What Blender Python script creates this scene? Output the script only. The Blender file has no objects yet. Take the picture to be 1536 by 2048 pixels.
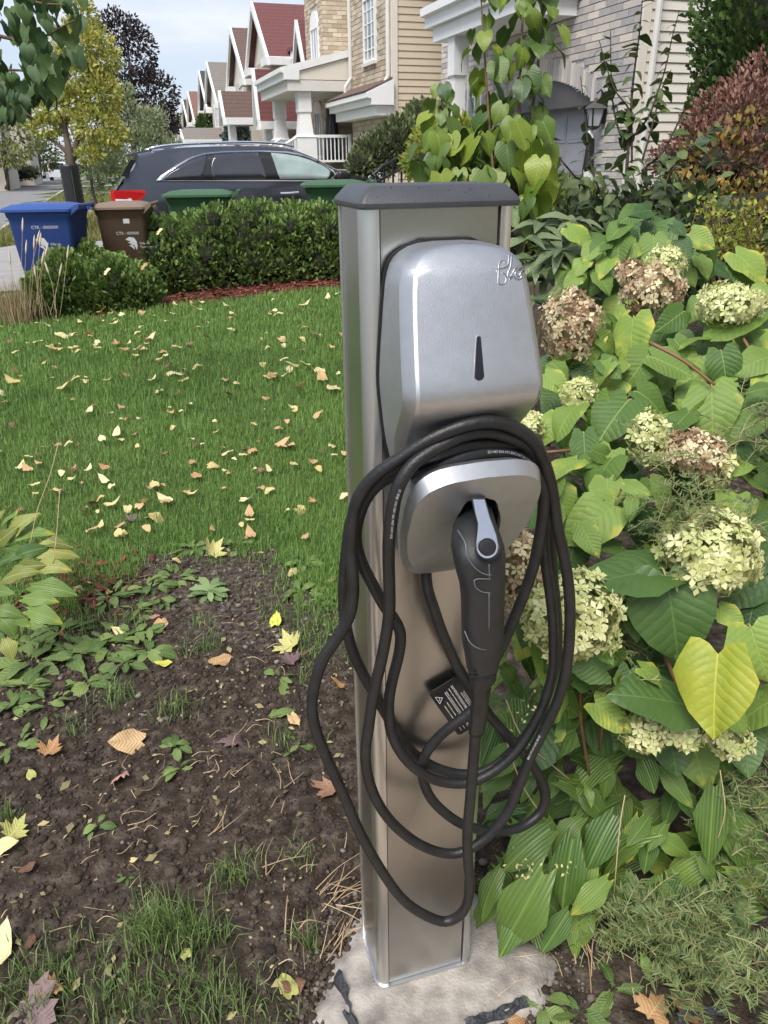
import bpy, bmesh, math, random
import numpy as np
from mathutils import Matrix, Vector
random.seed(7); rng = np.random.default_rng(7)
R_ = math.radians
scene = bpy.context.scene
col = scene.collection
# ---------------------------------------------------------------- camera
TH, RO, FPX = R_(25.1), R_(.67), 1500.0          # pitch, roll, focal length in photo pixels
EYE = np.array([0, 0, 1.5])
_r0 = np.array([1., 0, 0]); _u0 = np.array([0, math.sin(TH), math.cos(TH)])
FW = np.array([0, math.cos(TH), -math.sin(TH)])
CR = _r0*math.cos(RO) - _u0*math.sin(RO); CU = _r0*math.sin(RO) + _u0*math.cos(RO)
cd = bpy.data.cameras.new('camera'); cam = bpy.data.objects.new('camera', cd); col.objects.link(cam)
cd.sensor_fit = 'VERTICAL'; cd.sensor_height = 36; cd.sensor_width = 27; cd.lens = 36*FPX/2048
cd.clip_start = .02; cd.clip_end = 3000
m = Matrix.Identity(4)
for i in range(3):
    m[i][0] = CR[i]; m[i][1] = CU[i]; m[i][2] = -FW[i]; m[i][3] = EYE[i]
cam.matrix_world = m
scene.camera = cam
# ---------------------------------------------------------------- sky, sun, exposure
SUN_EL, SUN_AZ = R_(55), R_(205)
wd = bpy.data.worlds.new('World'); scene.world = wd; wd.use_nodes = True
nt = wd.node_tree; nt.nodes.clear()
def N(t, kind, **kw):
    n = t.nodes.new(kind)
    for k, v in kw.items(): setattr(n, k, v)
    return n
wo = N(nt, 'ShaderNodeOutputWorld'); bgA = N(nt, 'ShaderNodeBackground'); bgB = N(nt, 'ShaderNodeBackground'); mx = N(nt, 'ShaderNodeMixShader')
sk = N(nt, 'ShaderNodeTexSky', sky_type='NISHITA', sun_disc=False, sun_elevation=SUN_EL, sun_rotation=SUN_AZ)
bgA.inputs[1].default_value = .068; nt.links.new(sk.outputs[0], bgA.inputs[0])
tc = N(nt, 'ShaderNodeTexCoord'); mp = N(nt, 'ShaderNodeMapping'); mp.inputs['Scale'].default_value = (1, 1, 4.5)
no = N(nt, 'ShaderNodeTexNoise'); no.inputs['Scale'].default_value = 3.4; no.inputs['Detail'].default_value = 5; no.inputs['Roughness'].default_value = .52
cr = N(nt, 'ShaderNodeValToRGB'); cr.color_ramp.elements[0].position = .33; cr.color_ramp.elements[1].position = .68
cr.color_ramp.elements[0].color = (.5,.5,.5,1); cr.color_ramp.elements[1].color = (1,1,1,1)
cc = N(nt, 'ShaderNodeValToRGB'); cc.color_ramp.elements[0].position = .35; cc.color_ramp.elements[1].position = .7
cc.color_ramp.elements[0].color = (.40,.45,.58,1); cc.color_ramp.elements[1].color = (.68,.72,.80,1)
nt.links.new(tc.outputs['Generated'], mp.inputs[0]); nt.links.new(mp.outputs[0], no.inputs['Vector'])
nt.links.new(no.outputs['Fac'], cr.inputs[0]); nt.links.new(no.outputs['Fac'], cc.inputs[0])
nt.links.new(cc.outputs[0], bgB.inputs[0]); bgB.inputs[1].default_value = .475
nt.links.new(cr.outputs[0], mx.inputs[0]); nt.links.new(bgA.outputs[0], mx.inputs[1]); nt.links.new(bgB.outputs[0], mx.inputs[2])
nt.links.new(mx.outputs[0], wo.inputs[0])
sl = bpy.data.lights.new('sun', 'SUN'); sl.energy = 1.5; sl.angle = R_(30); sl.color = (1, .965, .91)
so = bpy.data.objects.new('sun', sl); col.objects.link(so)
sd = Vector((math.sin(SUN_AZ)*math.cos(SUN_EL), math.cos(SUN_AZ)*math.cos(SUN_EL), math.sin(SUN_EL)))
so.rotation_euler = sd.to_track_quat('Z', 'Y').to_euler(); so.location = (0, 0, 30)
vs = scene.view_settings; vs.view_transform = 'Standard'; vs.look = 'None'; vs.exposure = 1.52; vs.gamma = 1; vs.use_curve_mapping = False
scene.cycles.use_denoising = True; scene.cycles.max_bounces = 5; scene.cycles.diffuse_bounces = 3; scene.cycles.use_adaptive_sampling = True; scene.cycles.adaptive_threshold = .03; scene.cycles.glossy_bounces = 2
scene.cycles.transparent_max_bounces = 6; scene.cycles.transmission_bounces = 3
# ---------------------------------------------------------------- placing helpers: a sight line meets a plane of the place
def ray(px, py): return FW + CR*((px-768)/FPX) + CU*((1024-py)/FPX)
def plane(px, py, p0, n):
    d = ray(px, py); n = np.array(n); return EYE + d*(((np.array(p0)-EYE)@n)/(d@n))
def dep(px, py, zc): return EYE + ray(px, py)*zc
def proj(p):
    d = np.asarray(p)-EYE; z = d@FW; return 768+FPX*(d@CR)/z, 1024-FPX*(d@CU)/z
GA = R_(18.3)                                                   # the street grid: u towards the houses, s along the street
UU = np.array([math.cos(GA), math.sin(GA), 0]); SS = np.array([-math.sin(GA), math.cos(GA), 0])
def W(u, s, z): return UU*u + SS*s + np.array([0, 0, z])
def onu(px, py, u): p = plane(px, py, UU*u, UU); return p@SS, p[2]
def ons(px, py, s): p = plane(px, py, SS*s, SS); return p@UU, p[2]
def sst(x): x = np.clip(x, 0, 1); return x*x*(3-2*x)
def terr(x, y):                                                 # broad lie of the land
    x = np.asarray(x, float); y = np.asarray(y, float)
    u = x*UU[0]+y*UU[1]; s = x*SS[0]+y*SS[1]
    return .14*sst((u+1.2)/3.6)*sst((y-3.2)/5.5) + .30*sst((u-3.5)/3.5)*sst((s-8)/4) - .12*sst((-u-2.2)/.8)*sst((y-3)/5)
def gnd(px, py, z=None):
    if z is not None: return plane(px, py, (0, 0, z), (0, 0, 1))
    z = 0.
    for _ in range(12):
        p = plane(px, py, (0, 0, z), (0, 0, 1)); z = .5*z+.5*float(terr(p[0], p[1]))
    p[2] = z; return p
# ---------------------------------------------------------------- object helpers
def thing(name, label, cat, loc=(0, 0, 0), group=None):
    o = bpy.data.objects.new(name, None); col.objects.link(o); o.location = tuple(float(v) for v in loc)
    o.empty_display_size = .05
    return tag(o, label, cat, group)
def tag(o, label=None, cat=None, group=None, kind=None):
    for k, v in (('label', label), ('category', cat), ('group', group), ('kind', kind)):
        if v: o[k] = v
    return o
def setpar(o, parent):
    if parent is None: return
    o.parent = parent
    if parent.type == 'EMPTY': o.matrix_parent_inverse = Matrix.Translation(-Vector(parent.location))
def link(name, me, parent=None, kind=None, mw=None):
    o = bpy.data.objects.new(name, me); col.objects.link(o)
    if mw is not None: o.matrix_basis = mw
    setpar(o, parent)
    if kind: o['kind'] = kind
    return o
def npmesh(name, V, Fq, mat, smooth=False, cols=None):
    """V (n,3); Fq list of int arrays (m,k) of equal-sized faces"""
    me = bpy.data.meshes.new(name); V = np.ascontiguousarray(V, np.float32)
    Fq = [np.asarray(f, np.int32) for f in (Fq if isinstance(Fq, (list, tuple)) else [Fq])]
    me.vertices.add(len(V)); me.vertices.foreach_set('co', V.ravel())
    nl = sum(f.size for f in Fq); nf = sum(len(f) for f in Fq)
    me.loops.add(nl); me.polygons.add(nf)
    me.loops.foreach_set('vertex_index', np.concatenate([f.ravel() for f in Fq]))
    tot = np.concatenate([np.full(len(f), f.shape[1], np.int32) for f in Fq])
    me.polygons.foreach_set('loop_start', np.concatenate([[0], np.cumsum(tot)[:-1]]).astype(np.int32))
    if smooth: me.polygons.foreach_set('use_smooth', np.ones(nf, bool))
    if cols is not None:
        a = me.attributes.new('zone', 'FLOAT_COLOR', 'POINT'); a.data.foreach_set('color', np.ascontiguousarray(cols, np.float32).ravel())
    me.update(calc_edges=True); me.validate()
    if mat: me.materials.append(mat)
    return me
class MB:
    def __init__(s): s.v = []; s.f = []
    def add(s, vs, fs):
        o = len(s.v); s.v += [tuple(float(c) for c in p) for p in vs]; s.f += [tuple(i+o for i in f) for f in fs]; return s
    def hexa(s, p): return s.add(p, [(0,3,2,1),(4,5,6,7),(0,1,5,4),(1,2,6,5),(2,3,7,6),(3,0,4,7)])
    def box(s, c, sz, ax=None):
        c = np.array(c, float); ax = np.eye(3) if ax is None else [np.array(a, float) for a in ax]; h = [v/2 for v in sz]
        P = [c+ax[0]*(h[0]*i)+ax[1]*(h[1]*j)+ax[2]*(h[2]*k) for k in (-1, 1) for i, j in ((-1,-1),(1,-1),(1,1),(-1,1))]
        return s.hexa(P)
    def wbox(s, u0, u1, s0, s1, z0, z1):
        return s.hexa([W(*q) for q in ((u0,s0,z0),(u1,s0,z0),(u1,s1,z0),(u0,s1,z0),(u0,s0,z1),(u1,s0,z1),(u1,s1,z1),(u0,s1,z1))])
    def prism(s, pts, ext):
        n = len(pts); ext = np.array(ext, float); a = [np.array(p, float) for p in pts]; b = [p+ext for p in a]
        return s.add(a+b, [tuple(range(n))[::-1], tuple(range(n, 2*n))]+[(i, (i+1) % n, n+(i+1) % n, n+i) for i in range(n)])
    def loft(s, rings, caps=True, closed=True):
        n = len(rings[0]); vs = [p for r in rings for p in r]; fs = []
        for k in range(len(rings)-1):
            for i in range(n if closed else n-1):
                j = (i+1) % n; fs.append((k*n+i, k*n+j, (k+1)*n+j, (k+1)*n+i))
        if caps: fs += [tuple(range(n))[::-1], tuple(range((len(rings)-1)*n, len(rings)*n))]
        return s.add(vs, fs)
    def tube(s, pts, r, n=6, caps=True):
        P = np.array(pts, float); rr = np.broadcast_to(np.array(r, float), (len(P),))
        T = np.gradient(P, axis=0); T /= np.linalg.norm(T, axis=1)[:, None]+1e-9
        a = np.cross(T[0], [0, 0, 1.]); a = np.cross(T[0], [1., 0, 0]) if np.linalg.norm(a) < .1 else a
        rings = []
        for k in range(len(P)):
            a = a - T[k]*(a@T[k]); a /= np.linalg.norm(a); b = np.cross(T[k], a)
            rings.append([P[k]+(a*math.cos(t)+b*math.sin(t))*rr[k] for t in np.arange(n)*2*math.pi/n])
        return s.loft(rings, caps)
    def build(s, name, mat, parent=None, smooth=False, sharp=None, kind=None):
        me = bpy.data.meshes.new(name); me.from_pydata(s.v, [], s.f)
        if mat: me.materials.append(mat)
        bm = bmesh.new(); bm.from_mesh(me); bmesh.ops.recalc_face_normals(bm, faces=bm.faces); bm.to_mesh(me); bm.free()
        if smooth:
            me.polygons.foreach_set('use_smooth', [True]*len(me.polygons))
            if sharp: me.set_sharp_from_angle(angle=R_(sharp))
        me.update()
        return link(name, me, parent, kind)
def spline(pts, per=6):
    P = np.array(pts, float); P = np.vstack([2*P[0]-P[1], P, 2*P[-1]-P[-2]]); out = []
    for i in range(1, len(P)-2):
        for t in np.arange(per)/per:
            a, b, c, d = P[i-1], P[i], P[i+1], P[i+2]
            out.append(.5*((2*b)+(c-a)*t+(2*a-5*b+4*c-d)*t*t+(3*b-a-3*c+d)*t**3))
    out.append(P[-2]); return np.array(out)
def rrect(w, h, r, n=4):
    """rounded rectangle, half sizes, counter-clockwise 2d points"""
    return [(sx*(w-r)+r*math.cos(a0+t*math.pi/2/n), sy*(h-r)+r*math.sin(a0+t*math.pi/2/n))
            for sx, sy, a0 in ((1,1,0),(-1,1,math.pi/2),(-1,-1,math.pi),(1,-1,1.5*math.pi)) for t in range(n+1)]
# ---------------------------------------------------------------- materials
MATS = {}
def rgb(c): return (*c, 1)
def mat(name, c, rough=.6, metal=0, var=.12, scale=6, c2=None, rand=0, island=0, bump=0, bscale=40, coat=0, trans=0, spec=.5, aniso=0, coord='Object', stretch=None, vein=None, tip=None, rvar=0, holes=0, bands=0):
    if name in MATS: return MATS[name]
    M = bpy.data.materials.new(name); M.use_nodes = True; t = M.node_tree; L = t.links.new
    b = t.nodes['Principled BSDF']; out = t.nodes['Material Output']
    b.inputs['Roughness'].default_value = rough; b.inputs['Metallic'].default_value = metal; b.inputs['Specular IOR Level'].default_value = spec
    if coat: b.inputs['Coat Weight'].default_value = coat; b.inputs['Coat Roughness'].default_value = .05
    tcn = N(t, 'ShaderNodeTexCoord'); vec = tcn.outputs[coord]
    if stretch:
        mpn = N(t, 'ShaderNodeMapping'); mpn.inputs['Scale'].default_value = stretch; L(vec, mpn.inputs[0]); vec = mpn.outputs[0]
    def noise(sc, det=4):
        n = N(t, 'ShaderNodeTexNoise'); n.inputs['Scale'].default_value = sc; n.inputs['Detail'].default_value = det; L(vec, n.inputs['Vector']); return n.outputs['Fac']
    def math_(op, a, b_):
        n = N(t, 'ShaderNodeMath', operation=op)
        for i, v in enumerate((a, b_)):
            if hasattr(v, 'is_linked'): L(v, n.inputs[i])
            else: n.inputs[i].default_value = v
        return n.outputs[0]
    n0 = noise(scale); fac = n0
    if rand or island:
        src = N(t, 'ShaderNodeObjectInfo').outputs['Random'] if rand else N(t, 'ShaderNodeNewGeometry').outputs['Random Per Island']
        k = rand or island
        fac = math_('ADD', math_('MULTIPLY', src, k), math_('MULTIPLY', n0, 1-k))
    mr = N(t, 'ShaderNodeMapRange'); L(fac, mr.inputs[0])
    mr.inputs['From Min'].default_value = .22 if not (rand or island) else .12; mr.inputs['From Max'].default_value = .78 if not (rand or island) else .88
    mxn = N(t, 'ShaderNodeMix', data_type='RGBA'); L(mr.outputs[0], mxn.inputs['Factor'])
    if c2 is None:
        ca = tuple(v*(1-var) for v in c); cb = tuple(min(1, v*(1+var)) for v in c)
    else: ca, cb = c, c2
    mxn.inputs[6].default_value = rgb(ca); mxn.inputs[7].default_value = rgb(cb); colr = mxn.outputs[2]
    h = None
    if vein:
        sx = N(t, 'ShaderNodeSeparateXYZ'); L(tcn.outputs['Object'], sx.inputs[0])
        ax = math_('ABSOLUTE', sx.outputs[0], 0)
        if vein == 'net':      # herringbone side veins plus a midrib
            w = math_('SINE', math_('ADD', math_('MULTIPLY', math_('SUBTRACT', sx.outputs[1], math_('MULTIPLY', ax, .8)), 27), math_('MULTIPLY', noise(5, 3), 2.6)), 0)
            w = math_('ADD', math_('MULTIPLY', math_('POWER', math_('ABSOLUTE', w, 0), .5), .7), math_('MULTIPLY', noise(16, 3), .5))
        else:                  # veins that run along the leaf
            w = math_('SINE', math_('MULTIPLY', ax, 75), 0)
            w = math_('POWER', math_('ABSOLUTE', w, 0), .6)
        rib = N(t, 'ShaderNodeMapRange'); L(ax, rib.inputs[0]); rib.inputs['From Max'].default_value = .014
        h = math_('MULTIPLY', w, math_('ADD', math_('MULTIPLY', rib.outputs[0], .7), .3))
        vm = N(t, 'ShaderNodeMix', data_type='RGBA'); L(rib.outputs[0], vm.inputs['Factor'])
        vm.inputs[6].default_value = rgb(tuple(min(1, v*1.12+.01) for v in cb)); L(colr, vm.inputs[7]); colr = vm.outputs[2]
        if tip:                # yellowed patch
            tm = N(t, 'ShaderNodeMix', data_type='RGBA')
            tr = N(t, 'ShaderNodeMapRange'); L(math_('ADD', noise(2.2, 2), math_('MULTIPLY', N(t, 'ShaderNodeObjectInfo').outputs['Random'], .3)), tr.inputs[0])
            tr.inputs['From Min'].default_value = .78; tr.inputs['From Max'].default_value = .95
            L(tr.outputs[0], tm.inputs['Factor']); L(colr, tm.inputs[6]); tm.inputs[7].default_value = rgb(tip); colr = tm.outputs[2]
    if bands:
        sz = N(t, 'ShaderNodeSeparateXYZ'); L(tcn.outputs['Object'], sz.inputs[0]); fr = math_('FRACT', math_('ADD', math_('MULTIPLY', sz.outputs[2], bands), math_('MULTIPLY', n0, .25)), 0)
        bd_ = N(t, 'ShaderNodeMapRange'); L(fr, bd_.inputs[0]); bd_.inputs['From Max'].default_value = .22; bd_.inputs['To Min'].default_value = .55
        bm2 = N(t, 'ShaderNodeVectorMath', operation='SCALE'); L(colr, bm2.inputs[0]); L(bd_.outputs[0], bm2.inputs['Scale']); colr = bm2.outputs[0]
    L(colr, b.inputs['Base Color'])
    if rvar:
        rr = N(t, 'ShaderNodeMapRange'); L(noise(scale*3), rr.inputs[0]); rr.inputs['To Min'].default_value = rough-rvar; rr.inputs['To Max'].default_value = rough+rvar; L(rr.outputs[0], b.inputs['Roughness'])
    if bump or h is not None:
        bn = N(t, 'ShaderNodeBump'); bn.inputs['Strength'].default_value = bump or .5; bn.inputs['Distance'].default_value = .02 if h is None else .012
        L(h if h is not None else noise(bscale, 6), bn.inputs['Height']); L(bn.outputs[0], b.inputs['Normal'])
    if trans:
        tb = N(t, 'ShaderNodeBsdfTranslucent'); L(colr, tb.inputs[0]); ms = N(t, 'ShaderNodeMixShader'); ms.inputs[0].default_value = trans
        L(b.outputs[0], ms.inputs[1]); L(tb.outputs[0], ms.inputs[2]); L(ms.outputs[0], out.inputs[0])
    if holes:
        hn = N(t, 'ShaderNodeTexVoronoi'); hn.inputs['Scale'].default_value = 13; L(tcn.outputs['Object'], hn.inputs['Vector']); hc = math_('LESS_THAN', hn.outputs['Distance'], math_('MULTIPLY', math_('SUBTRACT', noise(3.5, 2), .47), holes))
        tp = N(t, 'ShaderNodeBsdfTransparent'); mh = N(t, 'ShaderNodeMixShader'); L(hc, mh.inputs[0]); prev = out.inputs[0].links[0].from_socket; L(prev, mh.inputs[1]); L(tp.outputs[0], mh.inputs[2]); L(mh.outputs[0], out.inputs[0])
    MATS[name] = M; return M
# ---------------------------------------------------------------- leaves
def leaf_mesh(name, m_, wid, L=6, A=4, droop=.25, fold=.25, wave=.03, twist=0., serr=0., peak=.35, power=1.0, seed=0, heart=False):
    """unit leaf along +y, upper face +z; width profile peaks at `peak`"""
    r = random.Random(seed); vs = []; fs = []
    TS = [0, .09, .26, .48, .72, .9, 1] if L == 6 else [i/L for i in range(L+1)]
    for i in range(L+1):
        t = TS[i]
        w = wid*(max(1e-3, (t/peak))**(.55*power) if t < peak else max(1e-3, (1-t)/(1-peak))**(.8*power))
        if i == 0: w = wid*(.62 if heart else .28)
        if heart and 0 < t < peak: w = wid*(.80+.20*math.sin(t/peak*math.pi/2))
        if heart and t > peak: w = wid*max(1e-3, 1-((t-peak)/(1-peak))**1.7)
        if i == L: w = .004
        ang = droop*t*2.2; y = t*(1-.28*droop*t); z = -droop*t*t*.9
        for j in range(A+1):
            k = j/A*2-1; x = k*w*(1+serr*((-1)**i)*abs(k))
            zz = z + fold*abs(k)*w - fold*.8*k*k*w + wave*math.sin(7*t+3*k+seed)*abs(k) + twist*k*w*t
            back = (-.15*math.sin(min(1, abs(k)*1.5)*math.pi*.5) if heart else -.13*abs(k)**2) if i == 0 else 0
            vs.append((x, y+back, zz))
    n = A+1
    for i in range(L):
        for j in range(A): fs.append((i*n+j, i*n+j+1, (i+1)*n+j+1, (i+1)*n+j))
    me = bpy.data.meshes.new(name); me.from_pydata(vs, [], fs); me.polygons.foreach_set('use_smooth', [True]*len(fs)); me.materials.append(m_); me.update(); return me
def unit(v): v = np.array(v, float); return v/(np.linalg.norm(v)+1e-9)
def leaf_mw(pos, d, nrm, size, wscale=1.):
    y = unit(d); x = np.cross(y, unit(nrm)); x = unit(x) if np.linalg.norm(x) > 1e-3 else unit(np.cross(y, [1, .2, .1])); z = np.cross(x, y)
    M = Matrix.Identity(4)
    for i in range(3): M[i][0] = x[i]*size*wscale; M[i][1] = y[i]*size; M[i][2] = z[i]*size; M[i][3] = pos[i]
    return M
def put_leaf(parent, name, me, pos, d, nrm, size, wscale=1.): return link(name, me, parent, mw=leaf_mw(pos, d, nrm, size, wscale))
def cloud(V0, F0, pos, D, Nn, size):
    """numpy copies of one small template: arrays pos, dir, normal (n,3), size (n,)"""
    V0 = np.array(V0, float); F0 = np.array(F0); n = len(pos)
    y = D/np.linalg.norm(D, axis=1)[:, None]; x = np.cross(y, Nn); x /= np.linalg.norm(x, axis=1)[:, None]+1e-9; z = np.cross(x, y)
    B = np.stack([x, y, z], 1)*np.asarray(size).reshape(-1, 1, 1)          # n,3(axis),3
    V = np.einsum('vk,nkc->nvc', V0, B)+pos[:, None, :]
    Fq = (F0[None]+(np.arange(n)*len(V0))[:, None, None]).reshape(-1, F0.shape[1])
    return V.reshape(-1, 3), Fq
def rdir(n): v = rng.normal(size=(n, 3)); return v/np.linalg.norm(v, axis=1)[:, None]
LEAF2 = ([(0,0,0),(-.28,.4,.06),(0,.45,-.02),(.28,.4,.06),(0,1,-.1)], [(0,2,1),(0,3,2),(1,2,4),(2,3,4)])
LEAF1 = ([(0,0,0),(-.26,.5,.05),(.26,.5,.05),(0,1,-.05)], [(0,2,1),(1,2,3)])
SPRAY = ([(0,0,0),(-.34,.42,.02),(-.12,.5,0),(-.3,.85,.02),(0,.72,0),(0,1.05,0),(.3,.85,.02),(.12,.5,0),(.34,.42,.02)], [(0,2,1),(0,4,2),(2,4,3),(4,6,5),(0,7,4),(4,7,6),(0,8,7),(3,4,5)])
# ================================================================ the ground
def hash2(i, j, s): 
    h = np.sin(i*127.1+j*311.7+s*74.7)*43758.5453; return h-np.floor(h)
def vnoise(x, y, s=0):
    xi = np.floor(x); yi = np.floor(y); fx = x-xi; fy = y-yi; fx = fx*fx*(3-2*fx); fy = fy*fy*(3-2*fy)
    return (hash2(xi,yi,s)*(1-fx)+hash2(xi+1,yi,s)*fx)*(1-fy)+(hash2(xi,yi+1,s)*(1-fx)+hash2(xi+1,yi+1,s)*fx)*fy
def fbm(x, y, s=0, o=4):
    a = .5; t = 0
    for k in range(o): t = t+a*vnoise(x*2**k, y*2**k, s+k*7); a *= .5
    return t
def inpoly(x, y, P):
    ins = np.zeros(np.shape(x), bool); n = len(P)
    for i in range(n):
        x0, y0 = P[i][:2]; x1, y1 = P[(i+1) % n][:2]
        c = ((y0 > y) != (y1 > y)) & (x < (x1-x0)*(y-y0)/((y1-y0) or 1e-9)+x0); ins ^= c
    return ins
G2 = lambda L: [tuple(gnd(*p)[:2]) for p in L]
BARE = G2([(-300,1235),(0,1235),(120,1225),(230,1190),(300,1130),(400,1090),(560,1095),(640,1180),(690,1235)]) + [(.02,2.1),(.25,3.2),(.35,5.5),(.4,8.3),(.9,9.0),(6,10.6),(6,-4),(-6,-4),(-6,2.2)]
GRAVEL = G2([(300,1130),(400,1085),(570,1090),(650,1190),(690,1300),(560,1300),(420,1270),(330,1230)])
MULCH = G2([(170,640),(300,612),(450,602),(690,575)]) + [(-.1,9.1),(1.2,9.5),(1.2,10.6),(-.4,10.6),(-2.2,9.6),(-3.3,8.9)]
PAD_C = np.array([.10, 1.03])
def jit(x, y, k=1.): return x+k*.30*(fbm(x*3.6, y*3.6, 3)-.47)+.10*(fbm(x*17, y*17, 9)-.47), y+k*.30*(fbm(x*3.6, y*3.6, 5)-.47)+.10*(fbm(x*17, y*17, 11)-.47)
def zones(x, y):
    jx, jy = jit(x, y); bare = inpoly(jx, jy, BARE); grav = inpoly(jx, jy, GRAVEL) & bare; mul = inpoly(jx, jy, MULCH)
    return bare & ~mul, grav, mul
def relief(x, y, bare):
    near = np.exp(-np.hypot(x, y-1)/3.0)
    r = (.035*(fbm(x*6, y*6, 21)-.47)+.020*(fbm(x*22, y*22, 22)-.47)+.010*np.maximum(0, fbm(x*60, y*60, 25)-.5))*np.where(bare, 1, .3)*near
    d = np.hypot(x-PAD_C[0], y-PAD_C[1]); return r*np.clip((d-.16)/.2, 0, 1) - .012*np.clip((.36-d)/.1, 0, 1)
def gz(x, y):
    x = np.asarray(x, float); y = np.asarray(y, float); return terr(x, y)+relief(x, y, zones(x, y)[0])
def grow(a, f, lim):
    out = [a]; st = .012
    while out[-1] < lim: st *= f; out.append(out[-1]+st)
    return out[1:]
xs = np.arange(-1.5, 1.2, .0115); xs = np.concatenate([-np.array(grow(1.5, 1.13, 900))[::-1], xs, np.array(grow(1.2, 1.13, 900))])
ys = np.arange(.55, 3.3, .0115); ys = np.concatenate([.55-(np.array(grow(0, 1.16, 400)))[::-1], ys, np.array(grow(3.3, 1.09, 1500))])
GX, GY = np.meshgrid(xs, ys); gx, gy = GX.ravel(), GY.ravel()
ba, gr, mu = zones(gx, gy); gzv = terr(gx, gy)+relief(gx, gy, ba)
nx, ny = len(xs), len(ys); I = (np.arange(ny-1)[:, None]*nx+np.arange(nx-1)[None]).ravel()
wet = fbm(gx*2.3, gy*2.3, 40)
zc_ = np.stack([ba.astype(float), gr.astype(float), mu.astype(float), wet], 1)
GM = bpy.data.materials.new('ground_soil_turf'); GM.use_nodes = True; t = GM.node_tree; L = t.links.new; b = t.nodes['Principled BSDF']; b.inputs['Roughness'].default_value = .95; b.inputs['Specular IOR Level'].default_value = .2
at = N(t, 'ShaderNodeAttribute', attribute_name='zone'); sp = N(t, 'ShaderNodeSeparateColor'); L(at.outputs['Color'], sp.inputs[0]); tcn = N(t, 'ShaderNodeTexCoord')
def gn(sc, d=6):
    n = N(t, 'ShaderNodeTexNoise'); n.inputs['Scale'].default_value = sc; n.inputs['Detail'].default_value = d; L(tcn.outputs['Object'], n.inputs['Vector']); return n.outputs['Fac']
def ramp(f, stops):
    r = N(t, 'ShaderNodeValToRGB'); L(f, r.inputs[0])
    while len(r.color_ramp.elements) < len(stops): r.color_ramp.elements.new(.5)
    for e, (p, c) in zip(r.color_ramp.elements, stops): e.position = p; e.color = (*c, 1)
    return r.outputs[0]
def mixc(f, a, c):
    n = N(t, 'ShaderNodeMix', data_type='RGBA'); L(f, n.inputs['Factor'])
    for i, v in ((6, a), (7, c)): L(v, n.inputs[i])
    return n.outputs[2]
turf = ramp(gn(5), [(.3, (.05,.075,.022)), (.7, (.11,.14,.045))])
soil = ramp(gn(26, 9), [(.3, (.022,.015,.010)), (.52, (.060,.045,.034)), (.7, (.13,.102,.078))])
grav = ramp(gn(45, 6), [(.3, (.035,.026,.02)), (.55, (.095,.076,.06)), (.75, (.21,.18,.15))])
mulc = ramp(gn(70, 5), [(.3, (.04,.012,.008)), (.7, (.17,.05,.03))])
c = mixc(sp.outputs[0], turf, soil); c = mixc(sp.outputs[1], c, grav); c = mixc(sp.outputs[2], c, mulc)
L(c, b.inputs['Base Color']); bn = N(t, 'ShaderNodeBump'); bn.inputs['Strength'].default_value = .9; bn.inputs['Distance'].default_value = .012; L(gn(120, 8), bn.inputs['Height']); L(bn.outputs[0], b.inputs['Normal'])
link('ground', npmesh('ground', np.stack([gx, gy, gzv], 1), np.stack([I, I+1, I+nx+1, I+nx], 1), GM, True, zc_), kind='structure')
# ---- street, driveway, kerb, pavement strips
def strip(name, m_, u0, u1, s0, s1, dz, ns=60, nu=6):
    us_ = np.linspace(u0, u1, nu+1); sv = s0+(s1-s0)*np.linspace(0, 1, ns+1)**1.6
    Uu, Sv = np.meshgrid(us_, sv); P = Uu.ravel()[:, None]*UU+Sv.ravel()[:, None]*SS; P[:, 2] = terr(P[:, 0], P[:, 1])+dz
    k = nu+1; J = (np.arange(ns)[:, None]*k+np.arange(nu)[None]).ravel()
    return link(name, npmesh(name, P, np.stack([J, J+1, J+k+1, J+k], 1), m_, True), kind='structure')
M_as = mat('asphalt_worn', (.21,.205,.2), .9, var=.18, scale=2.2, bump=.25, bscale=90)
M_dr = mat('driveway_paving', (.30,.285,.27), .9, var=.15, scale=3, bump=.25, bscale=70)
M_co = mat('concrete_kerb', (.42,.40,.37), .9, var=.15, scale=7, bump=.2, bscale=60)
strip('street', M_as, -10.6, -3.0, -40, 900, .035)
strip('driveway', M_dr, -2.75, 6.6, 10.9, 17.4, .045, 24, 12)
strip('driveway', M_dr, -2.75, 6.0, 27.2, 30.6, .045, 10, 12)
for k in range(4): strip('driveway', M_dr, -2.75, 6.0, 44+k*17, 48+k*17, .045, 10, 12)
def kerb(name, u, s0, s1):
    m_ = MB()
    sv = np.linspace(s0, s1, 90)
    rings = []
    for s in sv:
        r = []
        for du, dz in ((-.09,-.1),(.09,-.1),(.09,.10),(-.06,.10)):
            p = W(u+du, s, 0); p[2] = float(terr(p[0], p[1]))+dz; r.append(p)
        rings.append(r)
    m_.loft(rings); m_.build(name, M_co, kind='structure')
kerb('kerb', -2.9, -40, 10.5); kerb('kerb', -2.9, 17.8, 26.9); kerb('kerb', -2.9, 31, 300); kerb('kerb', -10.7, -40, 300)
strip('pavement', M_co, -13.2, -12.0, -20, 400, .03)
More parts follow.
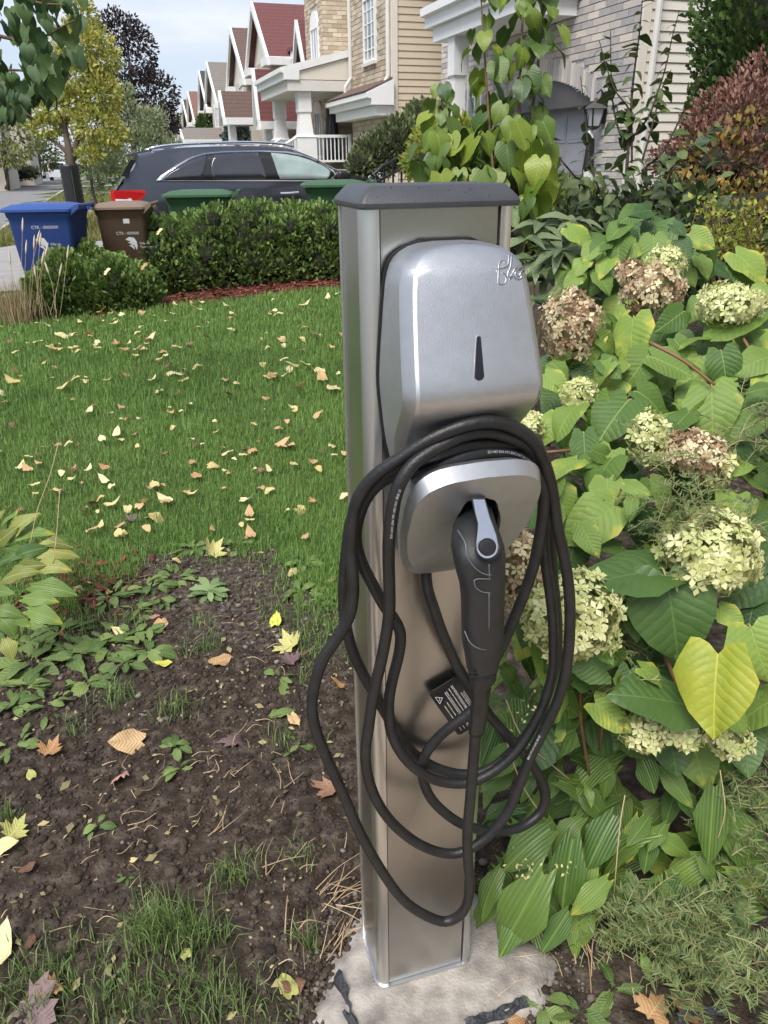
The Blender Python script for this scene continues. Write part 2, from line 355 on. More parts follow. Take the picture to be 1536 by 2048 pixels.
# ---- concrete footing round the post, with torn black form tube
M_pad = mat('footing_concrete', (.13,.112,.095), .95, c2=(.50,.455,.405), scale=20, bump=.3, bscale=140)
pts = []; NP = 72
for rr in (0, .3, .55, .75, .9, 1.0, 1.06):
    for k in range(NP):
        a = 2*math.pi*k/NP; rad = (.205+.032*math.sin(2*a+.6)+.018*math.sin(5*a+2)+.010*math.sin(11*a))*rr
        x, y = PAD_C[0]-.01+rad*math.cos(a)*1.02, PAD_C[1]-.045+rad*math.sin(a)*.92
        pts.append((x, y, .004+.006*float(fbm(np.array(x*30), np.array(y*30), 3))-(0, 0, 0, 0, .004, .012, .03)[(0,.3,.55,.75,.9,1.0,1.06).index(rr)]))
m_ = MB(); m_.loft([pts[k*NP:(k+1)*NP] for k in range(7)], caps=False); m_.build('concrete_pad', M_pad, smooth=True, kind='structure')
M_tube = mat('black_form_tube', (.045,.048,.054), .6, var=.5, scale=30, bump=.7, bscale=60)
def torn(name, P, label, h=.036):
    m_ = MB(); Q = spline([gnd(*p, .0)+np.array([0, 0, .004]) for i, p in enumerate(P)], 5); r = []
    for i, q in enumerate(Q):
        tq = unit(Q[min(i+1, len(Q)-1)]-Q[max(i-1, 0)]); n_ = np.array([-tq[1], tq[0], 0]); hh = h*(.55+.35*math.sin(i*.33+1)+.1*math.sin(i*.9))
        w1, w2 = .016+.005*math.sin(i*.7), .012+.004*math.sin(i*1.1+2); k1, k2 = .006*math.sin(i*.55), .005*math.sin(i*.8+1)
        w1, w2, hh = w1*.6, w2*.6, hh*.8
        up_ = [q-n_*w1+[0, 0, .001], q-n_*.004+[0, 0, hh*.5+k1], q+n_*.003+[0, 0, hh*.75+k2], q+n_*w2+[0, 0, .010+k1*.5]]
        r.append(up_+[p_-np.array([0, 0, .0025]) for p_ in up_[::-1]])
    m_.loft(r); tag(m_.build(name, M_tube, smooth=True, sharp=35), label, 'form tube')
torn('torn_form_tube', [(676,1955),(688,1985),(692,2012),(699,2040),(716,2070)], 'torn black plastic strip on the left edge of the concrete footing')
torn('torn_form_tube', [(930,2058),(965,2044),(1000,2030),(1030,2018),(1050,2004)], 'crumpled black plastic strip at the front right of the footing')
torn('torn_form_tube', [(1352,2046),(1400,2030),(1450,2022)], 'black plastic strip under the shrubs at the bottom right corner')
# ---- tan front walk behind the camera side of the post
M_wk = mat('front_walk', (.30,.23,.165), .9, c2=(.46,.365,.27), scale=4, bump=.3, bscale=60)
xw, yw = np.meshgrid(np.linspace(-1.6, 3.2, 25), np.linspace(-2.2, .76, 16)); P = np.stack([xw.ravel(), yw.ravel(), terr(xw.ravel(), yw.ravel())+.03], 1); J = (np.arange(15)[:, None]*25+np.arange(24)[None]).ravel()
link('front_walk', npmesh('front_walk', P, np.stack([J, J+1, J+26, J+25], 1), M_wk), kind='structure')
# ================================================================ turf
def blades(n, x, y, z, ln, wd_, lean=.55, name='grass', m_=None, cur=.5, az=None):
    az = rng.uniform(0, 2*math.pi, n) if az is None else az; tl = np.abs(rng.normal(0, lean, n)); d = np.stack([np.cos(az), np.sin(az), np.zeros(n)], 1); sd_ = np.stack([-np.sin(az), np.cos(az), np.zeros(n)], 1)
    up = np.array([0, 0, 1.]); B = np.stack([x, y, z], 1)
    c1 = B+(d*(np.sin(tl*.5)*ln*.55)[:, None])+up*(np.cos(tl*.5)*ln*.55)[:, None]
    c2 = c1+(d*(np.sin(tl*(1+cur))*ln*.5)[:, None])+up*(np.cos(tl*(1+cur))*ln*.5)[:, None]
    w = sd_*wd_[:, None]
    V = np.stack([B-w*.5, B+w*.5, c1+w*.42, c1-w*.42, c2], 1).reshape(-1, 3); o = np.arange(n)*5
    return V, [np.stack([o, o+1, o+2, o+3], 1), np.stack([o+3, o+2, o+4], 1)]
M_gr = mat('lawn_blade', (.080,.175,.035), .55, c2=(.28,.44,.11), island=.42, scale=1.5, trans=.25, spec=.35)
n = 330000
r = np.exp(rng.uniform(math.log(1.35), math.log(11.2), n)); a = rng.uniform(R_(-44), R_(9), n); x = r*np.sin(a); y = r*np.cos(a)
bm_, gv_, mm_ = zones(x, y); thin = fbm(x*1.7, y*1.7, 33); keep = ~bm_ & ~mm_ & (rng.uniform(size=n) < .55+thin)
j2 = jit(x+.0, y, 2.6); keep |= bm_ & ~inpoly(j2[0]+rng.normal(0, .05, n), j2[1]+.10+rng.normal(0, .05, n), BARE) & (y > 1.6) & (rng.uniform(size=n) < .30)
us_ = x*UU[0]+y*UU[1]; sv_ = x*SS[0]+y*SS[1]; keep &= ~((sv_ > 10.8) & (sv_ < 17.5)) & (us_ > -2.7)
x, y, r = x[keep], y[keep], r[keep]; n = len(x)
ln = rng.uniform(.026, .062, n)*(1+.5*(fbm(x*1.3, y*1.3, 14)-.45))*np.clip(r/4, .9, 1.35); wv = np.maximum(.0026, r*.00075)*rng.uniform(.7, 1.3, n)
V, Fq = blades(n, x, y, gz(x, y)-.004, ln, wv)
tag(link('lawn_grass', npmesh('lawn_grass', V, Fq, M_gr)), 'short green lawn between the soil patch and the hedge', 'grass', kind='stuff')
# rough verge grass along the street
n = 26000; u_ = rng.uniform(-2.7, .2, n); s_ = np.where(rng.uniform(size=n) < .5, rng.uniform(17.6, 27, n), rng.uniform(31, 44, n)); P = u_[:, None]*UU+s_[:, None]*SS
M_vg = mat('verge_blade', (.12,.15,.035), .6, c2=(.36,.33,.11), island=.6, scale=.5, trans=.25)
V, Fq = blades(n, P[:, 0], P[:, 1], terr(P[:, 0], P[:, 1]), rng.uniform(.08, .26, n), rng.uniform(.012, .022, n), .5)
tag(link('verge_grass', npmesh('verge_grass', V, Fq, M_vg)), 'yellowing unmown grass on the verge by the street', 'grass', kind='stuff')
# ================================================================ soil litter
def rocks(n, x, y, sc, name, label, cat, m_, lift=.2):
    bmx = bmesh.new(); bmesh.ops.create_icosphere(bmx, subdivisions=1, radius=1); V0 = np.array([v.co[:] for v in bmx.verts]); F0 = np.array([[v.index for v in f.verts] for f in bmx.faces]); bmx.free()
    V = []; Fq = []
    k = len(V0); J = 1+.35*(rng.uniform(size=(n, k))-.5); S = sc[:, None]*rng.uniform(.6, 1.2, (n, 3))
    ang = rng.uniform(0, 6.28, n); Vv = V0[None]*J[:, :, None]*S[:, None, :]; ca, sa = np.cos(ang)[:, None], np.sin(ang)[:, None]
    X = Vv[:, :, 0]*ca-Vv[:, :, 1]*sa; Y = Vv[:, :, 0]*sa+Vv[:, :, 1]*ca
    P = np.stack([X+x[:, None], Y+y[:, None], Vv[:, :, 2]*.8+(gz(x, y)+sc*lift)[:, None]], 2).reshape(-1, 3)
    Fq = (F0[None]+(np.arange(n)*k)[:, None, None]).reshape(-1, 3)
    return tag(link(name, npmesh(name, P, Fq, m_, False)), label, cat, kind='stuff')
M_clod = mat('soil_clod', (.022,.015,.010), .95, c2=(.10,.072,.050), island=.7, scale=60, bump=.6, bscale=150)
n = 15000; x = rng.uniform(-1.9, .0, n*2); y = rng.uniform(.5, 2.9, n*2); k = zones(x, y)[0] & (np.hypot(x-PAD_C[0], y-PAD_C[1]) > .27); x, y = x[k][:n], y[k][:n]
rocks(len(x), x, y, rng.gamma(2.2, .0018, len(x))+.0012, 'soil_clods', 'crumbly dark clods of freshly turned garden soil', 'soil', M_clod)
M_peb = mat('pebble', (.07,.055,.042), .9, c2=(.24,.21,.175), island=.8, scale=30)
gp = np.array(GRAVEL); n = 900; x = rng.uniform(gp[:, 0].min()-.1, gp[:, 0].max()+.15, n); y = rng.uniform(gp[:, 1].min()-.35, gp[:, 1].max(), n); k = zones(x, y)[0]; x, y = x[k], y[k]
x = np.concatenate([x, rng.uniform(-1.2, 0, 70)]); y = np.concatenate([y, rng.uniform(.7, 1.9, 70)])
rocks(len(x), x, y, rng.gamma(2, .0017, len(x))+.001, 'gravel', 'grey pebbles scattered in the bare patch and the soil', 'gravel', M_peb, .4)
# crumbs on the footing edge
n = 4200; a = rng.uniform(0, 6.28, n); rr = .235+rng.normal(0, .05, n); rocks(n, PAD_C[0]+rr*np.cos(a), PAD_C[1]-.045+rr*np.sin(a)*.92, rng.gamma(2, .0012, n)+.0008, 'concrete_crumbs', 'loose crumbs and dirt around the concrete footing', 'debris', mat('crumb', (.025,.018,.013), .95, c2=(.20,.165,.13), island=.9, scale=30), .9)
n = 2600; a = rng.uniform(1.9, 4.6, n); rr = .27-np.abs(rng.normal(0, .065, n)); rocks(n, PAD_C[0]+rr*np.cos(a), PAD_C[1]-.045+rr*np.sin(a)*.92, rng.gamma(2, .0013, n)+.0008, 'soil_crumbs', 'dark soil crumbs spilling over the left edge of the concrete footing', 'soil', M_clod, .9)
n = 1500; x = rng.uniform(-1.7, .0, n*2); y = rng.uniform(.6, 2.9, n*2); k = zones(x, y)[0] & (np.hypot(x-PAD_C[0], y-PAD_C[1]) > .2); x, y = x[k][:n], y[k][:n]; n = len(x)
m1 = cloud(*LEAF1, np.stack([x, y, gz(x, y)+.006], 1), rdir(n)*[1,1,.3], rng.normal(0, .45, (n, 3))+[0,0,1], rng.gamma(2.2, .0042, n)+.004)
tag(link('leaf_litter', npmesh('leaf_litter', *m1, mat('litter_bits', (.06,.04,.025), .85, c2=(.40,.34,.16), island=.9, scale=20))), 'small torn bits of leaf and root strewn over the soil', 'leaf litter', kind='stuff')
# red mulch chips
n = 5200; x = rng.uniform(-3.6, 1.1, n); y = rng.uniform(7.6, 10.4, n); k = zones(x, y)[2]; x, y = x[k], y[k]; n = len(x)
m1 = cloud([(-.2,0,0),(.2,0,.05),(.15,1,.03),(-.15,1,0)], [(0,1,2,3)], np.stack([x, y, terr(x, y)+.012], 1), rdir(n)*[1,1,.25], rng.normal(0, .35, (n, 3))+[0,0,1], rng.uniform(.03, .07, n))
tag(link('mulch_chips', npmesh('mulch_chips', *m1, mat('mulch_chip', (.05,.014,.01), .9, c2=(.25,.075,.045), island=.9))), 'reddish bark mulch along the foot of the hedge', 'mulch', kind='stuff')
# little patch of mulch and litter beside the left hosta
g0 = gnd(160,1180); n = 260; x = g0[0]+rng.normal(0, .13, n); y = g0[1]+rng.normal(0, .13, n)
m1 = cloud([(-.2,0,0),(.2,0,.05),(.15,1,.03),(-.15,1,0)], [(0,1,2,3)], np.stack([x, y, gz(x, y)+.012], 1), rdir(n)*[1,1,.3], rng.normal(0, .35, (n, 3))+[0,0,1], rng.uniform(.02, .05, n))
tag(link('mulch_chips', npmesh('mulch_chips', *m1, MATS['mulch_chip'])), 'small patch of red mulch beside the yellowing hosta', 'mulch', kind='stuff')
# dry stalks
M_straw = mat('dry_stalk', (.33,.22,.12), .7, c2=(.62,.46,.28), island=.8, scale=30)
def stalks(specs, name, label):
    m_ = MB()
    for (px, py, sp_, n, l0, l1, az) in specs:
        c0 = gnd(px, py); n = max(3, int(n*.55))
        for _ in range(n):
            x, y = c0[0]+random.gauss(0, sp_), c0[1]+random.gauss(0, sp_); a = random.gauss(az, .6); l = random.uniform(l0, l1); z = float(gz(x, y))+.004
            q = [(x, y, z+random.uniform(0, .012)), (x+math.cos(a)*l*.5+random.gauss(0, .006), y+math.sin(a)*l*.5, z+random.uniform(.004, .025)), (x+math.cos(a)*l, y+math.sin(a)*l+random.gauss(0, .006), float(gz(x+math.cos(a)*l, y+math.sin(a)*l))+random.uniform(.004, .03))]
            m_.tube(spline(q, 3), np.linspace(.0013, .0006, 7)*random.uniform(.6, 1.2), 4)
    return tag(m_.build(name, M_straw), label, 'dry stalks', kind='stuff')
stalks([(660,1800,.03,26,.06,.16,.3),(250,1660,.015,9,.03,.07,.3),(430,1670,.015,9,.03,.07,.7),(560,1600,.03,8,.05,.1,1.1),(540,1750,.015,5,.05,.12,1.6),(640,1930,.03,14,.04,.1,1.2),(1180,1900,.05,40,.05,.14,1.9),(1120,1800,.03,16,.05,.1,2.4),(700,1880,.02,12,.04,.08,.3),(580,1900,.04,14,.03,.08,.6),(960,2020,.06,16,.04,.09,.5),(170,1850,.03,8,.04,.08,.2),(420,1480,.08,16,.02,.06,.5),(220,1540,.1,24,.02,.05,.4),(420,1560,.1,30,.015,.04,.8),(120,1700,.1,20,.015,.04,.8),(330,1760,.1,20,.015,.04,.8),(600,1700,.06,16,.015,.05,.8),(600,1320,.05,14,.04,.09,.1),(470,1260,.1,20,.03,.07,.1)], 'dry_stalks', 'pale dry grass stalks strewn over the soil')
# ================================================================ charging station
AL = R_(16); PU = np.array([math.cos(AL), math.sin(AL), 0]); PN = np.array([math.sin(AL), -math.cos(AL), 0]); PZ = np.array([0, 0, 1.])
PC = np.array([.074, .975, 0.])                     # middle of the post's front face at the ground
def L3(a, b_, z): return PC+PU*a+PN*b_+PZ*z
def pf(px, py, b_): return plane(px, py, PC+PN*b_, PN)
def pfl(px, py, b_): q = pf(px, py, b_)-PC; return float(q@PU), float(q[2])
M_al = mat('anodised_aluminium', (.70,.70,.685), .36, 1, var=.04, scale=3, bump=.02, bscale=300)
M_ss = mat('brushed_stainless', (.46,.45,.432), .30, 1, var=.05, scale=4, stretch=(1,1,.3), bump=.03, bscale=60, rvar=.05)
M_head = mat('cast_silver_paint', (.49,.50,.515), .41, .88, var=.06, scale=60, bump=.10, bscale=700, rvar=.05)
M_cap = mat('dark_cap_plastic', (.055,.058,.064), .45, 0, var=.15, scale=18, bump=.12, bscale=420)
M_blk = mat('black_rubber', (.013,.013,.0135), .44, 0, var=.5, scale=40, bump=.12, bscale=220)
M_plk = mat('black_plastic', (.018,.019,.021), .45, 0, var=.3, scale=60, bump=.15, bscale=500)
M_slot = mat('dark_slot', (.012,.013,.016), .18)
M_gap = mat('gap_black', (.008,.008,.008), .6)
M_lever = mat('bright_aluminium', (.74,.75,.77), .24, 1, var=.03)
M_white = mat('white_print', (.55,.55,.54), .6, var=.1)
st = thing('charging_station', 'stainless charging post with silver wall charger standing on the concrete footing', 'charging station', (PC[0], PC[1]+.07, 0))
PW, PD, PH = .1, .14, 1.455
post = None
# base plate
m_ = MB(); m_.loft([[L3(a, -PD/2+b_, z) for a, b_ in rrect(PW+.003, PD/2+.003, .022)] for z in (-.01, .012)]); m_.build('base_plate', M_al, st)
# inner core, corner extrusions, panels
m_ = MB(); m_.loft([[L3(a, -PD/2+b_, z) for a, b_ in rrect(PW-.007, PD/2-.007, .016)] for z in (.012, PH)]); post = m_.build('post_core', M_gap, st)
for sa in (-1, 1):
    for sb in (-1, 1):
        m_ = MB(); r_ = .019; o = [(sa*(PW-r_)+sa*r_*math.sin(t), sb*(PD/2-r_)+sb*r_*math.cos(t)) for t in np.linspace(0, math.pi/2, 7)]
        if sb > 0 or True: o = [(sa*(PW-.0215), sb*PD/2)]+o+[(sa*PW, sb*(PD/2-.0215))]
        o = o+[(sa*(PW-.008), sb*(PD/2-.0215)), (sa*(PW-.0215), sb*(PD/2-.008))]
        m_.loft([[L3(a, -PD/2+b_, z) for a, b_ in o] for z in (.012, PH)]); m_.build('corner_extrusion', M_al, st, True, 40)
for nm, a0, a1, b0, b1 in (('front_panel', -PW+.0240, PW-.0240, -.012, -.0045), ('rear_panel', -PW+.0225, PW-.0225, -PD+.0035, -PD+.012),
                           ('side_panel', -PW+.003, -PW+.011, -PD+.0225, -.0225), ('side_panel', PW-.011, PW-.003, -PD+.0225, -.0225)):
    m_ = MB(); m_.hexa([L3(a, b_, z) for z in (.013, PH) for a, b_ in ((a0,b0),(a1,b0),(a1,b1),(a0,b1))]); m_.build(nm, M_ss, st)
# cap
m_ = MB(); cb = -PD/2+.003
m_.loft([[L3(a, cb+b_, z) for a, b_ in rrect(w, d, r_, 3)] for w, d, r_, z in ((.098,.068,.012,1.448),(.1025,.0715,.010,1.448),(.1035,.0725,.009,1.4505),(.1035,.0725,.008,1.4545),(.1015,.0705,.006,1.458),(.089,.058,.004,1.472),(.086,.055,.004,1.4735))])
m_.build('cap', M_cap, st, True, 22)
m_ = MB()
for _ in range(11):
    a, t_ = random.uniform(-.09, .09), random.uniform(.1, .9); q = L3(a, .0035-.0135*t_, 1.458+.015*t_); m_.box(q, [random.uniform(.0006, .0013)]*3)
m_.build('dirt_specks', M_gap, st, kind='stuff')
HA = .006
# charger head: horizontal slices
def hslice(w, bf, z, be=.020, bw=.013, back=.004):
    w2 = max(w-bw, w*.6); be = min(be, (bf-back)*.5)
    right = [(w-.003, back), (w, back+.006), (w, bf-be), (w-.0015, bf-be+.004), (w2+.002, bf-.0022), (w2-.002, bf), (w2*.66, bf+.0012), (w2*.33, bf+.0022)]
    o = right+[(0, bf+.0026)]+[(-a, b_) for a, b_ in right[::-1]]
    return [L3(a+HA, b_, z) for a, b_ in o]
HP = [(1.4112,.022,.050),(1.4095,.040,.0545),(1.406,.0535,.0595),(1.4005,.0640,.0655),(1.3945,.0708,.0712),(1.3885,.0748,.0762),(1.387,.0756,.0775),(1.378,.0788,.0815),(1.365,.0812,.087),(1.34,.0838,.096),(1.31,.0862,.107),(1.285,.0882,.1165),(1.27,.0892,.1225),(1.26,.0897,.1258),(1.252,.09,.1275),(1.245,.09,.1272),(1.237,.0898,.1245),(1.228,.0892,.1182),(1.215,.088,.106),(1.2,.0865,.092),(1.185,.085,.079),(1.17,.083,.068),(1.155,.0805,.060),(1.14,.077,.055),(1.10,.07,.052)]
m_ = MB(); m_.loft([hslice(w, bf, z) for z, w, bf in HP]); head = m_.build('charger_head', M_head, st, True, 20)
m_ = MB(); m_.loft([[L3(a+HA, b_, z) for a, b_ in ((-w-.002,.0005),(w+.002,.0005),(w+.002,.0055),(-w-.002,.0055))] for z, w, bf in [(1.4135,.03,0)]+HP[1:]]); m_.build('gap_shadow', M_gap, st)  # black strip stands in for the shadowed gap between head and post
def hb(z): 
    zz = [h[0] for h in HP][::-1]; return float(np.interp(z, zz, [h[2] for h in HP][::-1]))
def on_head(a, z, off=0.): return L3(a, hb(z)+.0026*(1-min(1, abs(a-HA)/.08))+off-max(0., abs(a-HA)-.068)*1.2, z)
def pix_head(px, py):
    bq = .1
    for _ in range(12): a, z = pfl(px, py, bq); bq = hb(z)+.0026*(1-min(1, abs(a-HA)/.08))
    return a, z
# indicator slot
m_ = MB(); out = []
for k in range(24):
    t_ = 2*math.pi*k/24; top = math.sin(t_) > 0; rr = 4.2 if top else 9.5; cy = 676 if top else 751
    out.append((957+rr*math.cos(t_)+(0 if top else 1), cy-rr*math.sin(t_)))
for nm, k, off, ma in (('slot_rim', 1.18, .0004, M_lever), ('indicator_slot', 1.0, .0012, M_slot)):
    m_ = MB(); q = [pix_head(957+(x-957)*k, 718+(y-718)*(1+(k-1)*.25)) for x, y in out]
    m_.prism([on_head(a, z, -.002) for a, z in q], PN*(.002+off)); m_.build(nm, ma, head)
# raised script logo
def stroke(mb, P, r_, off=-.0007):
    q = spline([on_head(*pix_head(980+x/12.8, 480+y/12.8), off) for x, y in P], 5); mb.tube(q, r_, 6)
m_ = MB()
LOGO = ([(640,350),(632,480),(620,590),(575,670),(510,715),(440,735),(370,740),(322,760),(312,800)],
          [(530,575),(490,540),(440,540),(395,580),(375,660),(365,760),(360,900),(352,1020),(365,1110),(430,1150),(510,1120),(560,1040),(560,960),(520,890),(450,830)],
          [(700,380),(690,520),(670,700),(620,800),(605,900),(640,960),(690,900),(740,820),(780,740),(840,705),(950,705),(1080,705)],
          [(1080,790),(980,780),(930,830),(920,900),(870,930),(810,890),(800,830),(850,790),(910,810),(950,900),(940,970),(870,1010),(780,980),(740,930),(700,960),(640,1010)])
for P in LOGO:
    stroke(m_, [(x-150, y+20) for x, y in P], .0011)
m_.build('logo', M_head, head, True)
m_ = MB()
for P in LOGO: stroke(m_, [(x-134, y+2) for x, y in P], .0009, -.0003)
m_.build('logo_shadow_line', mat('logo_shadow', (.16,.16,.17), .5, .6), head, True)  # dark lines beside the strokes paint the shade of an embossed edge
# lower holster
def hol(w, zt, zb, b_t, b_b, n=40, k=1.0, wb=.86):
    """loop of a rounded trapezoid that leans back downwards"""
    o = []
    for i in range(n):
        t_ = 2*math.pi*i/n; c, s_ = math.cos(t_), math.sin(t_); e = 2/4.6
        x = math.copysign(abs(c)**e, c); y = math.copysign(abs(s_)**e, s_); v = (y+1)/2
        ww = w*(wb+(1-wb)*sst(v*1.9)); o.append((x*ww, zb+(zt-zb)*v+.006*(1-x*x)*max(0, y), b_b+(b_t-b_b)*v))
    return o
HOF = .014
lo = lambda o: [L3(a+HOF, b_, z) for a, z, b_ in o]
rim = hol(.087, 1.142, .980, .137, .052); edge = hol(.0925, 1.158, .963, .124, .034); mid = hol(.089, 1.150, .959, .09, .022); bas = hol(.07, 1.135, .957, .03, .006)
NH = 40; hole = []
hx = [(905,1062),(911,1073),(925,1082),(950,1086),(975,1084),(990,1077),(998,1060),(999,1045),(996,1020),(990,1002),(984,996),(970,994),(955,995),(943,997),(933,1004),(922,1022),(912,1042),(905,1053)]
hx = hx[::-1]
def pl_b(z): return .052+(.137-.052)*(z-.983)/(1.142-.983)
def pix_plate(px, py, off=0):
    bq = .1
    for _ in range(25): a, z = pfl(px, py, bq); bq = .5*bq+.5*(pl_b(z)+off)
    return a, z, bq
hp = [pix_plate(*p) for p in hx]; cx, cz = np.mean([h[0] for h in hp]), np.mean([h[1] for h in hp])
ang = np.array([math.atan2(h[1]-cz, h[0]-cx) for h in hp]); od = np.argsort(ang); ha = np.array(hp)[od]; an = ang[od]
ra = np.array([math.hypot(h[0]-cx, h[1]-cz) for h in ha])
hole = []
for a, z, b_ in rim:
    t_ = math.atan2(z-cz, a+HOF-cx); r_ = np.interp(t_, np.concatenate([an[-3:]-2*math.pi, an, an[:3]+2*math.pi]), np.concatenate([ra[-3:], ra, ra[:3]]))
    zz = cz+r_*math.sin(t_); hole.append((cx+r_*math.cos(t_)-HOF, zz, pl_b(zz)))
back = [(a*.96, z+.012, b_-.055) for a, z, b_ in hole]
m_ = MB(); m_.loft([lo(bas), lo(mid), lo(edge), lo(rim), lo(hole), lo([(a*.98, z+.003, b_-.006) for a, z, b_ in hole])], caps=False); hs = m_.build('holster', M_head, st, True, 28)
m_ = MB(); m_.loft([lo([(a*.98, z+.003, b_-.006) for a, z, b_ in hole]), lo(back)], caps=False); m_.add(lo(back), [tuple(range(NH))]); m_.build('socket', M_gap, hs)
q = pf(822, 1122, .055); m_ = MB(); m_.loft([[q+PU*(r_*math.cos(t_))+(PZ*.9-PN*.0)*(r_*math.sin(t_))+PN*o for t_ in np.arange(14)*math.pi/7] for r_, o in ((.0062,-.02),(.0062,.0005),(.0052,.002),(.0035,.002),(.003,.0))]); m_.build('screw', M_plk, hs)
# ---------------------------------------------------------------- cable
cb_ = thing('charging_cable', 'thick black cable hung in loops on the charger, its plug pushed into the holster', 'cable', (PC[0], PC[1]-.12, .3))
A_ = lambda L: [(600+x/2.743, 820+y/2.743, b_) for x, y, b_ in L]
B_ = lambda L: [(600+x/2.738, 1300+y/2.738, b_) for x, y, b_ in L]
path = (A_([(690,880,.012),(695,940,.018),(705,1000,.024),(735,1090,.03),(780,1220,.032),(850,1380,.032),(900,1465,.032),(960,1550,.032)]) +
 B_([(1030,350,.032),(1100,430,.038),(1180,520,.045),(1260,610,.045),(1325,720,.045),(1345,800,.045),(1315,890,.048),(1230,960,.052),(1120,990,.056),(1000,985,.056),(880,950,.052),(780,880,.048),(710,800,.042),(672,700,.038),(677,600,.036),(720,520,.036),(800,440,.042),(920,350,.050),(1000,270,.054)]) +
 A_([(1040,1430,.058),(1110,1290,.062),(1180,1130,.066),(1240,980,.07),(1285,840,.074),(1318,680,.08),(1338,520,.088),(1325,390,.092),(1270,290,.094),(1190,240,.096),(1080,225,.098),(950,240,.098),(820,280,.096),(710,330,.092),(610,345,.082),(520,355,.074),(430,405,.066),(360,490,.058),(315,610,.05),(306,720,.048),(335,830,.048),(395,950,.048),(460,1070,.046),(525,1160,.044),(552,1240,.044),(540,1350,.046),(512,1460,.048),(492,1560,.050)]) +
 B_([(486,320,.050),(497,440,.050),(545,550,.052),(622,640,.054),(730,706,.058),(850,730,.062),(960,715,.066),(1080,650,.068),(1195,540,.068),(1285,400,.066),(1345,270,.064),(1385,120,.06)]) +
 A_([(1392,1300,.058),(1388,1150,.056),(1372,1000,.054),(1350,850,.052),(1338,700,.052),(1345,560,.056),(1345,430,.064),(1310,320,.076),(1235,225,.088),(1120,188,.094),(1000,182,.097),(880,200,.098),(750,245,.097),(630,285,.09),(530,315,.08),(435,368,.066),(360,430,.05),(310,525,.036),(275,640,.028),(255,780,.024),(242,920,.022),(240,1060,.020),(256,1200,.018),(292,1330,.016),(352,1460,.015),(432,1600,.0145)]) +
 B_([(500,400,.015),(580,520,.018),(680,610,.022),(800,665,.028),(920,680,.034),(1040,650,.038),(1150,565,.040),(1250,450,.040),(1320,330,.038),(1365,200,.036),(1405,60,.034)]) +
 A_([(1412,1250,.033),(1408,1120,.032),(1396,1000,.032),(1384,880,.034),(1378,760,.038),(1374,620,.046),(1372,500,.056),(1355,390,.072),(1310,285,.092),(1245,195,.104),(1150,145,.108),(1030,118,.11),(900,137,.111),(780,190,.112),(680,250,.114),(600,320,.116),(542,420,.116),(507,540,.112),(490,680,.106),(486,820,.098),(490,960,.09),(490,1100,.084),(470,1250,.078),(440,1400,.074),(402,1560,.071)]) +
 B_([(376,420,.070),(359,540,.070),(366,660,.070),(400,780,.070),(460,890,.070),(540,980,.071),(640,1056,.073),(750,1104,.077),(850,1114,.082),(950,1078,.086),(1050,1000,.087),(1140,880,.087),(1200,740,.087),(1255,600,.087),(1325,460,.087),(1402,300,.086),(1447,160,.085)]) +
 A_([(1470,1350,.084),(1480,1200,.083),(1480,1050,.083),(1465,900,.083),(1440,760,.083),(1412,640,.084),(1392,500,.088),(1372,390,.096),(1332,270,.106),(1275,165,.115),(1180,97,.1185),(1060,65,.119),(930,77,.118),(800,120,.114),(680,178,.108),(560,258,.1),(460,322,.092),(372,402,.084),(312,500,.076),(287,620,.07),(278,760,.068),(290,900,.068),(291,1020,.066),(270,1130,.064),(210,1240,.062),(130,1360,.062)]) +
 [(631,1362,.062),(624,1410,.062),(631,1457,.062),(655,1519,.064),(688,1592,.068),(720,1665,.075),(761,1738,.084),(804,1797,.094),(848,1829,.104),(892,1843,.113),(927,1822,.121),(940,1775,.127),(936,1720,.130),(935,1665,.132),(941,1592,.134),(950,1483,.138),(959,1390,.142)])
CP = spline([pf(*p) for p in path], 4)
CRAD = .0084
m_ = MB(); m_.tube(CP, CRAD, 14); cabo = m_.build('cable_sleeve', M_blk, cb_, True)
# connector body from left / right edges
def ring(xl, xr, py, b_, d, n=20, e=2.6, tilt=0.):
    c0 = pf((xl+xr)/2, py, b_); hw = np.linalg.norm(pf(xr, py, b_)-pf(xl, py, b_))/2; ax = unit(PN+PZ*tilt); o = []
    for k in range(n):
        t_ = 2*math.pi*k/n; c, s_ = math.cos(t_), math.sin(t_); o.append(c0+PU*(math.copysign(abs(c)**(2/e), c)*hw)+ax*(math.copysign(abs(s_)**(2/e), s_)*d))
    return o
CB = [(931,976,1000,.083,.020),(925,980,1020,.100,.022),(916,987,1045,.120,.025),(909,996,1070,.134,.027),(907,1002,1090,.143,.028),(911,1005,1110,.148,.0285),(917,1005,1140,.150,.027),(924,1005,1165,.150,.0262),(927,1004,1190,.150,.025),(928,1003,1240,.148,.024),(928,1002,1275,.147,.0235),(930,1000,1290,.146,.0225),(934,996,1310,.145,.021),(937,993,1335,.144,.019)]
m_ = MB(); m_.loft([ring(*r_[:5]) for r_ in CB]); con = m_.build('connector', M_plk, cb_, True, 45)
m_ = MB(); m_.loft([ring(*r_) for r_ in ((939,991,1334,.144,.017),(941,990,1350,.144,.016),(943,988,1358,.144,.015),(943,978,1372,.143,.0115),(944,976,1400,.142,.0102),(940,968,1460,.139,.0092),(939,967,1466,.1388,.0088))])
sr = m_.build('strain_relief', M_blk, con, True)
m_ = MB()
for y in (1345.5, 1353.5):
    for x0, x1 in ((941, 962), (970, 989)):
        m_.hexa([pf(x, yy, .144+.0145+o) for o in (0, .0028) for x, yy in ((x0,y+2.2),(x1,y+1.6),(x1,y-2.6),(x0,y-2.0))])
m_.build('relief_slots', M_gap, sr, kind='stuff')
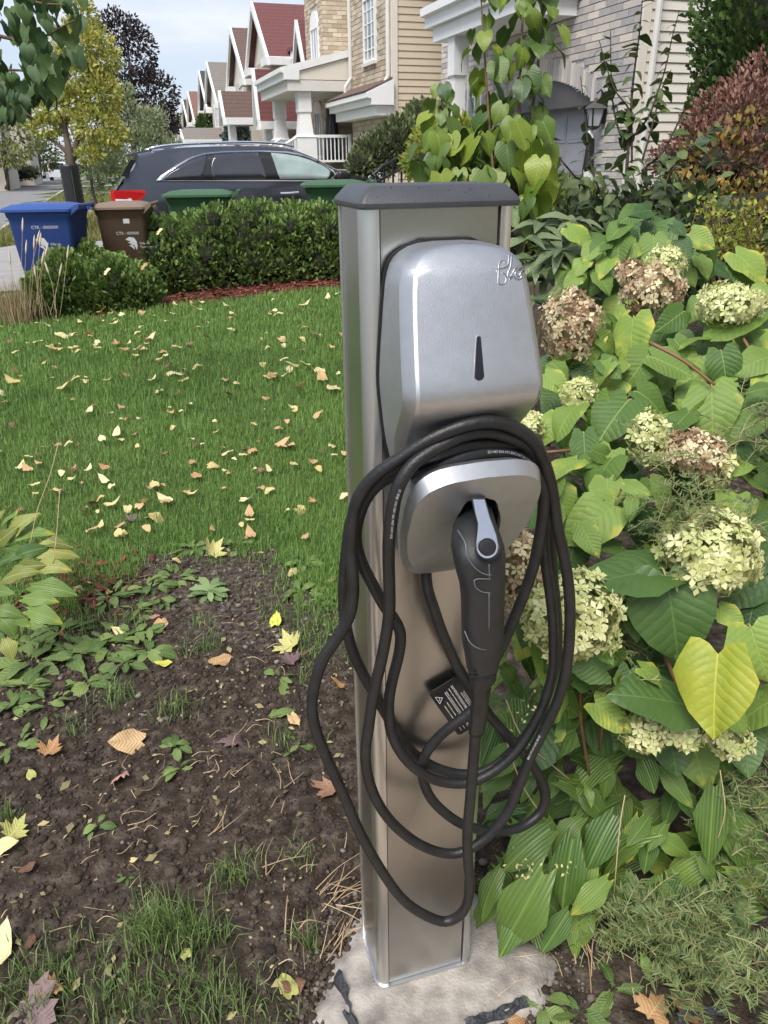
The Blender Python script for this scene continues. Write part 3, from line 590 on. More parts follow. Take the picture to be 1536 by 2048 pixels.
# moulded seams on the handle
def on_con(px, py, off=.0011):
    ys_ = [r_[2] for r_ in CB]; g = lambda i: np.interp(py, ys_, [r_[i] for r_ in CB]); xl, xr, bb, d = g(0), g(1), g(3), g(4)
    u_ = np.clip((px-(xl+xr)/2)/((xr-xl)/2), -.98, .98); return pf(px, py, bb+d*(1-abs(u_)**2.6)**(1/2.6)+off)
m_ = MB(); M_seam = mat('seam_grey', (.13,.135,.14), .4)
for P in ([(915,1060),(930,1085),(934,1110),(945,1130),(962,1145),(980,1150),(998,1146)], [(948,1162),(952,1175),(965,1184),(985,1185),(1001,1178)], [(948,1162),(955,1158),(980,1158),(1002,1156)], [(978,1128),(979,1156)], [(978,1186),(978,1240),(977,1300),(976,1330)], [(929,1262),(940,1285),(958,1297),(980,1298),(1000,1287)]):
    m_.tube(spline([on_con(*p) for p in P], 5), .0009, 5)
m_.build('seam', M_seam, con, True)
# silver latch lever with dark button
def lev(px, py, off): return pf(px, py, float(np.interp(py, [995,1040,1070,1125], [.126,.156,.172,.182]))+off)
LO = [(945,998),(950,1024),(956,1047),(954,1070),(952,1085)]+[(975+22.5*math.cos(t_), 1094+23.5*math.sin(t_)) for t_ in np.linspace(math.pi*1.03, -.05, 13)]+[(993,1070),(987,1053),(980,1036),(969,998)]
for nm, k, o0, o1, ma, pr in (('lever_seat', 1.16, -.012, .0012, M_plk, con), ('latch_lever', 1.0, 0, .0045, M_lever, con)):
    m_ = MB(); q = [(967+(x-967)*k, 1062+(y-1062)*(1+(k-1)*.45)) for x, y in LO]
    m_.loft([[lev(x, y, o0) for x, y in q], [lev(x, y, o1-.001) for x, y in q], [lev(967+(x-967)*.95, 1062+(y-1062)*.985, o1) for x, y in q]])
    lo_ = m_.build(nm, ma, pr, True, 35)
m_ = MB(); m_.loft([[lev(975+r_*math.cos(t_), 1094+r_*1.03*math.sin(t_), o) for t_ in np.arange(20)*math.pi/10] for r_, o in ((15.8,.0),(15.8,.0042),(15.1,.0052),(13.5,.0056),(6,.0054))]); m_.build('release_button', M_plk, lo_, True, 40)
m_ = MB(); m_.loft([[lev(975+r_*math.cos(t_), 1094+r_*1.03*math.sin(t_), o) for t_ in np.arange(20)*math.pi/10] for r_, o in ((17.6,.0),(17.6,.00465),(15.7,.00465))], caps=False); m_.build('button_groove', M_gap, lo_)
# warning tag
tgb = .0105; TL, TR, BL = pf(857,1387,tgb), pf(914,1352,tgb), pf(917,1472,tgb); ex, ey = TR-TL, BL-TL
TP = lambda u_, v, o=0: TL+ex*u_+ey*v+PN*o
m_ = MB(); wx, wy = np.linalg.norm(ex), np.linalg.norm(ey)
m_.prism([TP(.5+a/wx, .5+b_/wy) for a, b_ in rrect(wx/2, wy/2, .007)], -PN*.0012); tgo = m_.build('warning_tag', mat('tag_black', (.012,.012,.013), .35), cb_)
m_ = MB()
TRI = [(.10,.12),(.10,.27),(.27,.20)]
for i in range(3):
    a, b2 = np.array(TRI[i]), np.array(TRI[(i+1) % 3]); m_.tube([TP(*a, .0006), TP(*b2, .0006)], .0006, 4)
m_.tube([TP(.2,.17,.0006), TP(.165,.205,.0006), TP(.18,.2,.0006), TP(.13,.215,.0006)], .0005, 4)
for lx, v0, v1 in ((.18,.36,.93),(.30,.32,.62),(.30,.68,.93),(.42,.14,.93),(.47,.14,.9),(.58,.12,.93),(.68,.1,.93),(.72,.1,.62),(.74,.66,.93),(.82,.30,.93),(.87,.32,.9),(.92,.3,.93)):
    v = v0
    while v < v1:
        l = random.uniform(.015, .075); l = min(l, v1-v)
        m_.hexa([TP(x, y, o) for o in (.0002, .0006) for x, y in ((lx-.012,v),(lx+.012,v),(lx+.012,v+l),(lx-.012,v+l))]); v += l+random.uniform(.008, .022)
m_.build('tag_print', M_white, tgo, kind='stuff')
# printed type on the cable: glyphs bent on to the sleeve
def glyphs(txt):
    cu = bpy.data.curves.new('t', 'FONT'); cu.body = txt; cu.size = 1; cu.resolution_u = 2; ob = bpy.data.objects.new('t', cu); col.objects.link(ob)
    bpy.context.view_layer.update(); me = bpy.data.meshes.new_from_object(ob.evaluated_get(bpy.context.evaluated_depsgraph_get()))
    V = np.array([v.co[:] for v in me.vertices]).reshape(-1, 3); Fq = [tuple(p.vertices) for p in me.polygons]
    bpy.data.objects.remove(ob); bpy.data.curves.remove(cu); bpy.data.meshes.remove(me); return V, Fq
seg = np.linalg.norm(np.diff(CP, axis=0), axis=1); arc = np.concatenate([[0], np.cumsum(seg)])
def cable_text(txt, near, size, flip=False, roll=0.):
    k = int(np.argmin(np.linalg.norm(CP-pf(*near), axis=1))); s0 = arc[k]; V, Fq = glyphs(txt); out = []
    for x, y, _ in V:
        s_ = s0+(-x if flip else x)*size; P = np.array([np.interp(s_, arc, CP[:, i]) for i in range(3)]); P2 = np.array([np.interp(s_+.002, arc, CP[:, i]) for i in range(3)])
        T = unit(P2-P); view = unit(EYE-P); nn = unit(view-T*(view@T)); side = np.cross(nn, T)*(-1 if flip else 1); ph = (y-.35)*size/CRAD+roll
        out.append(P+(nn*math.cos(ph)+side*math.sin(ph))*(CRAD+.00025))
    m_ = MB(); m_.add(out, Fq); m_.build('cable_print', M_white, cabo, kind='stuff')
cable_text('E51487 EVE FT1 EVC1167 21111808', (965,900,.098), .0045, True, -.1)
cable_text('ST EVJE 105C DRY 60C WET 600V VDE', (797,973,.116), .0042, False, .35)
cable_text('E51487 EVC1167 21111808', (1082,1468,.087), .0042, True, -.2)
cable_text('EVC1167 21111808', (1091,1090,.052), .0038, False, .2)
# ================================================================ houses
M_brG = mat('brick_grey', (.36,.34,.34), .85, c2=(.66,.58,.50), rand=.85, scale=7, bump=.35, bscale=30)
M_brT = mat('brick_tan', (.38,.30,.21), .85, c2=(.62,.53,.41), rand=.8, scale=7, bump=.35, bscale=30)
M_brGs = mat('brick_grey_far', (.36,.34,.34), .85, c2=(.66,.58,.50), island=.85, scale=7, bump=.35, bscale=30)
M_brTs = mat('brick_tan_far', (.38,.30,.21), .85, c2=(.62,.53,.41), island=.8, scale=7, bump=.35, bscale=30)
M_mor = mat('mortar', (.50,.48,.45), .9, var=.1)
M_mort = mat('mortar_tan', (.50,.44,.35), .9, var=.1)
M_sidT = mat('vinyl_siding_tan', (.60,.50,.37), .5, var=.05, scale=2, rand=.2)
M_sidC = mat('vinyl_siding_cream', (.72,.66,.57), .5, var=.05, scale=2, rand=.2)
M_trim = mat('white_trim', (.80,.79,.77), .5, var=.04)
M_soff = mat('soffit', (.66,.63,.58), .6, var=.05)
M_glass = mat('window_pane', (.30,.34,.38), .06, 0, var=.2, scale=1.2, spec=.9)
M_gard = mat('garage_grey', (.30,.30,.33), .5, var=.06, scale=2)
M_char = mat('charcoal_metal', (.085,.08,.08), .45, var=.1)
M_blackm = mat('black_metal', (.015,.015,.016), .4)
def roofm(n, c, c2): return mat('shingle_'+n, c, .9, c2=c2, island=.25, scale=9, stretch=(1,1,4), bump=.5, bscale=40, bands=8)
M_rred = roofm('red', (.11,.036,.036), (.21,.082,.078)); M_rbrn = roofm('brown', (.10,.06,.05), (.19,.12,.10)); M_rdk = roofm('dark', (.035,.037,.045), (.09,.09,.10)); M_rtan = roofm('taupe', (.15,.13,.11), (.27,.24,.21)); M_rter = roofm('russet', (.15,.075,.06), (.28,.15,.12)); M_rchoc = roofm('chocolate', (.05,.038,.034), (.11,.085,.075))
def unitbox(name, m_):
    mb = MB(); mb.box((0, 0, 0), (1, 1, 1)); me = bpy.data.meshes.new(name); me.from_pydata(mb.v, [], mb.f); me.materials.append(m_)
    bm = bmesh.new(); bm.from_mesh(me); bmesh.ops.recalc_face_normals(bm, faces=bm.faces); bm.to_mesh(me); bm.free(); return me
def brickwork(par, me1, mats_far, face, s0, s1, z0, z1, bl, bh, holes=(), want=None, axis='s', outw=-1, cnt=None):
    """bricks laid on a wall face; axis 's': face is a plane u=face seen from the street; axis 'u': plane s=face"""
    far = MB(); rowi = 0; z = z0; gap = .012; n = 0
    while z+bh*.5 < z1:
        off = (rowi % 2)*bl/2; s = s0-off
        while s < s1:
            a, b_ = max(s, s0)+gap/2, min(s+bl, s1)-gap/2; zt = min(z+bh-gap, z1)
            s += bl
            if b_-a < .04: continue
            ca, czz = (a+b_)/2, (z+zt)/2
            if any((h0 < ca < h1 and g0 < czz < (g1(ca) if callable(g1) else g1)) for h0, h1, g0, g1 in holes): continue
            jd = random.uniform(-.002, .003)
            if axis == 's': c = W(face+outw*(.004+jd), ca, czz); ax = (SS, UU, PZ)
            else: c = W(ca, face+outw*(.004+jd), czz); ax = (UU, SS, PZ)
            if cnt is not None and cnt[0] < 300 and want and want(*proj(c)):
                M = Matrix.Identity(4); sz = (b_-a, .02, zt-z)
                for i in range(3):
                    for k in range(3): M[i][k] = ax[k][i]*sz[k]
                    M[i][3] = c[i]
                link('brick', me1, par, mw=M); cnt[0] += 1
            else: far.box(c, (b_-a, .02, zt-z), ax)
        z += bh; rowi += 1
    if far.v: far.build('brick_courses', mats_far, par, kind='stuff')
def siding(par, m_, plane_s, u0, u1, z0, z1, h=.115, outw=-1, axis='u', individually=True):
    z = z0; mb = None
    while z < z1:
        zt = min(z+h, z1); P = []
        for t_, d, zz in ((0,.022,z),(0,.004,zt),(1,.004,zt),(1,.022,z)):
            uu = u0 if t_ == 0 else u1; P.append(W(uu, plane_s+outw*d, zz) if axis == 'u' else W(plane_s+outw*d, uu, zz))
        n_ = SS if axis == 'u' else UU
        if individually or mb is None: mb = MB()
        mb.prism(P, n_*(-outw)*.02)
        if individually: mb.build('siding_board', m_, par)
        z = zt
    if not individually: mb.build('siding_boards', m_, par, kind='stuff')
def window(par, face, s0, s1, z0, z1, nv=1, nh=2, axis='s', fr=.06, arch=0., sill=True):
    mb = MB(); d0, d1 = face-.045, face+.02
    def wb(m, a0, a1, b0, b1, e0, e1):
        m.wbox(e0, e1, a0, a1, b0, b1) if axis == 's' else m.wbox(a0, a1, e0, e1, b0, b1)
    wb(mb, s0, s0+fr, z0, z1, d0, d1); wb(mb, s1-fr, s1, z0, z1, d0, d1); wb(mb, s0+fr, s1-fr, z0, z0+fr, d0, d1); wb(mb, s0+fr, s1-fr, z1-fr, z1, d0, d1)
    if arch:
        q = [W(face-.045, s0+(s1-s0)*(1-math.cos(t_))/2, z1+arch*math.sin(t_)) for t_ in np.linspace(0, math.pi, 9)]; mb.prism(q, UU*.06)
    fr_ = mb.build('window', M_trim, par)
    mb = MB(); wb(mb, s0+fr, s1-fr, z0+fr, z1-fr, face-.012, face+.012); mb.build('pane', M_glass, fr_)
    mb = MB()
    for k in range(1, nv+1): c = s0+(s1-s0)*k/(nv+1); wb(mb, c-.02, c+.02, z0+fr, z1-fr, face-.03, face-.013)
    for k in range(1, nh+1): c = z0+(z1-z0)*k/(nh+1); wb(mb, s0+fr, s1-fr, c-.012, c+.012, face-.027, face-.0135)
    mb.build('glazing_bars', M_trim, fr_)
    if sill: mb = MB(); wb(mb, s0-.05, s1+.05, z0-.07, z0-.002, face-.08, face+.02); mb.build('sill', M_soff, par)
def gable(par, m_roof, u0, u1, sc, hw, ze, zr, over=.25, th=.12, fas=True, name='roof'):
    """roof with its ridge along u"""
    k = (zr-ze)/hw; hw2 = hw+over; ze2 = ze-over*k
    rf = MB()
    for sg in (-1, 1): rf.prism([W(u0-over, sc, zr+th), W(u1, sc, zr+th), W(u1, sc+sg*hw2, ze2+th), W(u0-over, sc+sg*hw2, ze2+th)], (0, 0, -th+.01))
    r_ = rf.build(name, m_roof, par)
    if fas:
        mb = MB()
        for sg in (-1, 1):
            mb.prism([W(u0-over-.03, sc, zr+th+.02), W(u0-over-.03, sc, zr-.13), W(u0-over-.03, sc+sg*(hw2+.03), ze2-.13), W(u0-over-.03, sc+sg*(hw2+.03), ze2+th+.02)], UU*.1)
            s_in = sc+sg*hw2; a, b_ = sorted((s_in, s_in+sg*.13)); mb.wbox(u0-over+.07, u1, a, b_, ze2-.12, ze2+th-.02)
        mb.build('fascia', M_trim, r_)
    return r_
def lap_wall(par, m_, u0, u1, s0, s1, z0, z1, name='wall'):
    mb = MB(); mb.wbox(u0, u1, s0, s1, z0, z1); return mb.build(name, m_, par)
def pgram(mb, u0, u1, s0, s1, prof):
    """extrude a (u,z) profile along s"""
    mb.prism([W(u, s0, z) for u, z in prof], SS*(s1-s0))
# ---- grey brick house next door
G = thing('brick_house', 'grey brick house with grey garage door and cream vinyl side, right behind the shrubs', 'house', W(10, 13, .3))
gu, gs = 6.9, 9.86
lap_wall(G, M_mor, gu+.012, 15, gs+.05, gs+.95, .1, 6.2); lap_wall(G, M_mor, gu+.012, 15, gs+.95, 13.9, 2.75, 6.2); lap_wall(G, M_mor, gu+.012, 15, 13.9, 16.7, .1, 6.2)
lap_wall(G, M_mor, gu+.42, 15, gs+.951, 13.899, .1, 2.749)
meG = unitbox('brick', M_brG); cntG = [0]
arc_ = lambda s: 2.2+.42*math.sin(math.pi*min(1, max(0, (s-gs-.95)/(13.9-gs-.95))))**.8
brickwork(G, meG, M_brGs, gu, gs+.06, 16.7, .2, 5.4, .285, .094, holes=((gs+.72, 14.1, 0, lambda s: arc_(s)+.34),(14.6,15.3,1.4,3.0),(15.6,16.3,1.4,3.0),(12.6,14.9,3.35,3.9)), want=lambda x, y: 1085 < x < 1290 and -20 < y < 400, cnt=cntG)
siding(G, M_sidC, gs+.03, gu+.1, 13, .3, 5.2, .118)
mb = MB(); mb.wbox(gu-.02, gu+.1, gs-.01, gs+.055, .2, 5.4); mb.build('corner_board', M_sidC, G)
mb = MB(); mb.tube([W(gu+.16, gs-.07, .4), W(gu+.16, gs-.07, 5.4)], .045, 8); mb.build('downspout', M_soff, G)
# arched garage opening
sv = np.linspace(gs+.95, 13.9, 15)
mb = MB()
for i in range(14):     # soldier bricks over the arch
    pass
so_ = unitbox('brick', M_brG)
for s in np.arange(gs+.75, 14.05, .088):
    zb = arc_(s)-.0 if gs+.95 < s < 13.9 else 2.2; M = Matrix.Identity(4); c = W(gu-.012, s, zb+.16); sz = (.076, .03, .30); ax = (SS, UU, PZ)
    for i in range(3):
        for k in range(3): M[i][k] = ax[k][i]*sz[k]
        M[i][3] = c[i]
    link('brick', so_, G, mw=M)
mb = MB(); mb.prism([W(gu+.012, s, arc_(s)+.06) for s in sv]+[W(gu+.012, s, 2.749) for s in sv[::-1]], UU*.25); mb.build('arch_infill', M_mor, G)
mb = MB(); mb.loft([[W(gu-.005, s, arc_(s)), W(gu+.4, s, arc_(s)), W(gu+.4, s, arc_(s)+.06), W(gu-.005, s, arc_(s)+.06)] for s in sv]); mb.build('arch_soffit', M_char, G)
mb = MB(); mb.prism([W(gu+.03, s, arc_(s)) for s in sv]+[W(gu+.03, s, 2.22) for s in sv[::-1]], UU*.05); mb.build('arch_panel', M_char, G)
mb = MB(); mb.wbox(gu+.28, gu+.33, gs+.95, 13.9, .2, 2.3); gd = mb.build('garage_door', M_gard, G)
for r_ in range(4):
    for c_ in range(5):
        a, z = gs+1.02+c_*.57, .32+r_*.47; mb = MB(); mb.wbox(gu+.268, gu+.279, a, a+.49, z, z+.38); mb.wbox(gu+.262, gu+.2675, a+.05, a+.44, z+.05, z+.33); mb.build('door_panel', M_gard, gd)
# porch
mb = MB(); pgram(mb, 0, 0, 11.4, 14.75, [(5.75,3.62),(5.75,3.78),(5.66,3.80),(5.66,3.92),(6.9,4.35),(6.9,3.62)]); pr = mb.build('porch_roof', M_trim, G)
mb = MB(); mb.wbox(5.85, 6.88, 11.5, 14.6, 3.40, 3.615); mb.build('porch_beam', M_trim, G)
mb = MB(); mb.loft([[W(6.05+a, 13.9+b_, z) for a, b_ in ((-h,-h),(h,-h),(h,h),(-h,h))] for h, z in ((.17,.3),(.17,.6),(.13,.65),(.10,2.75),(.10,2.8),(.14,2.83),(.14,3.40))]); mb.build('porch_column', M_trim, G)
window(G, gu, 14.62, 15.28, 1.42, 2.98, 1, 3); window(G, gu, 15.62, 16.28, 1.42, 2.98, 1, 3)
lap_wall(G, M_co, 5.7, 6.88, 13.2, 16.7, .1, 1.0, 'porch_floor')
gable(G, M_rchoc, gu, 15, 13.3, 3.6, 5.9, 8.6, name='roof')
# wall lantern and hanging figure
lt = thing('wall_lantern', 'black wall lantern beside the grey garage door', 'lantern', W(gu-.1, 10.55, 2.0)); cs = W(gu-.16, 10.55, 0)
def fr4(h, z): return [cs+UU*a+SS*b_+PZ*z for a, b_ in ((-h,-h),(h,-h),(h,h),(-h,h))]
mb = MB(); mb.loft([fr4(.13,2.14), fr4(.03,2.22), fr4(.012,2.28)]); mb.build('lantern_roof', M_char, lt)
mb = MB(); mb.loft([fr4(.09,2.138), fr4(.055,1.92)]); mb.build('lantern_glass', mat('lantern_glass', (.42,.44,.47), .15), lt)
mb = MB()
for i in range(4): mb.tube([fr4(.095,2.138)[i], fr4(.058,1.915)[i]], .012, 4)
mb.loft([fr4(.062,1.92), fr4(.062,1.9), fr4(.02,1.87)]); mb.build('lantern_frame', M_blackm, lt)
mb = MB(); mb.wbox(gu-.012, gu-.035, 10.47, 10.63, 1.95, 2.35); mb.tube([W(gu-.02,10.55,2.3), W(gu-.1,10.55,2.38), W(gu-.16,10.55,2.33)], .014, 6); mb.build('bracket', M_blackm, lt)
def ghost(name, c, h, w, m_, label, seed=1, hood=True):
    r_ = random.Random(seed); mb = MB(); R2 = []
    for i in range(9):
        t_ = i/8; ww = w*(.32+.25*math.sin(min(1, t_*4)*math.pi/2)+.45*t_)*(1 if t_ > .12 else .75)
        R2.append([c+UU*(ww*math.cos(a)*(1+.25*math.sin(5*a+seed)*t_))+SS*(ww*.8*math.sin(a)*(1+.2*math.sin(4*a)*t_))+PZ*(-h*t_+(r_.uniform(-.05, .05)*h if i == 8 else 0)) for a in np.arange(14)*2*math.pi/14])
    mb.loft(R2); return tag(mb.build(name, m_, smooth=True), label, 'decoration')
gh = thing('hanging_figure', 'small black and white cloth figure hanging below the wall lantern', 'decoration', W(gu-.12, 10.62, 1.4))
def rag(par, nm, c, h, w, m_, seed):
    o = ghost(nm, c, h, w, m_, None, seed); setpar(o, par); 
    for k in ('label', 'category'):
        if k in o: del o[k]
rag(gh, 'cloak', W(gu-.14, 10.62, 1.86), .62, .09, M_blackm, 2); rag(gh, 'head', W(gu-.17, 10.6, 1.88), .12, .06, M_trim, 3); rag(gh, 'skirt', W(gu-.15, 10.6, 1.42), .34, .11, mat('white_gauze', (.55,.55,.54), .8), 4)
# ---- tan brick house
T = thing('brick_house', 'tan brick house with beige siding, white porch and tall arched windows behind the car', 'house', W(10, 22, .3))
tu, ts = 6.25, 17.95; rc = 7.1
lap_wall(T, M_mort, tu+.012, 15, ts+.05, 21.1, .1, 6.3); lap_wall(T, M_mort, rc+.012, 15, 21.1, 23.85, .1, 6.3); lap_wall(T, M_mort, tu+.012, 15, 23.85, 25.85, .1, 6.3)
meT = unitbox('brick', M_brT); cntT = [0]; vis = lambda x, y: 700 < x < 790 and -10 < y < 330
brickwork(T, meT, M_brTs, tu, ts+.06, 21.1, .3, 6.2, .285, .105, holes=((19.0,20.0,3.56,4.92),(18.55,20.45,0,2.2),(17.9,21.2,2.62,3.12)), want=vis, cnt=cntT)
vis2 = lambda x, y: 605 < x < 700 and -10 < y < 330
brickwork(T, meT, M_brTs, tu, 23.85, 25.85, 1.3, 6.2, .285, .105, holes=((24.2,25.2,4.08,5.45),(24.2,25.2,1.55,3.2)), want=vis2, cnt=cntT)
brickwork(T, meT, M_brTs, rc, 21.1, 23.85, 1.3, 3.5, .285, .105, holes=((22.2,23.2,1.3,3.3),), want=vis2, cnt=cntT)
brickwork(T, meT, M_brTs, 23.85, tu, rc, 1.3, 6.2, .285, .105, want=vis2, cnt=cntT, axis='u')
siding(T, M_sidC, rc, 21.1, 23.85, 3.5, 6.2, .13, axis='s', individually=False)
siding(T, M_sidT, ts+.03, tu+.12, 15, .3, 6.2, .135)
mb = MB(); mb.wbox(tu-.02, tu+.12, ts-.01, ts+.055, .2, 6.2); mb.build('corner_board', M_sidC, T)
mb = MB(); mb.tube([W(tu-.06, ts+.12, 6.2), W(tu-.06, ts+.12, 3.2), W(tu-.2, ts+.12, 2.95)], .05, 8); mb.build('downspout', M_soff, T); mb = MB(); mb.tube([W(tu-.05, 21.02, 6.2), W(tu-.05, 21.02, 3.4), W(tu-.2, 21.02, 3.2), W(tu-.2, 21.02, 2.7)], .05, 8); mb.build('downspout', M_soff, T)
window(T, tu, 19.05, 19.95, 3.6, 4.9, 2, 4); window(T, rc, 21.9, 22.6, 4.1, 5.6, 1, 3); window(T, tu, 24.25, 25.15, 4.13, 5.0, 2, 0, arch=.38, sill=False); window(T, tu, 24.25, 25.15, 1.6, 2.85, 2, 0, arch=.32)
mb = MB(); pgram(mb, 0, 0, ts-.12, 21.45, [(5.72,2.62),(5.72,2.74),(5.62,2.76),(5.62,2.86),(6.245,3.12),(6.245,2.62)]); er = mb.build('eave', M_trim, T)
mb = MB(); pgram(mb, 0, 0, ts-.02, 21.35, [(5.60,2.875),(5.60,2.90),(6.245,3.17),(6.245,3.135)]); mb.build('eave_shingles', M_rbrn, er)
mb = MB(); mb.wbox(5.85, 6.24, ts, 21.3, 2.42, 2.615); mb.build('eave_beam', M_trim, er)
mb = MB(); mb.wbox(tu-.03, tu+.02, 18.6, 20.4, .3, 2.15); gd = mb.build('garage_door', M_trim, T)
for k in range(3): mb = MB(); mb.wbox(tu-.045, tu-.031, 18.75+k*.55, 19.2+k*.55, 1.6, 2.0); mb.build('pane', M_glass, gd)
# porch
mb = MB(); pgram(mb, 0, 0, 21.15, 25.0, [(4.5,3.36),(4.5,3.5),(4.42,3.52),(4.42,3.62),(7.09,4.25),(7.09,4.1),(4.9,3.56),(4.9,3.36)]); pr = mb.build('porch_roof', M_trim, T)
mb = MB(); pgram(mb, 0, 0, 21.2, 21.3, [(4.9,3.37),(4.9,3.545),(7.08,4.09),(7.08,3.37)]); mb.build('porch_gable_siding', M_sidC, T)
mb = MB(); mb.wbox(4.6, 7.08, 21.2, 24.95, 3.12, 3.355); mb.build('porch_beam', M_soff, T)
def column(par, u, s, z0, z1, h=.2):
    mb = MB(); mb.loft([[W(u+a, s+b_, z) for a, b_ in ((-k,-k),(k,-k),(k,k),(-k,k))] for k, z in ((h*1.25,z0),(h*1.25,z0+.75),(h*1.35,z0+.78),(h*.95,z0+.84),(h*.7,z1-.5),(h*.85,z1-.46),(h*.85,z1))]); return mb.build('porch_column', M_trim, par)
column(T, 5.05, 21.5, 1.3, 3.12); column(T, 5.05, 24.6, 1.3, 3.12)
lap_wall(T, M_co, 4.7, 7.05, 21.2, 24.95, .1, 1.3, 'porch_floor')
rl = MB(); rl.wbox(5.3, 6.24, 21.26, 21.33, 2.06, 2.13); rl.wbox(5.3, 6.24, 21.26, 21.33, 1.48, 1.53); rl.wbox(6.17, 6.24, 21.25, 21.34, 1.3, 2.14); rail = rl.build('porch_railing', M_trim, T)
for k in range(8): b2 = MB(); b2.wbox(5.36+k*.105, 5.385+k*.105, 21.28, 21.31, 1.531, 2.059); b2.build('baluster', M_trim, rail)
for s in (21.4, 23.6):
    rl = MB(); rl.tube([W(4.85, s, 2.1), W(3.4, s, 1.35)], .04, 6); rl.tube([W(4.85, s, 1.5), W(3.4, s, .75)], .03, 6); rl.wbox(3.33, 3.45, s-.06, s+.06, .15, 1.4)
    for k in range(7): u_ = 3.55+k*.19; z_ = 1.35+(u_-3.4)*.517; rl.tube([W(u_, s, z_-.6), W(u_, s, z_)], .016, 5)
    rl.build('stair_railing', M_trim, T)
for k in range(6): lap_wall(T, M_co, 4.7-(k+1)*.25, 4.7-k*.25, 21.5, 23.5, .1, 1.1-k*.18, 'step')
mb = MB(); mb.wbox(rc-.03, rc+.02, 22.25, 23.15, 1.3, 3.2); mb.build('front_door', mat('door_white', (.7,.72,.74), .4), T)
gable(T, M_rchoc, tu, 15, 22, 4.2, 6.3, 9, name='roof')
ghost('hanging_figure', W(6.3, 23.4, 3.02), 1.5, .22, M_blackm, 'tall black cloth figure hanging on the porch of the tan house', 5)
ghost('hanging_figure', W(6.0, 22.1, 2.7), 1.1, .18, M_blackm, 'shorter black cloth figure by the porch wall of the tan house', 6)
# ---- neighbours on the near side, mirrored in the steel of the post
for k, (s_, m_w, lab) in enumerate(((-13, 'M_brTs', 'tan brick house on the near side of the lot, out of frame'), (-23, 'M_brGs', 'grey brick house down the near side of the street, out of frame'), (-1.2, 'M_brTs', 'home of the charging post, brick house at the right, out of frame'))):
    h = thing('brick_house', lab, 'house', W(10, s_, 0)); lap_wall(h, globals()[m_w], 5.6, 14, s_-3.6, s_+4.2, -.1, 5.6); gable(h, M_rchoc, 5.6, 14, s_+.3, 4.1, 5.6, 8.2)
    window(h, 5.6, s_-2.4, s_-.9, 3.2, 4.6, 1, 2); window(h, 5.6, s_+1, s_+2.5, 3.2, 4.6, 1, 2); mb = MB(); mb.wbox(5.55, 5.6, s_-2.6, s_+.2, .05, 2.2); mb.build('garage_door', M_trim, h)
# ---- the row beyond
def row_house(label, sc, zr, m_roof, m_wall, hw, drop, u0=6.25, s0=None, s1=None, zw=5.0, main=None, porch=None, m_porch=None, second=None):
    h = thing('row_house', label, 'house', W(u0+4, sc, .3), 'houses along the street')
    s0 = sc-hw-1.8 if s0 is None else s0; s1 = sc+hw+1.8 if s1 is None else s1
    lap_wall(h, m_wall, u0+.9, u0+9, s0, s1, .1, zw+.2)
    lap_wall(h, m_wall, u0, u0+.89, sc-hw+.1, sc+hw-.1, .1, zr-drop-.02, 'wing_wall')
    mb = MB(); mb.prism([W(u0, sc-hw+.1, zr-drop-.02), W(u0, sc+hw-.1, zr-drop-.02), W(u0, sc, zr-.12)], UU*4); mb.build('gable_wall', M_sidC, h)
    gable(h, m_roof, u0, u0+9, sc, hw, zr-drop, zr, .3)
    if second: gable(h, m_roof, u0+.5, u0+9, second[0], second[1], second[2]-second[3], second[2], .3); lap_wall(h, m_wall, u0+.5, u0+.88, second[0]-second[1]+.1, second[0]+second[1]-.1, .1, second[2]-second[3], 'wing_wall')
    window(h, u0, sc-.55, sc+.55, 3.3, 4.6, 1, 2); window(h, u0, sc-.55, sc+.55, 1.3, 2.5, 1, 2)
    # cornice with returns under the eaves
    mb = MB(); mb.wbox(u0-.35, u0+.88, sc-hw-.3, sc-hw+.75, zr-drop-.36, zr-drop-.1); mb.wbox(u0-.35, u0-.002, sc+hw-.75, sc+hw+.3, zr-drop-.36, zr-drop-.1); mb.build('cornice', M_trim, h, kind='stuff')
    if s0 < sc-hw-.4: mb = MB(); mb.wbox(u0+.55, u0+.88, s0, sc-hw-.31, zw-.2, zw+.05); mb.build('eave_board', M_trim, h)
    mb = MB(); mb.prism([W(u0+.5, s0-.2, zw+.05), W(u0+.5, s1+.2, zw+.05), W(u0+5, s1+.2, zw+2.2), W(u0+5, s0-.2, zw+2.2)], (0, 0, .1)); mb.build('main_roof', m_roof, h)
    if porch:
        pc, phw, pze, pzr, pu = porch
        gable(h, m_porch or m_roof, pu, u0+.85, pc, phw, pze, pzr, .2, name='porch_roof')
        mb = MB(); mb.prism([W(pu, pc-phw+.05, pze), W(pu, pc+phw-.05, pze), W(pu, pc, pzr-.05)], UU*.1); mb.build('porch_gable', M_trim, h)
        mb = MB(); mb.wbox(pu-.02, u0+.85, pc-phw, pc-phw+.2, pze-.3, pze-.01); mb.wbox(pu-.02, pu+.2, pc-phw+.201, pc+phw, pze-.3, pze-.01); mb.build('porch_beam', M_soff, h)
        for ds in (-phw+.18, phw-.18):
            mb = MB(); mb.loft([[W(pu+.15+a, pc+ds+b_, z) for a, b_ in ((-k,-k),(k,-k),(k,k),(-k,k))] for k, z in ((.17,.2),(.17,1.2),(.13,1.25),(.10,pze-.31))]); mb.build('porch_column', M_trim, h)
        mb = MB(); mb.wbox(u0+.84, u0+.9, pc-.5, pc+.5, .9, 2.9); mb.build('front_door', M_char, h)
M_wB = mat('brick_mauve_far', (.40,.33,.28), .85, c2=(.55,.47,.40), scale=3, bump=.3, bscale=8)
M_wS = mat('wall_beige_far', (.55,.49,.41), .8, var=.1, scale=2)
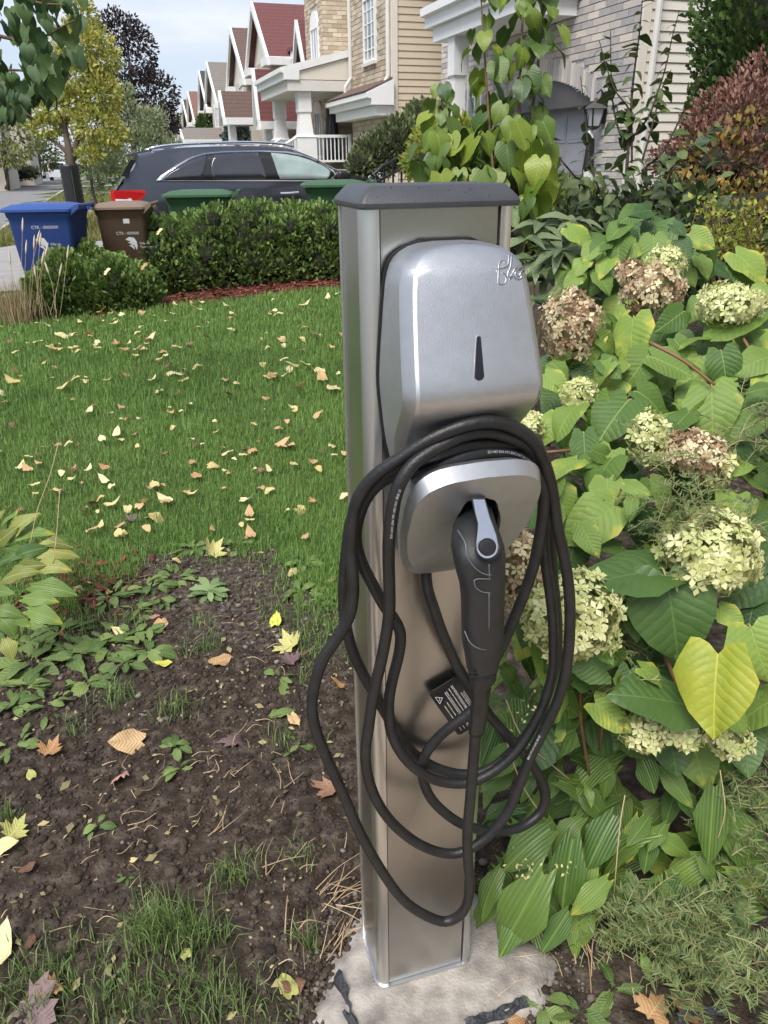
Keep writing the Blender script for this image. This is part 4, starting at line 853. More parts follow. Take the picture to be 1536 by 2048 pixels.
def prch(pxr, pxe, pu):        # porch from its ridge end and eave end as seen
    a = onu(*pxr, pu); e = onu(*pxe, pu); return (a[0], abs(a[0]-e[0])-.2, e[1]+.12, a[1], pu+.2)
row_house('brick house with steep dark red roof and red porch roof, beyond the tan house', 33.0, 6.75, M_rred, M_wB, 2.1, 1.75, s0=26.6, s1=35.6, porch=prch((505,147),(513,200),4.6), second=(28.0,.95,5.5,1.6))
row_house('house with reddish brown roof and wide brown porch roof, beyond the dark red roof', 38.6, 6.7, M_rbrn, M_wS, 2.3, 1.9, s0=36, s1=43.5, porch=prch((438,190),(446,230),4.1), second=(41.0,1.6,6.4,1.4))
row_house('house with taupe shingle roof, past the brown roofed house', 47.9, 6.35, M_rtan, M_wS, 2.4, 1.9, s0=44, s1=51, porch=(46.5,1.3,2.6,3.1,4.2))
row_house('house with slate grey roof, past the taupe roofed house', 51.9, 6.3, M_rdk, M_wB, 1.9, 1.8, s0=51.2, s1=56, second=(54.9,1.8,6.1,1.7), porch=(53.6,1.4,2.6,3.4,4.4))
row_house('house with russet roof near the end of the row', 59.6, 5.8, M_rter, M_wS, 2.0, 1.6, s0=57, s1=62)
row_house('house with brown roof, farthest of the row', 64.0, 5.6, M_rchoc, M_wB, 2.2, 1.6, s0=62.3, s1=68)
# houses across the street, seen through the trees
for k, (px, s_, m_r, lab) in enumerate(((62, 75, M_rdk, 'far house with dark roof across the street, beyond the orange tree'), (5, 60, M_rbrn, 'far brown roofed house across the street at the left edge'))):
    p = plane(px, 330, SS*s_, SS); u_ = p@UU; h = thing('far_house', lab, 'house', W(u_-4, s_, 0))
    lap_wall(h, M_wS, u_-9, u_, s_, s_+9, -.1, 4.6); mb = MB(); mb.prism([W(u_+.4, s_-.4, 4.6), W(u_+.4, s_+9.4, 4.6), W(u_-4.5, s_+9.4, 7.4), W(u_-4.5, s_-.4, 7.4)], (0, 0, .15)); mb.prism([W(u_-9.4, s_-.4, 4.6), W(u_-9.4, s_+9.4, 4.6), W(u_-4.52, s_+9.4, 7.4), W(u_-4.52, s_-.4, 7.4)], (0, 0, .15)); mb.build('roof', m_r, h)
    window(h, u_+.02, s_+1, s_+2.4, 2.8, 4.0, 1, 1); mb = MB(); mb.wbox(u_-5, u_-3.4, s_-.06, s_+.02, 2.8, 4.1); mb.build('window', M_trim, h)
# ================================================================ the parked car
M_paint = mat('car_paint', (.050,.054,.068), .28, .55, var=.05, scale=3, coat=1)
M_trimc = mat('chrome', (.85,.85,.86), .12, 1, var=.02); M_tint = mat('tinted_glass', (.035,.036,.042), .04, 0, var=.15, spec=.9); M_clear = mat('pale_green_glass', (.22,.29,.27), .12, 0, c2=(.40,.48,.45), scale=3.5, spec=.4)
M_red = mat('tail_red', (.55,.02,.02), .12, 0, var=.2, coat=1); M_lampw = mat('tail_clear', (.75,.72,.72), .12); M_tyre = mat('tyre', (.02,.02,.02), .8); M_rim = mat('rim', (.5,.5,.5), .3, 1)
S0, HWD = 12.1, .94; CZ = .085
car = thing('parked_car', 'dark grey sport utility car with chrome window trim parked on the driveway', 'car', W(2.4, S0+HWD, CZ))
cl = lambda px, py: ons(px, py, S0)                            # (u along the car, height) on its near side
roofp = [cl(*p) for p in ((256,311),(275,305),(308,299),(366,292),(448,289),(529,289),(578,293),(611,302),(643,317),(676,336),(702,349))]
ru = [p[0] for p in roofp]; rz = [p[1] for p in roofp]; u_h = ru[-1]
NOSE = 4.82
def roofz(u): return float(np.interp(u, ru+[u_h+.35, NOSE-.25, NOSE], rz+[1.26, 1.10, .85]))
belt = lambda u: float(np.interp(u, [.0, .7, 3.3, 3.9, NOSE], [1.245, 1.262, 1.245, 1.16, .95]))
SC = S0+HWD
def sec(u, shrink=1.0, lo=.30):
    bz = min(belt(u), roofz(u)-.02); rzv = roofz(u); k = (rzv-bz)/.47; hw = HWD*shrink
    top = hw*(1-.20*min(1, max(.0, k))); mz = .5*(lo+bz)
    P = [(hw*.90, lo), (hw*.985, lo+.18), (hw*.995, mz), (hw*.985, bz-.14), (hw*.955, bz), (top+.012, rzv-.075*min(1, k)-.01), (top-.07, rzv-.015), (top*.5, rzv+.012), (0, rzv+.018)]
    P = P+[(-a, z) for a, z in P[-2::-1]]
    return [W(u, SC-a, z) for a, z in P]
stn = [(.03,.955,.42),(.08,.975,.36),(.2,.985,.32),(.36,.99,.30),(.45,.995,.30)]+[(u, 1., .28) for u in np.linspace(.6, 4.2, 16)]+[(4.45,.985,.28),(4.65,.95,.30),(4.78,.90,.36),(NOSE,.82,.45)]
# rear slope: the roof line only starts at the spoiler; the tailgate runs down to the lamp
tail = [cl(239,354), cl(228,380)]
_rz = roofz
def roofz(u): return float(np.interp(u, [0.02, tail[1][0]+.02, tail[0][0]+.03, ru[0]+.10]+ru[1:]+[u_h+.35, NOSE-.25, NOSE], [1.10, 1.17, 1.31, 1.52]+rz[1:]+[1.26, 1.10, .85]))
mb = MB(); mb.loft([sec(u, k, lo) for u, k, lo in stn]); body = mb.build('body', M_paint, car, True, 32)
mb = MB(); a, z = cl(256, 310); mb.prism([W(a+d, SC-.66, z+e) for d, e in ((0,-.02),(0,.012),(.34,.075),(.36,.02))], SS*1.32); mb.build('spoiler', M_paint, car)
def side_y(u, z):
    bz = min(belt(u), roofz(u)-.02); rzv = roofz(u); k = min(1, max(0, (rzv-bz)/.47)); top = HWD*(1-.20*k)+.012; t_ = np.clip((z-bz)/max(.05, rzv-.085-bz), -.0, 1.15); return HWD*.955+(top-HWD*.955)*t_
def glass(nm, P, m_, off=.010, par=None, th=.012):
    q = [cl(*p) for p in P]; mb = MB(); mb.prism([W(u, SC-side_y(u, z)-off, z) for u, z in q], SS*(th if th > .02 else off+.01)); return mb.build(nm, m_, par or car)
def mirror_glass(nm, P, m_, off=.010):
    q = [cl(*p) for p in P]; mb = MB(); mb.prism([W(u, SC+side_y(u, z)+off, z) for u, z in q], -SS*.012); mb.build(nm, m_, car)
QW = [(327,358),(340,345),(357,333),(383,318),(405,311),(417,309),(404,358)]; RW = [(428,308),(475,305),(522,304),(533,358),(426,358),(422,336)]; FWd = [(546,304),(578,307),(603,312),(627,320),(648,330),(664,341),(660,358),(560,358)]
TR_ = [(312,361),(330,345),(352,331),(380,315),(410,306),(450,302),(522,300.5),(580,303),(610,309),(640,321.5),(668,338),(676,347),(676,362),(500,362.5)]
def sheet(nm, top, bot, m_, off, par=None, nc=30, nr=4):
    x0, x1 = top[0][0], top[-1][0]; V = []; Fq = []
    for i in range(nc+1):
        x = x0+(x1-x0)*i/nc; ya = np.interp(x, [p[0] for p in top], [p[1] for p in top]); yb = np.interp(x, [p[0] for p in bot], [p[1] for p in bot])
        for j in range(nr+1): u, z = cl(x, ya+(yb-ya)*j/nr); V.append(W(u, SC-side_y(u, z)-off, z))
    for i in range(nc):
        for j in range(nr): a = i*(nr+1)+j; Fq.append((a, a+1, a+nr+2, a+nr+1))
    mb = MB(); mb.add(V, Fq); o = mb.build(nm, m_, par or car, True); md = o.modifiers.new('thick', 'SOLIDIFY'); md.thickness = .006; return o
sheet('window_trim', [(312,360.5),(330,345),(352,331),(380,315),(410,306),(450,302),(522,300.5),(580,303),(610,309),(640,321.5),(668,338),(678,349)], [(312,361.5),(400,362.5),(676,363),(678,350)], M_trimc, .012)
sheet('pillar_black', [(324,359),(337,346),(357,332.5),(383,317.5),(411,308.5),(450,304.8),(522,303),(579,305.5),(609,311.5),(638,323.5),(663,339),(670,347)], [(324,359.5),(400,360),(668,360),(670,350)], M_blackm, .018)
sheet('window', [(330,357),(341,346),(359,333.5),(384,319.5),(406,312),(416,311)], [(330,357.5),(404,358),(416,315)], M_tint, .023)
sheet('window', [(423,338),(429,309),(475,306),(521,305),(524,309),(533,352)], [(423,342),(427,358),(530,358),(533,355)], M_tint, .023)
sheet('window', [(546,305.5),(578,308.5),(603,313.5),(627,321.5),(648,331.5),(662,341.5)], [(546,308),(560,358),(657,358),(662,346)], M_clear, .023)
(lambda *a: None)('pillar_black', [(322,360),(336,346),(356,332),(383,317),(411,308.5),(450,305),(522,303),(579,305.5),(609,311.5),(638,323.5),(665,340),(671,348),(671,359.5),(500,360)], M_blackm, .0205)

for P, m_ in ((TR_, M_trimc), (QW, M_tint), (RW, M_tint), (FWd, M_clear)): mirror_glass('window', P, m_, .003 if P is TR_ else .012)
tl = glass('tail_light', [(229,381),(288,379.5),(293,386),(280,403),(262,404),(230,403)], M_red, .03, th=.06); glass('lamp_clear', [(231,396),(262,397),(268,403.6),(231,403)], M_lampw, .036, tl, .05)
mb = MB(); mb.prism([W(u, SC-.9, z) for u, z in ((.0,1.02),(.0,1.16),(.05,1.17),(.07,1.02))], SS*.35); mb.build('tail_light', M_red, car)
mb = MB(); q0, q1 = cl(560, 386), cl(596, 384); mb.tube([W(q0[0], S0-.03, q0[1]), W((q0[0]+q1[0])/2, S0-.045, q0[1]), W(q1[0], S0-.03, q1[1])], .018, 8); mb.build('door_handle', M_trimc, car)
for sg in (-1, 1):
    mb = MB(); rr_ = [cl(*p) for p in ((300,298),(340,291.5),(400,287.5),(470,285.5),(530,285.5),(575,289),(595,294))]
    mb.tube(spline([W(u, SC+sg*.66, z+.012) for u, z in rr_], 4), .017, 8); mb.build('roof_rail', M_trimc, car, True)
for dx in (404, 540):
    mb = MB(); q = [cl(dx, 363), cl(dx-8, 400), cl(dx-6, 470)]; mb.tube([W(u, S0+HWD*.03 if i else SC-side_y(u, z)-.002, z) for i, (u, z) in enumerate(q)], .004, 4); mb.build('door_seam', M_blackm, car)
glass('rear_window', [(242,352),(252,334),(262,319),(273,321),(262,340),(257,355)], M_tint, .012)
mc = cl(679, 351); mb = MB(); mb.loft([[W(mc[0]+d, S0-.02-y, mc[1]+z*k) for y, z in rrect(.11, .075, .05)] for d, k in ((-.05,.8),(0,1),(.08,.9),(.14,.4))]); mb.build('wing_mirror', M_blackm, car, True)
for uu in (1.02, 3.82):
    for sg in (-1, 1):
        c0 = W(uu, SC+sg*(HWD-.12), CZ+.36)
        def rg(r_, y): return [c0+UU*(r_*math.cos(t_))+PZ*(r_*math.sin(t_))+SS*(sg*y) for t_ in np.arange(24)*math.pi/12]
        mb = MB(); mb.loft([rg(.24,-.11), rg(.34,-.12), rg(.365,-.08), rg(.365,.08), rg(.34,.125), rg(.24,.115)]); wh = mb.build('wheel', M_tyre, car, True, 40)
        mb = MB(); mb.loft([rg(.235,.09), rg(.235,.118), rg(.20,.10), rg(.07,.115), rg(.02,.118)]); mb.build('rim', M_rim, wh, True, 40)
# ================================================================ wheeled bins
def bin_mat(n, c): return mat('bin_'+n, c, .45, 0, var=.08, scale=5, bump=.06, bscale=200)
def wheelie(name, label, c, dx, dy, H, m_, m_lid, ang=0., marks=None):
    """c ground centre; lid opens towards -u end, wheels and handle at the +u end"""
    ca, sa = math.cos(ang), math.sin(ang); ux = UU*ca+SS*sa; uy = -UU*sa+SS*ca; b0 = np.array(c, float)
    t_ = thing(name, label, 'bin', b0, 'wheeled bins set out by the driveway'); Q = lambda x, y, z: b0+ux*x+uy*y+PZ*z
    hx, hy = dx/2, dy/2; mb = MB(); rings = []
    for f, k, ky, sh in ((.02,.70,.76,.05),(.30,.79,.83,.035),(.60,.88,.9,.02),(.80,.93,.94,.01),(.86,.945,.95,.0),(.885,.985,1.0,0),(.925,1.0,1.02,0)):
        rings.append([Q(x-sh*dx*.5+(0), y, f*H) for x, y in rrect(hx*k, hy*ky, .05)])
    mb.loft(rings); bd = mb.build('bin_body', m_, t_, True, 30)
    mb = MB(); mb.loft([[Q(x+o, y, z) for x, y in rrect(hx*k, hy*ky, .045)] for k, ky, z, o in ((1.02,1.04,.925*H,-.015),(1.05,1.08,.93*H,-.02),(1.05,1.08,.953*H,-.02),(.99,1.0,.968*H,-.015),(.86,.86,.985*H,-.01),(.62,.66,1.0*H,.0),(.58,.6,1.002*H,.0))]); ld = mb.build('bin_lid', m_lid, t_, True, 25)
    mb = MB(); mb.prism([Q(x, -.13, z) for x, z in ((-hx*1.12,.925*H),(-hx*1.12,.945*H),(-hx*.93,.99*H),(-hx*.8,.99*H),(-hx*.85,.93*H))], uy*.26); mb.build('lid_grip', m_lid, ld)
    mb = MB()
    for sy in (-1, 1): mb.prism([Q(x, sy*hy*.86-.03, z) for x, z in ((hx*.9,.88*H),(hx*1.22,.965*H),(hx*1.24,.995*H),(hx*1.12,.99*H),(hx*.92,.945*H))], uy*.06)
    mb.tube([Q(hx*1.19, -hy*.9, .978*H), Q(hx*1.19, hy*.9, .978*H)], .02, 8); mb.build('handle', m_lid, t_)
    mb = MB(); mb.loft([[Q(hx*.62+x, y, z) for x, y in rrect(hx*.16, hy*1.0, .02)] for z in (.28*H,.36*H,.42*H)]) ; mb.build('wheel_recess', m_, bd)
    for sy in (-1, 1):
        cc = Q(hx*.62, sy*hy*.83, .1); rg = lambda r_, y: [cc+ux*(r_*math.cos(a))+PZ*(r_*math.sin(a))+uy*y for a in np.arange(16)*math.pi/8]
        mb = MB(); mb.loft([rg(.06,-.03), rg(.1,-.028), rg(.1,.028), rg(.06,.03)]); mb.build('wheel', M_tyre, t_, True, 40)
    # ribs on the side
    if marks:
        yf = lambda z: -hy*float(np.interp(z/H, [.02,.3,.6,.8,.86], [.76,.83,.9,.94,.95]))-.0025
        mb = MB()
        def txt(s, x0, z0, size):
            V, Fq = glyphs(s); mb.add([Q(x0+x*size, yf(z0+y*size), z0+y*size) for x, y, _ in V], Fq)
        x0, zz = marks['num']; txt(marks['text'], x0, zz, .045)
        x0, zz = marks['logo']; txt('Ville de', x0+.085, zz+.04, .038); txt('Terrebonne', x0+.085, zz, .038)
        for P in ([(-.09,.13),(-.03,.165),(.04,.155),(.075,.10),(.08,.03),(.06,-.03),(.05,.03),(.03,.075),(-.02,.105)], [(-.06,.085),(-.01,.10),(.03,.07),(.04,.04),(-.01,.065)], [(-.045,.04),(0,.06),(.03,.02),(.03,-.02),(-.01,.02)]):
            k = len(mb.v); q = [Q(x0+x*.75, yf(zz+z*.75), zz+z*.75) for x, z in P]; cq = np.mean(q, axis=0); mb.add([cq]+q, [(0, i+1, (i+1) % len(q)+1) for i in range(len(q))])
        if 'extra' in marks:
            x0, zz = marks['extra']; mb.add([Q(x0+x, yf(zz+z), zz+z) for x, z in ((0,0),(.07,0),(.07,.05),(0,.05))], [(0,1,2,3)])
        mb.build('printed_marks', M_white, bd)
    return t_
def gp(px, py, y):  # ground point under a sight line at forward distance y
    p = plane(px, py, (0, y, 0), (0, 1, 0)); return np.array([p[0], p[1], float(terr(p[0], p[1]))+.04])
M_bl, M_bll = bin_mat('blue', (.012,.036,.155)), bin_mat('blue_lid', (.028,.075,.27)); M_bw, M_bwl = bin_mat('brown', (.060,.036,.020)), bin_mat('brown_lid', (.21,.145,.10)); M_gn, M_gnl = bin_mat('green', (.018,.055,.024)), bin_mat('green_lid', (.045,.11,.05))
wheelie('wheeled_bin', 'blue wheeled recycling bin at the left end of the hedge', gp(94,420,8.85), .71, .60, 1.075, M_bl, M_bll, -.27, {'num': (-.10,.83), 'text': 'CTR - 0000000', 'logo': (-.02,.62)})
wheelie('wheeled_bin', 'brown wheeled compost bin between the blue bin and the car', gp(249,420,9.4), .58, .54, 1.02, M_bw, M_bwl, -.22, {'num': (-.08,.68), 'text': 'CT0 - 000000', 'logo': (.08,.53), 'extra': (.02,.80)})
wheelie('wheeled_bin', 'green wheeled bin standing before the rear door of the car', gp(402,400,10.2), .80, .62, 1.06, M_gn, M_gnl, -.2)
wheelie('wheeled_bin', 'green wheeled bin half hidden by the charging post cap', gp(672,385,10.7), .82, .62, 1.10, M_gn, M_gnl, -.2)
# ---- far vehicles
def small_car(label, px, d, m_, van=False, face=1):
    p = plane(px, 345, SS*d, SS); u = p@UU; c = thing('parked_car', label, 'car', W(u, d, -.08)); hw = .9; H = 1.85 if van else 1.45
    mb = MB(); prof = [(0,.35),(0,.95),(.25,H-.08 if van else 1.0),(.6,H) if van else (.9,H),(3.2,H) if van else (2.6,H),(3.6,1.05),(4.6,.85),(4.7,.35)]
    mb.prism([W(u-hw, d+x*face, z-.08) for x, z in prof], UU*2*hw); bd = mb.build('body', m_, c)
    mb = MB(); mb.wbox(u-hw+.15, u+hw-.15, d-.03*face, d-.005*face, 1.05, H-.22) if van else mb.prism([W(u-hw+.15, d+.24, .98), W(u+hw-.15, d+.24, .98), W(u+hw-.3, d+.78, 1.30), W(u-hw+.3, d+.78, 1.30)], (0,0,.03)); mb.build('rear_window', M_tint, c)
    for x in (.85, 3.75):
        for sg in (-1, 1):
            cc = W(u+sg*(hw-.08), d+x*face, .23); mb = MB(); mb.loft([[cc+SS*(.32*math.cos(a))+PZ*(.32*math.sin(a))+UU*(sg*y) for a in np.arange(14)*math.pi/7] for y in (-.1, .1)]); mb.build('wheel', M_tyre, c)
    for sg in (-1, 1): mb = MB(); mb.wbox(u+sg*hw*.86-.09, u+sg*hw*.86+.09, d-.05*face, d-.008*face, .75, .98); mb.build('tail_light', M_red, c)
small_car('white van parked far down the street', 115, 96, mat('white_paint', (.72,.74,.76), .3, coat=.6), True)
small_car('small white car parked in a far driveway across the street', 70, 110, MATS['white_paint'], False)
# ================================================================ vegetation
UPV = np.array([0, 0, 1.])
M_bark = mat('bark', (.085,.062,.045), .9, var=.35, scale=30, bump=.5, bscale=40); M_twig = mat('twig', (.13,.075,.045), .8, var=.3, scale=30); M_stemg = mat('green_stem', (.26,.27,.10), .6, c2=(.36,.24,.12), scale=12)
M_core = mat('light_block_dark', (.020,.022,.012), .95, var=.4, scale=20, bump=.8, bscale=25)  # dark tone of the solid cores added to block light
def in_blobs(P, blobs, skip=-1, k=.86):
    m_ = np.zeros(len(P), bool)
    for i, (c, r) in enumerate(blobs):
        if i != skip: m_ |= (((P-np.array(c))/(np.array(r)*k))**2).sum(1) < 1
    return m_
def shrub(name, label, cat, blobs, n, tpl, size, m_, up=.4, shell=.72, core=.80, group=None, droop=0., keep=None, loc=None, stuffcore=True, zmin=None):
    """foliage spread through the outer shell of several rounded masses"""
    blobs = [(np.array(c, float), np.array(r, float)) for c, r in blobs]; w = np.array([np.prod(r)**.667 for c, r in blobs]); w /= w.sum()
    base = loc if loc is not None else np.array([np.mean([c[0] for c, r in blobs]), np.mean([c[1] for c, r in blobs]), 0]); t_ = thing(name, label, cat, base, group)
    Ps, Ds = [], []
    for i, (c, r) in enumerate(blobs):
        k = int(n*w[i])+1; d = rdir(k); rad = shell+(1-shell)*rng.uniform(size=k)**.6; lum = 1+.16*(fbm(d[:, 0]*3+i*9, d[:, 1]*3+d[:, 2]*2.3, 50, 3)-.45)*2
        P = c+d*r*(rad*lum)[:, None]; ok = ~in_blobs(P, blobs, i, .8) if len(blobs) > 1 else np.ones(k, bool)
        Ps.append(P[ok]); Ds.append(unit_rows(d[ok]/r))
    P = np.vstack(Ps); D = np.vstack(Ds)
    if zmin is not None: ok = P[:, 2] > zmin; P, D = P[ok], D[ok]
    if keep is not None: ok = keep(P); P, D = P[ok], D[ok]
    k = len(P); dirs = D+rdir(k)*.55+UPV*up-UPV*droop; nr = D*.6+rdir(k)*.6+UPV*.35
    link('foliage', npmesh('foliage', *cloud(*tpl, P, dirs, nr, rng.uniform(.65, 1.25, k)*size), m_), t_, 'stuff')
    if core:  # solid dark masses added inside the foliage to block light
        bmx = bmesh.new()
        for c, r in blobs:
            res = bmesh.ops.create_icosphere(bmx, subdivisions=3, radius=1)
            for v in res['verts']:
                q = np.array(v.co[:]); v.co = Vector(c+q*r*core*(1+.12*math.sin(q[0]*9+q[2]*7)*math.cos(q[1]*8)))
        me = bpy.data.meshes.new('light_block_core'); bmx.to_mesh(me); bmx.free(); me.materials.append(M_core); link('light_block_core', me, t_)
    return t_
def unit_rows(a): return a/(np.linalg.norm(a, axis=1)[:, None]+1e-9)
def branches(t_, lists, m_=None, name='branch', n=6):
    for P, r0, r1 in lists:
        q = spline(P, 5); mb = MB(); mb.tube(q, np.linspace(r0, r1, len(q)), n); mb.build(name, m_ or M_bark, t_, True)
# ---- cedar hedge and small cedars
M_ced = mat('cedar_green', (.055,.105,.026), .6, c2=(.30,.42,.11), island=.6, scale=2.2, trans=.15)
M_ced2 = mat('cedar_dark', (.030,.068,.018), .6, c2=(.13,.21,.05), island=.55, scale=2.5, trans=.15)
hl, hr = gnd(300, 594), gnd(690, 560); hb_ = np.array([-.2, .34, 0]); blobs = []
for i in range(14):
    t_ = -.2+i/13*1.65; p = hl+(hr-hl)*t_; g_ = float(terr(p[0], p[1])); top = float(np.interp(t_, [-.2,-.08,.05,.14,.3,.6,1,1.5], [.50,.60,.74,.84,.91,.97,1.02,1.03]))+random.uniform(-.09, .06)
    c = p+hb_; blobs.append(((c[0], c[1]+random.uniform(-.08,.05), g_+(top-g_)*.58), (.29, .38, (top-g_)*.49))); blobs.append(((c[0]+random.uniform(-.1,.1), c[1]-.05, g_+(top-g_)*.28), (.38, .42, (top-g_)*.36)))
    for _ in range(3):
        r_ = random.uniform(.12, .19); blobs.append(((c[0]+random.uniform(-.2,.2), c[1]-random.uniform(.12,.34), g_+(top-g_)*random.uniform(.35,.9)), (r_, r_, r_*1.1)))
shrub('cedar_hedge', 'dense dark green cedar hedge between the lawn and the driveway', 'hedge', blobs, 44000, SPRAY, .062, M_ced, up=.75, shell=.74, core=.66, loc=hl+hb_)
for k, (px, py, w_, h_, lab) in enumerate(((250,628,.42,.66,'small cedar shrub just left of the hedge, below the brown bin'),(150,638,.38,.74,'small cedar shrub in front of the blue bin'),(95,645,.22,.5,'smallest cedar shrub, next to the dry ornamental grass'),(198,622,.34,.76,'small cedar shrub between the blue and the brown bin'))):
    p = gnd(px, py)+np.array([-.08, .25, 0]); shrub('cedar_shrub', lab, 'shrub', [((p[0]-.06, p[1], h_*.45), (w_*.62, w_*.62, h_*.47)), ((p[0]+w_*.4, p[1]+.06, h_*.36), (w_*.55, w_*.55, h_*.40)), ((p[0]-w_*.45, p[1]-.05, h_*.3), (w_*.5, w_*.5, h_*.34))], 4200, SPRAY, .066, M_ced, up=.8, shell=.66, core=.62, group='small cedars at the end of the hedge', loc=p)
# ---- tall cedar at right
c0 = dep(1515, 150, 7.6)
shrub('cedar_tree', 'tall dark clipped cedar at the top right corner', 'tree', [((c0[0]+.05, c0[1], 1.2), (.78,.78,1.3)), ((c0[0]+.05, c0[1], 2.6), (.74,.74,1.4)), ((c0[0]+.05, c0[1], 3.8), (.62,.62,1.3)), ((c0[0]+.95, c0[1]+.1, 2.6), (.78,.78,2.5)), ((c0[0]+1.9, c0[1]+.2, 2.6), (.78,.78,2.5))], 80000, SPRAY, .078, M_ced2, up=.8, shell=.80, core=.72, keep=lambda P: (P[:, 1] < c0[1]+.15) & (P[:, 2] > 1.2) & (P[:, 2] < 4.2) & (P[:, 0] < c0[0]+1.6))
# ---- burgundy shrub
M_burg = mat('burgundy_leaf', (.095,.033,.026), .6, c2=(.42,.22,.16), island=.85, scale=3, trans=.2)
M_burg2 = mat('autumn_mix_leaf', (.05,.075,.02), .6, c2=(.42,.27,.06), island=.85, scale=3, trans=.2)
rb = lambda px, py, zc, rx, rz, ry=None: (dep(px, py, zc), (rx, ry or rx, rz))
bs = [rb(1470,260,5.0,.36,.30), rb(1530,240,5.2,.36,.42), rb(1410,310,4.9,.26,.24), rb(1340,320,4.9,.14,.10), rb(1500,350,4.8,.38,.26), rb(1580,320,5.0,.4,.5), rb(1400,235,5.0,.12,.08)]
shrub('burgundy_shrub', 'shrub with faded burgundy flower clusters in front of the tall cedar', 'shrub', bs, 17000, LEAF2, .036, M_burg, up=.3, shell=.45, core=.5, loc=dep(1480, 420, 5)*[1, 1, 0])
bs = [rb(1480,420,4.5,.32,.16), rb(1390,390,4.5,.2,.12), rb(1540,420,4.4,.3,.2), rb(1450,480,4.2,.35,.18)]
shrub('autumn_shrub', 'low shrub with green and orange yellow leaves below the burgundy shrub', 'shrub', bs+[rb(1440,330,4.75,.3,.2), rb(1520,300,4.8,.3,.25)], 2600, LEAF2, .05, M_burg2, up=.1, shell=.5, core=.5, loc=dep(1480, 480, 4.4)*[1, 1, 0])
# ---- bush by the tan house, golden shrub, low box shrub
M_sage = mat('sage_leaf', (.060,.085,.028), .6, c2=(.24,.28,.12), island=.7, scale=2, trans=.25)
shrub('leafy_bush', 'large sage green bush in front of the tan house', 'bush', [rb(800,290,12.6,.45,.42), rb(755,310,12.6,.38,.34), rb(850,260,12.8,.42,.45), rb(880,300,12.4,.5,.5), rb(720,330,12.4,.22,.2)], 7000, LEAF1, .10, M_sage, up=.7, shell=.6, core=.74, loc=dep(800, 400, 12.6)*[1, 1, 0]+[0, 0, .2])
M_gold = mat('golden_leaf', (.16,.22,.03), .55, c2=(.46,.47,.08), island=.7, scale=3, trans=.35)
shrub('golden_shrub', 'bright yellow green small leaved shrub behind the heart leaved shoots', 'shrub', [rb(870,300,5.2,.17,.2), rb(920,280,5.3,.16,.16), rb(840,325,5.1,.12,.1), rb(950,320,5.2,.2,.2), rb(1010,340,5.2,.2,.14)], 2400, LEAF2, .055, M_gold, up=.3, shell=.5, core=.6, loc=dep(900, 420, 5.2)*[1, 1, 0])
M_box = mat('box_leaf', (.06,.10,.02), .5, c2=(.24,.31,.06), island=.7, scale=4, trans=.25)
shrub('box_shrub', 'low clipped yellow green shrub right of the post cap', 'shrub', [rb(1075,420,4.6,.2,.16), rb(1120,400,4.8,.22,.14), rb(1050,460,4.4,.18,.2), rb(1150,440,4.6,.25,.2)], 3200, LEAF1, .045, M_box, up=.5, shell=.6, core=.8, loc=dep(1080, 520, 4.6)*[1, 1, 0])
# ---- black iron handrail among the shrubs
rl = thing('iron_railing', 'black iron stair railing between the sage bush and the golden shrub', 'railing', dep(790, 420, 10)*[1, 1, 0])
rp = [dep(745, 350, 10), dep(760, 336, 10), dep(812, 306, 10.4), dep(826, 304, 10.5)]; mb = MB(); mb.tube(rp, .022, 6); mb.build('handrail', M_blackm, rl)
mb = MB(); mb.tube([dep(748, 366, 10), dep(818, 330, 10.4)], .018, 6); mb.build('lower_rail', M_blackm, rl)
for px, y0 in ((752,343),(768,332),(786,321),(803,311),(818,305)): mb = MB(); a = dep(px, y0, 10.1); mb.tube([a, a*[1, 1, 0]+[0, 0, .2]], .015, 5); mb.build('baluster', M_blackm, rl)
# ---- street trees
M_yel = mat('yellow_maple_leaf', (.17,.24,.05), .55, c2=(.64,.57,.14), island=.6, scale=1.4, trans=.35); M_pur = mat('purple_maple_leaf', (.014,.010,.011), .6, c2=(.060,.040,.038), island=.8, scale=2, trans=.1); M_wil = mat('willow_leaf', (.14,.19,.08), .6, c2=(.42,.46,.26), island=.7, scale=1, trans=.25)
M_dgt = mat('street_leaf', (.035,.055,.015), .6, c2=(.17,.19,.05), island=.7, scale=.6, trans=.2); M_org = mat('orange_leaf', (.5,.12,.03), .6, c2=(.75,.34,.08), island=.8, trans=.3); M_ltg = mat('light_leaf', (.09,.12,.03), .6, c2=(.30,.30,.09), island=.8, scale=.6, trans=.25)
def tree(name, label, blobs, n, size, m_, trunk, tpl=LEAF2, core=0, shell=.25, up=0., loc=None):
    t_ = shrub(name, label, 'tree', blobs, n, tpl, size, m_, up=up, shell=shell, core=core, loc=loc)
    for o in t_.children:
        if o.name.startswith('foliage'): o.name = 'crown'
    branches(t_, trunk, name='trunk'); return t_
D1 = 17.4
ytb = dep(152, 440, 18.0)*[1, 1, 0]; ytb[2] = -.1
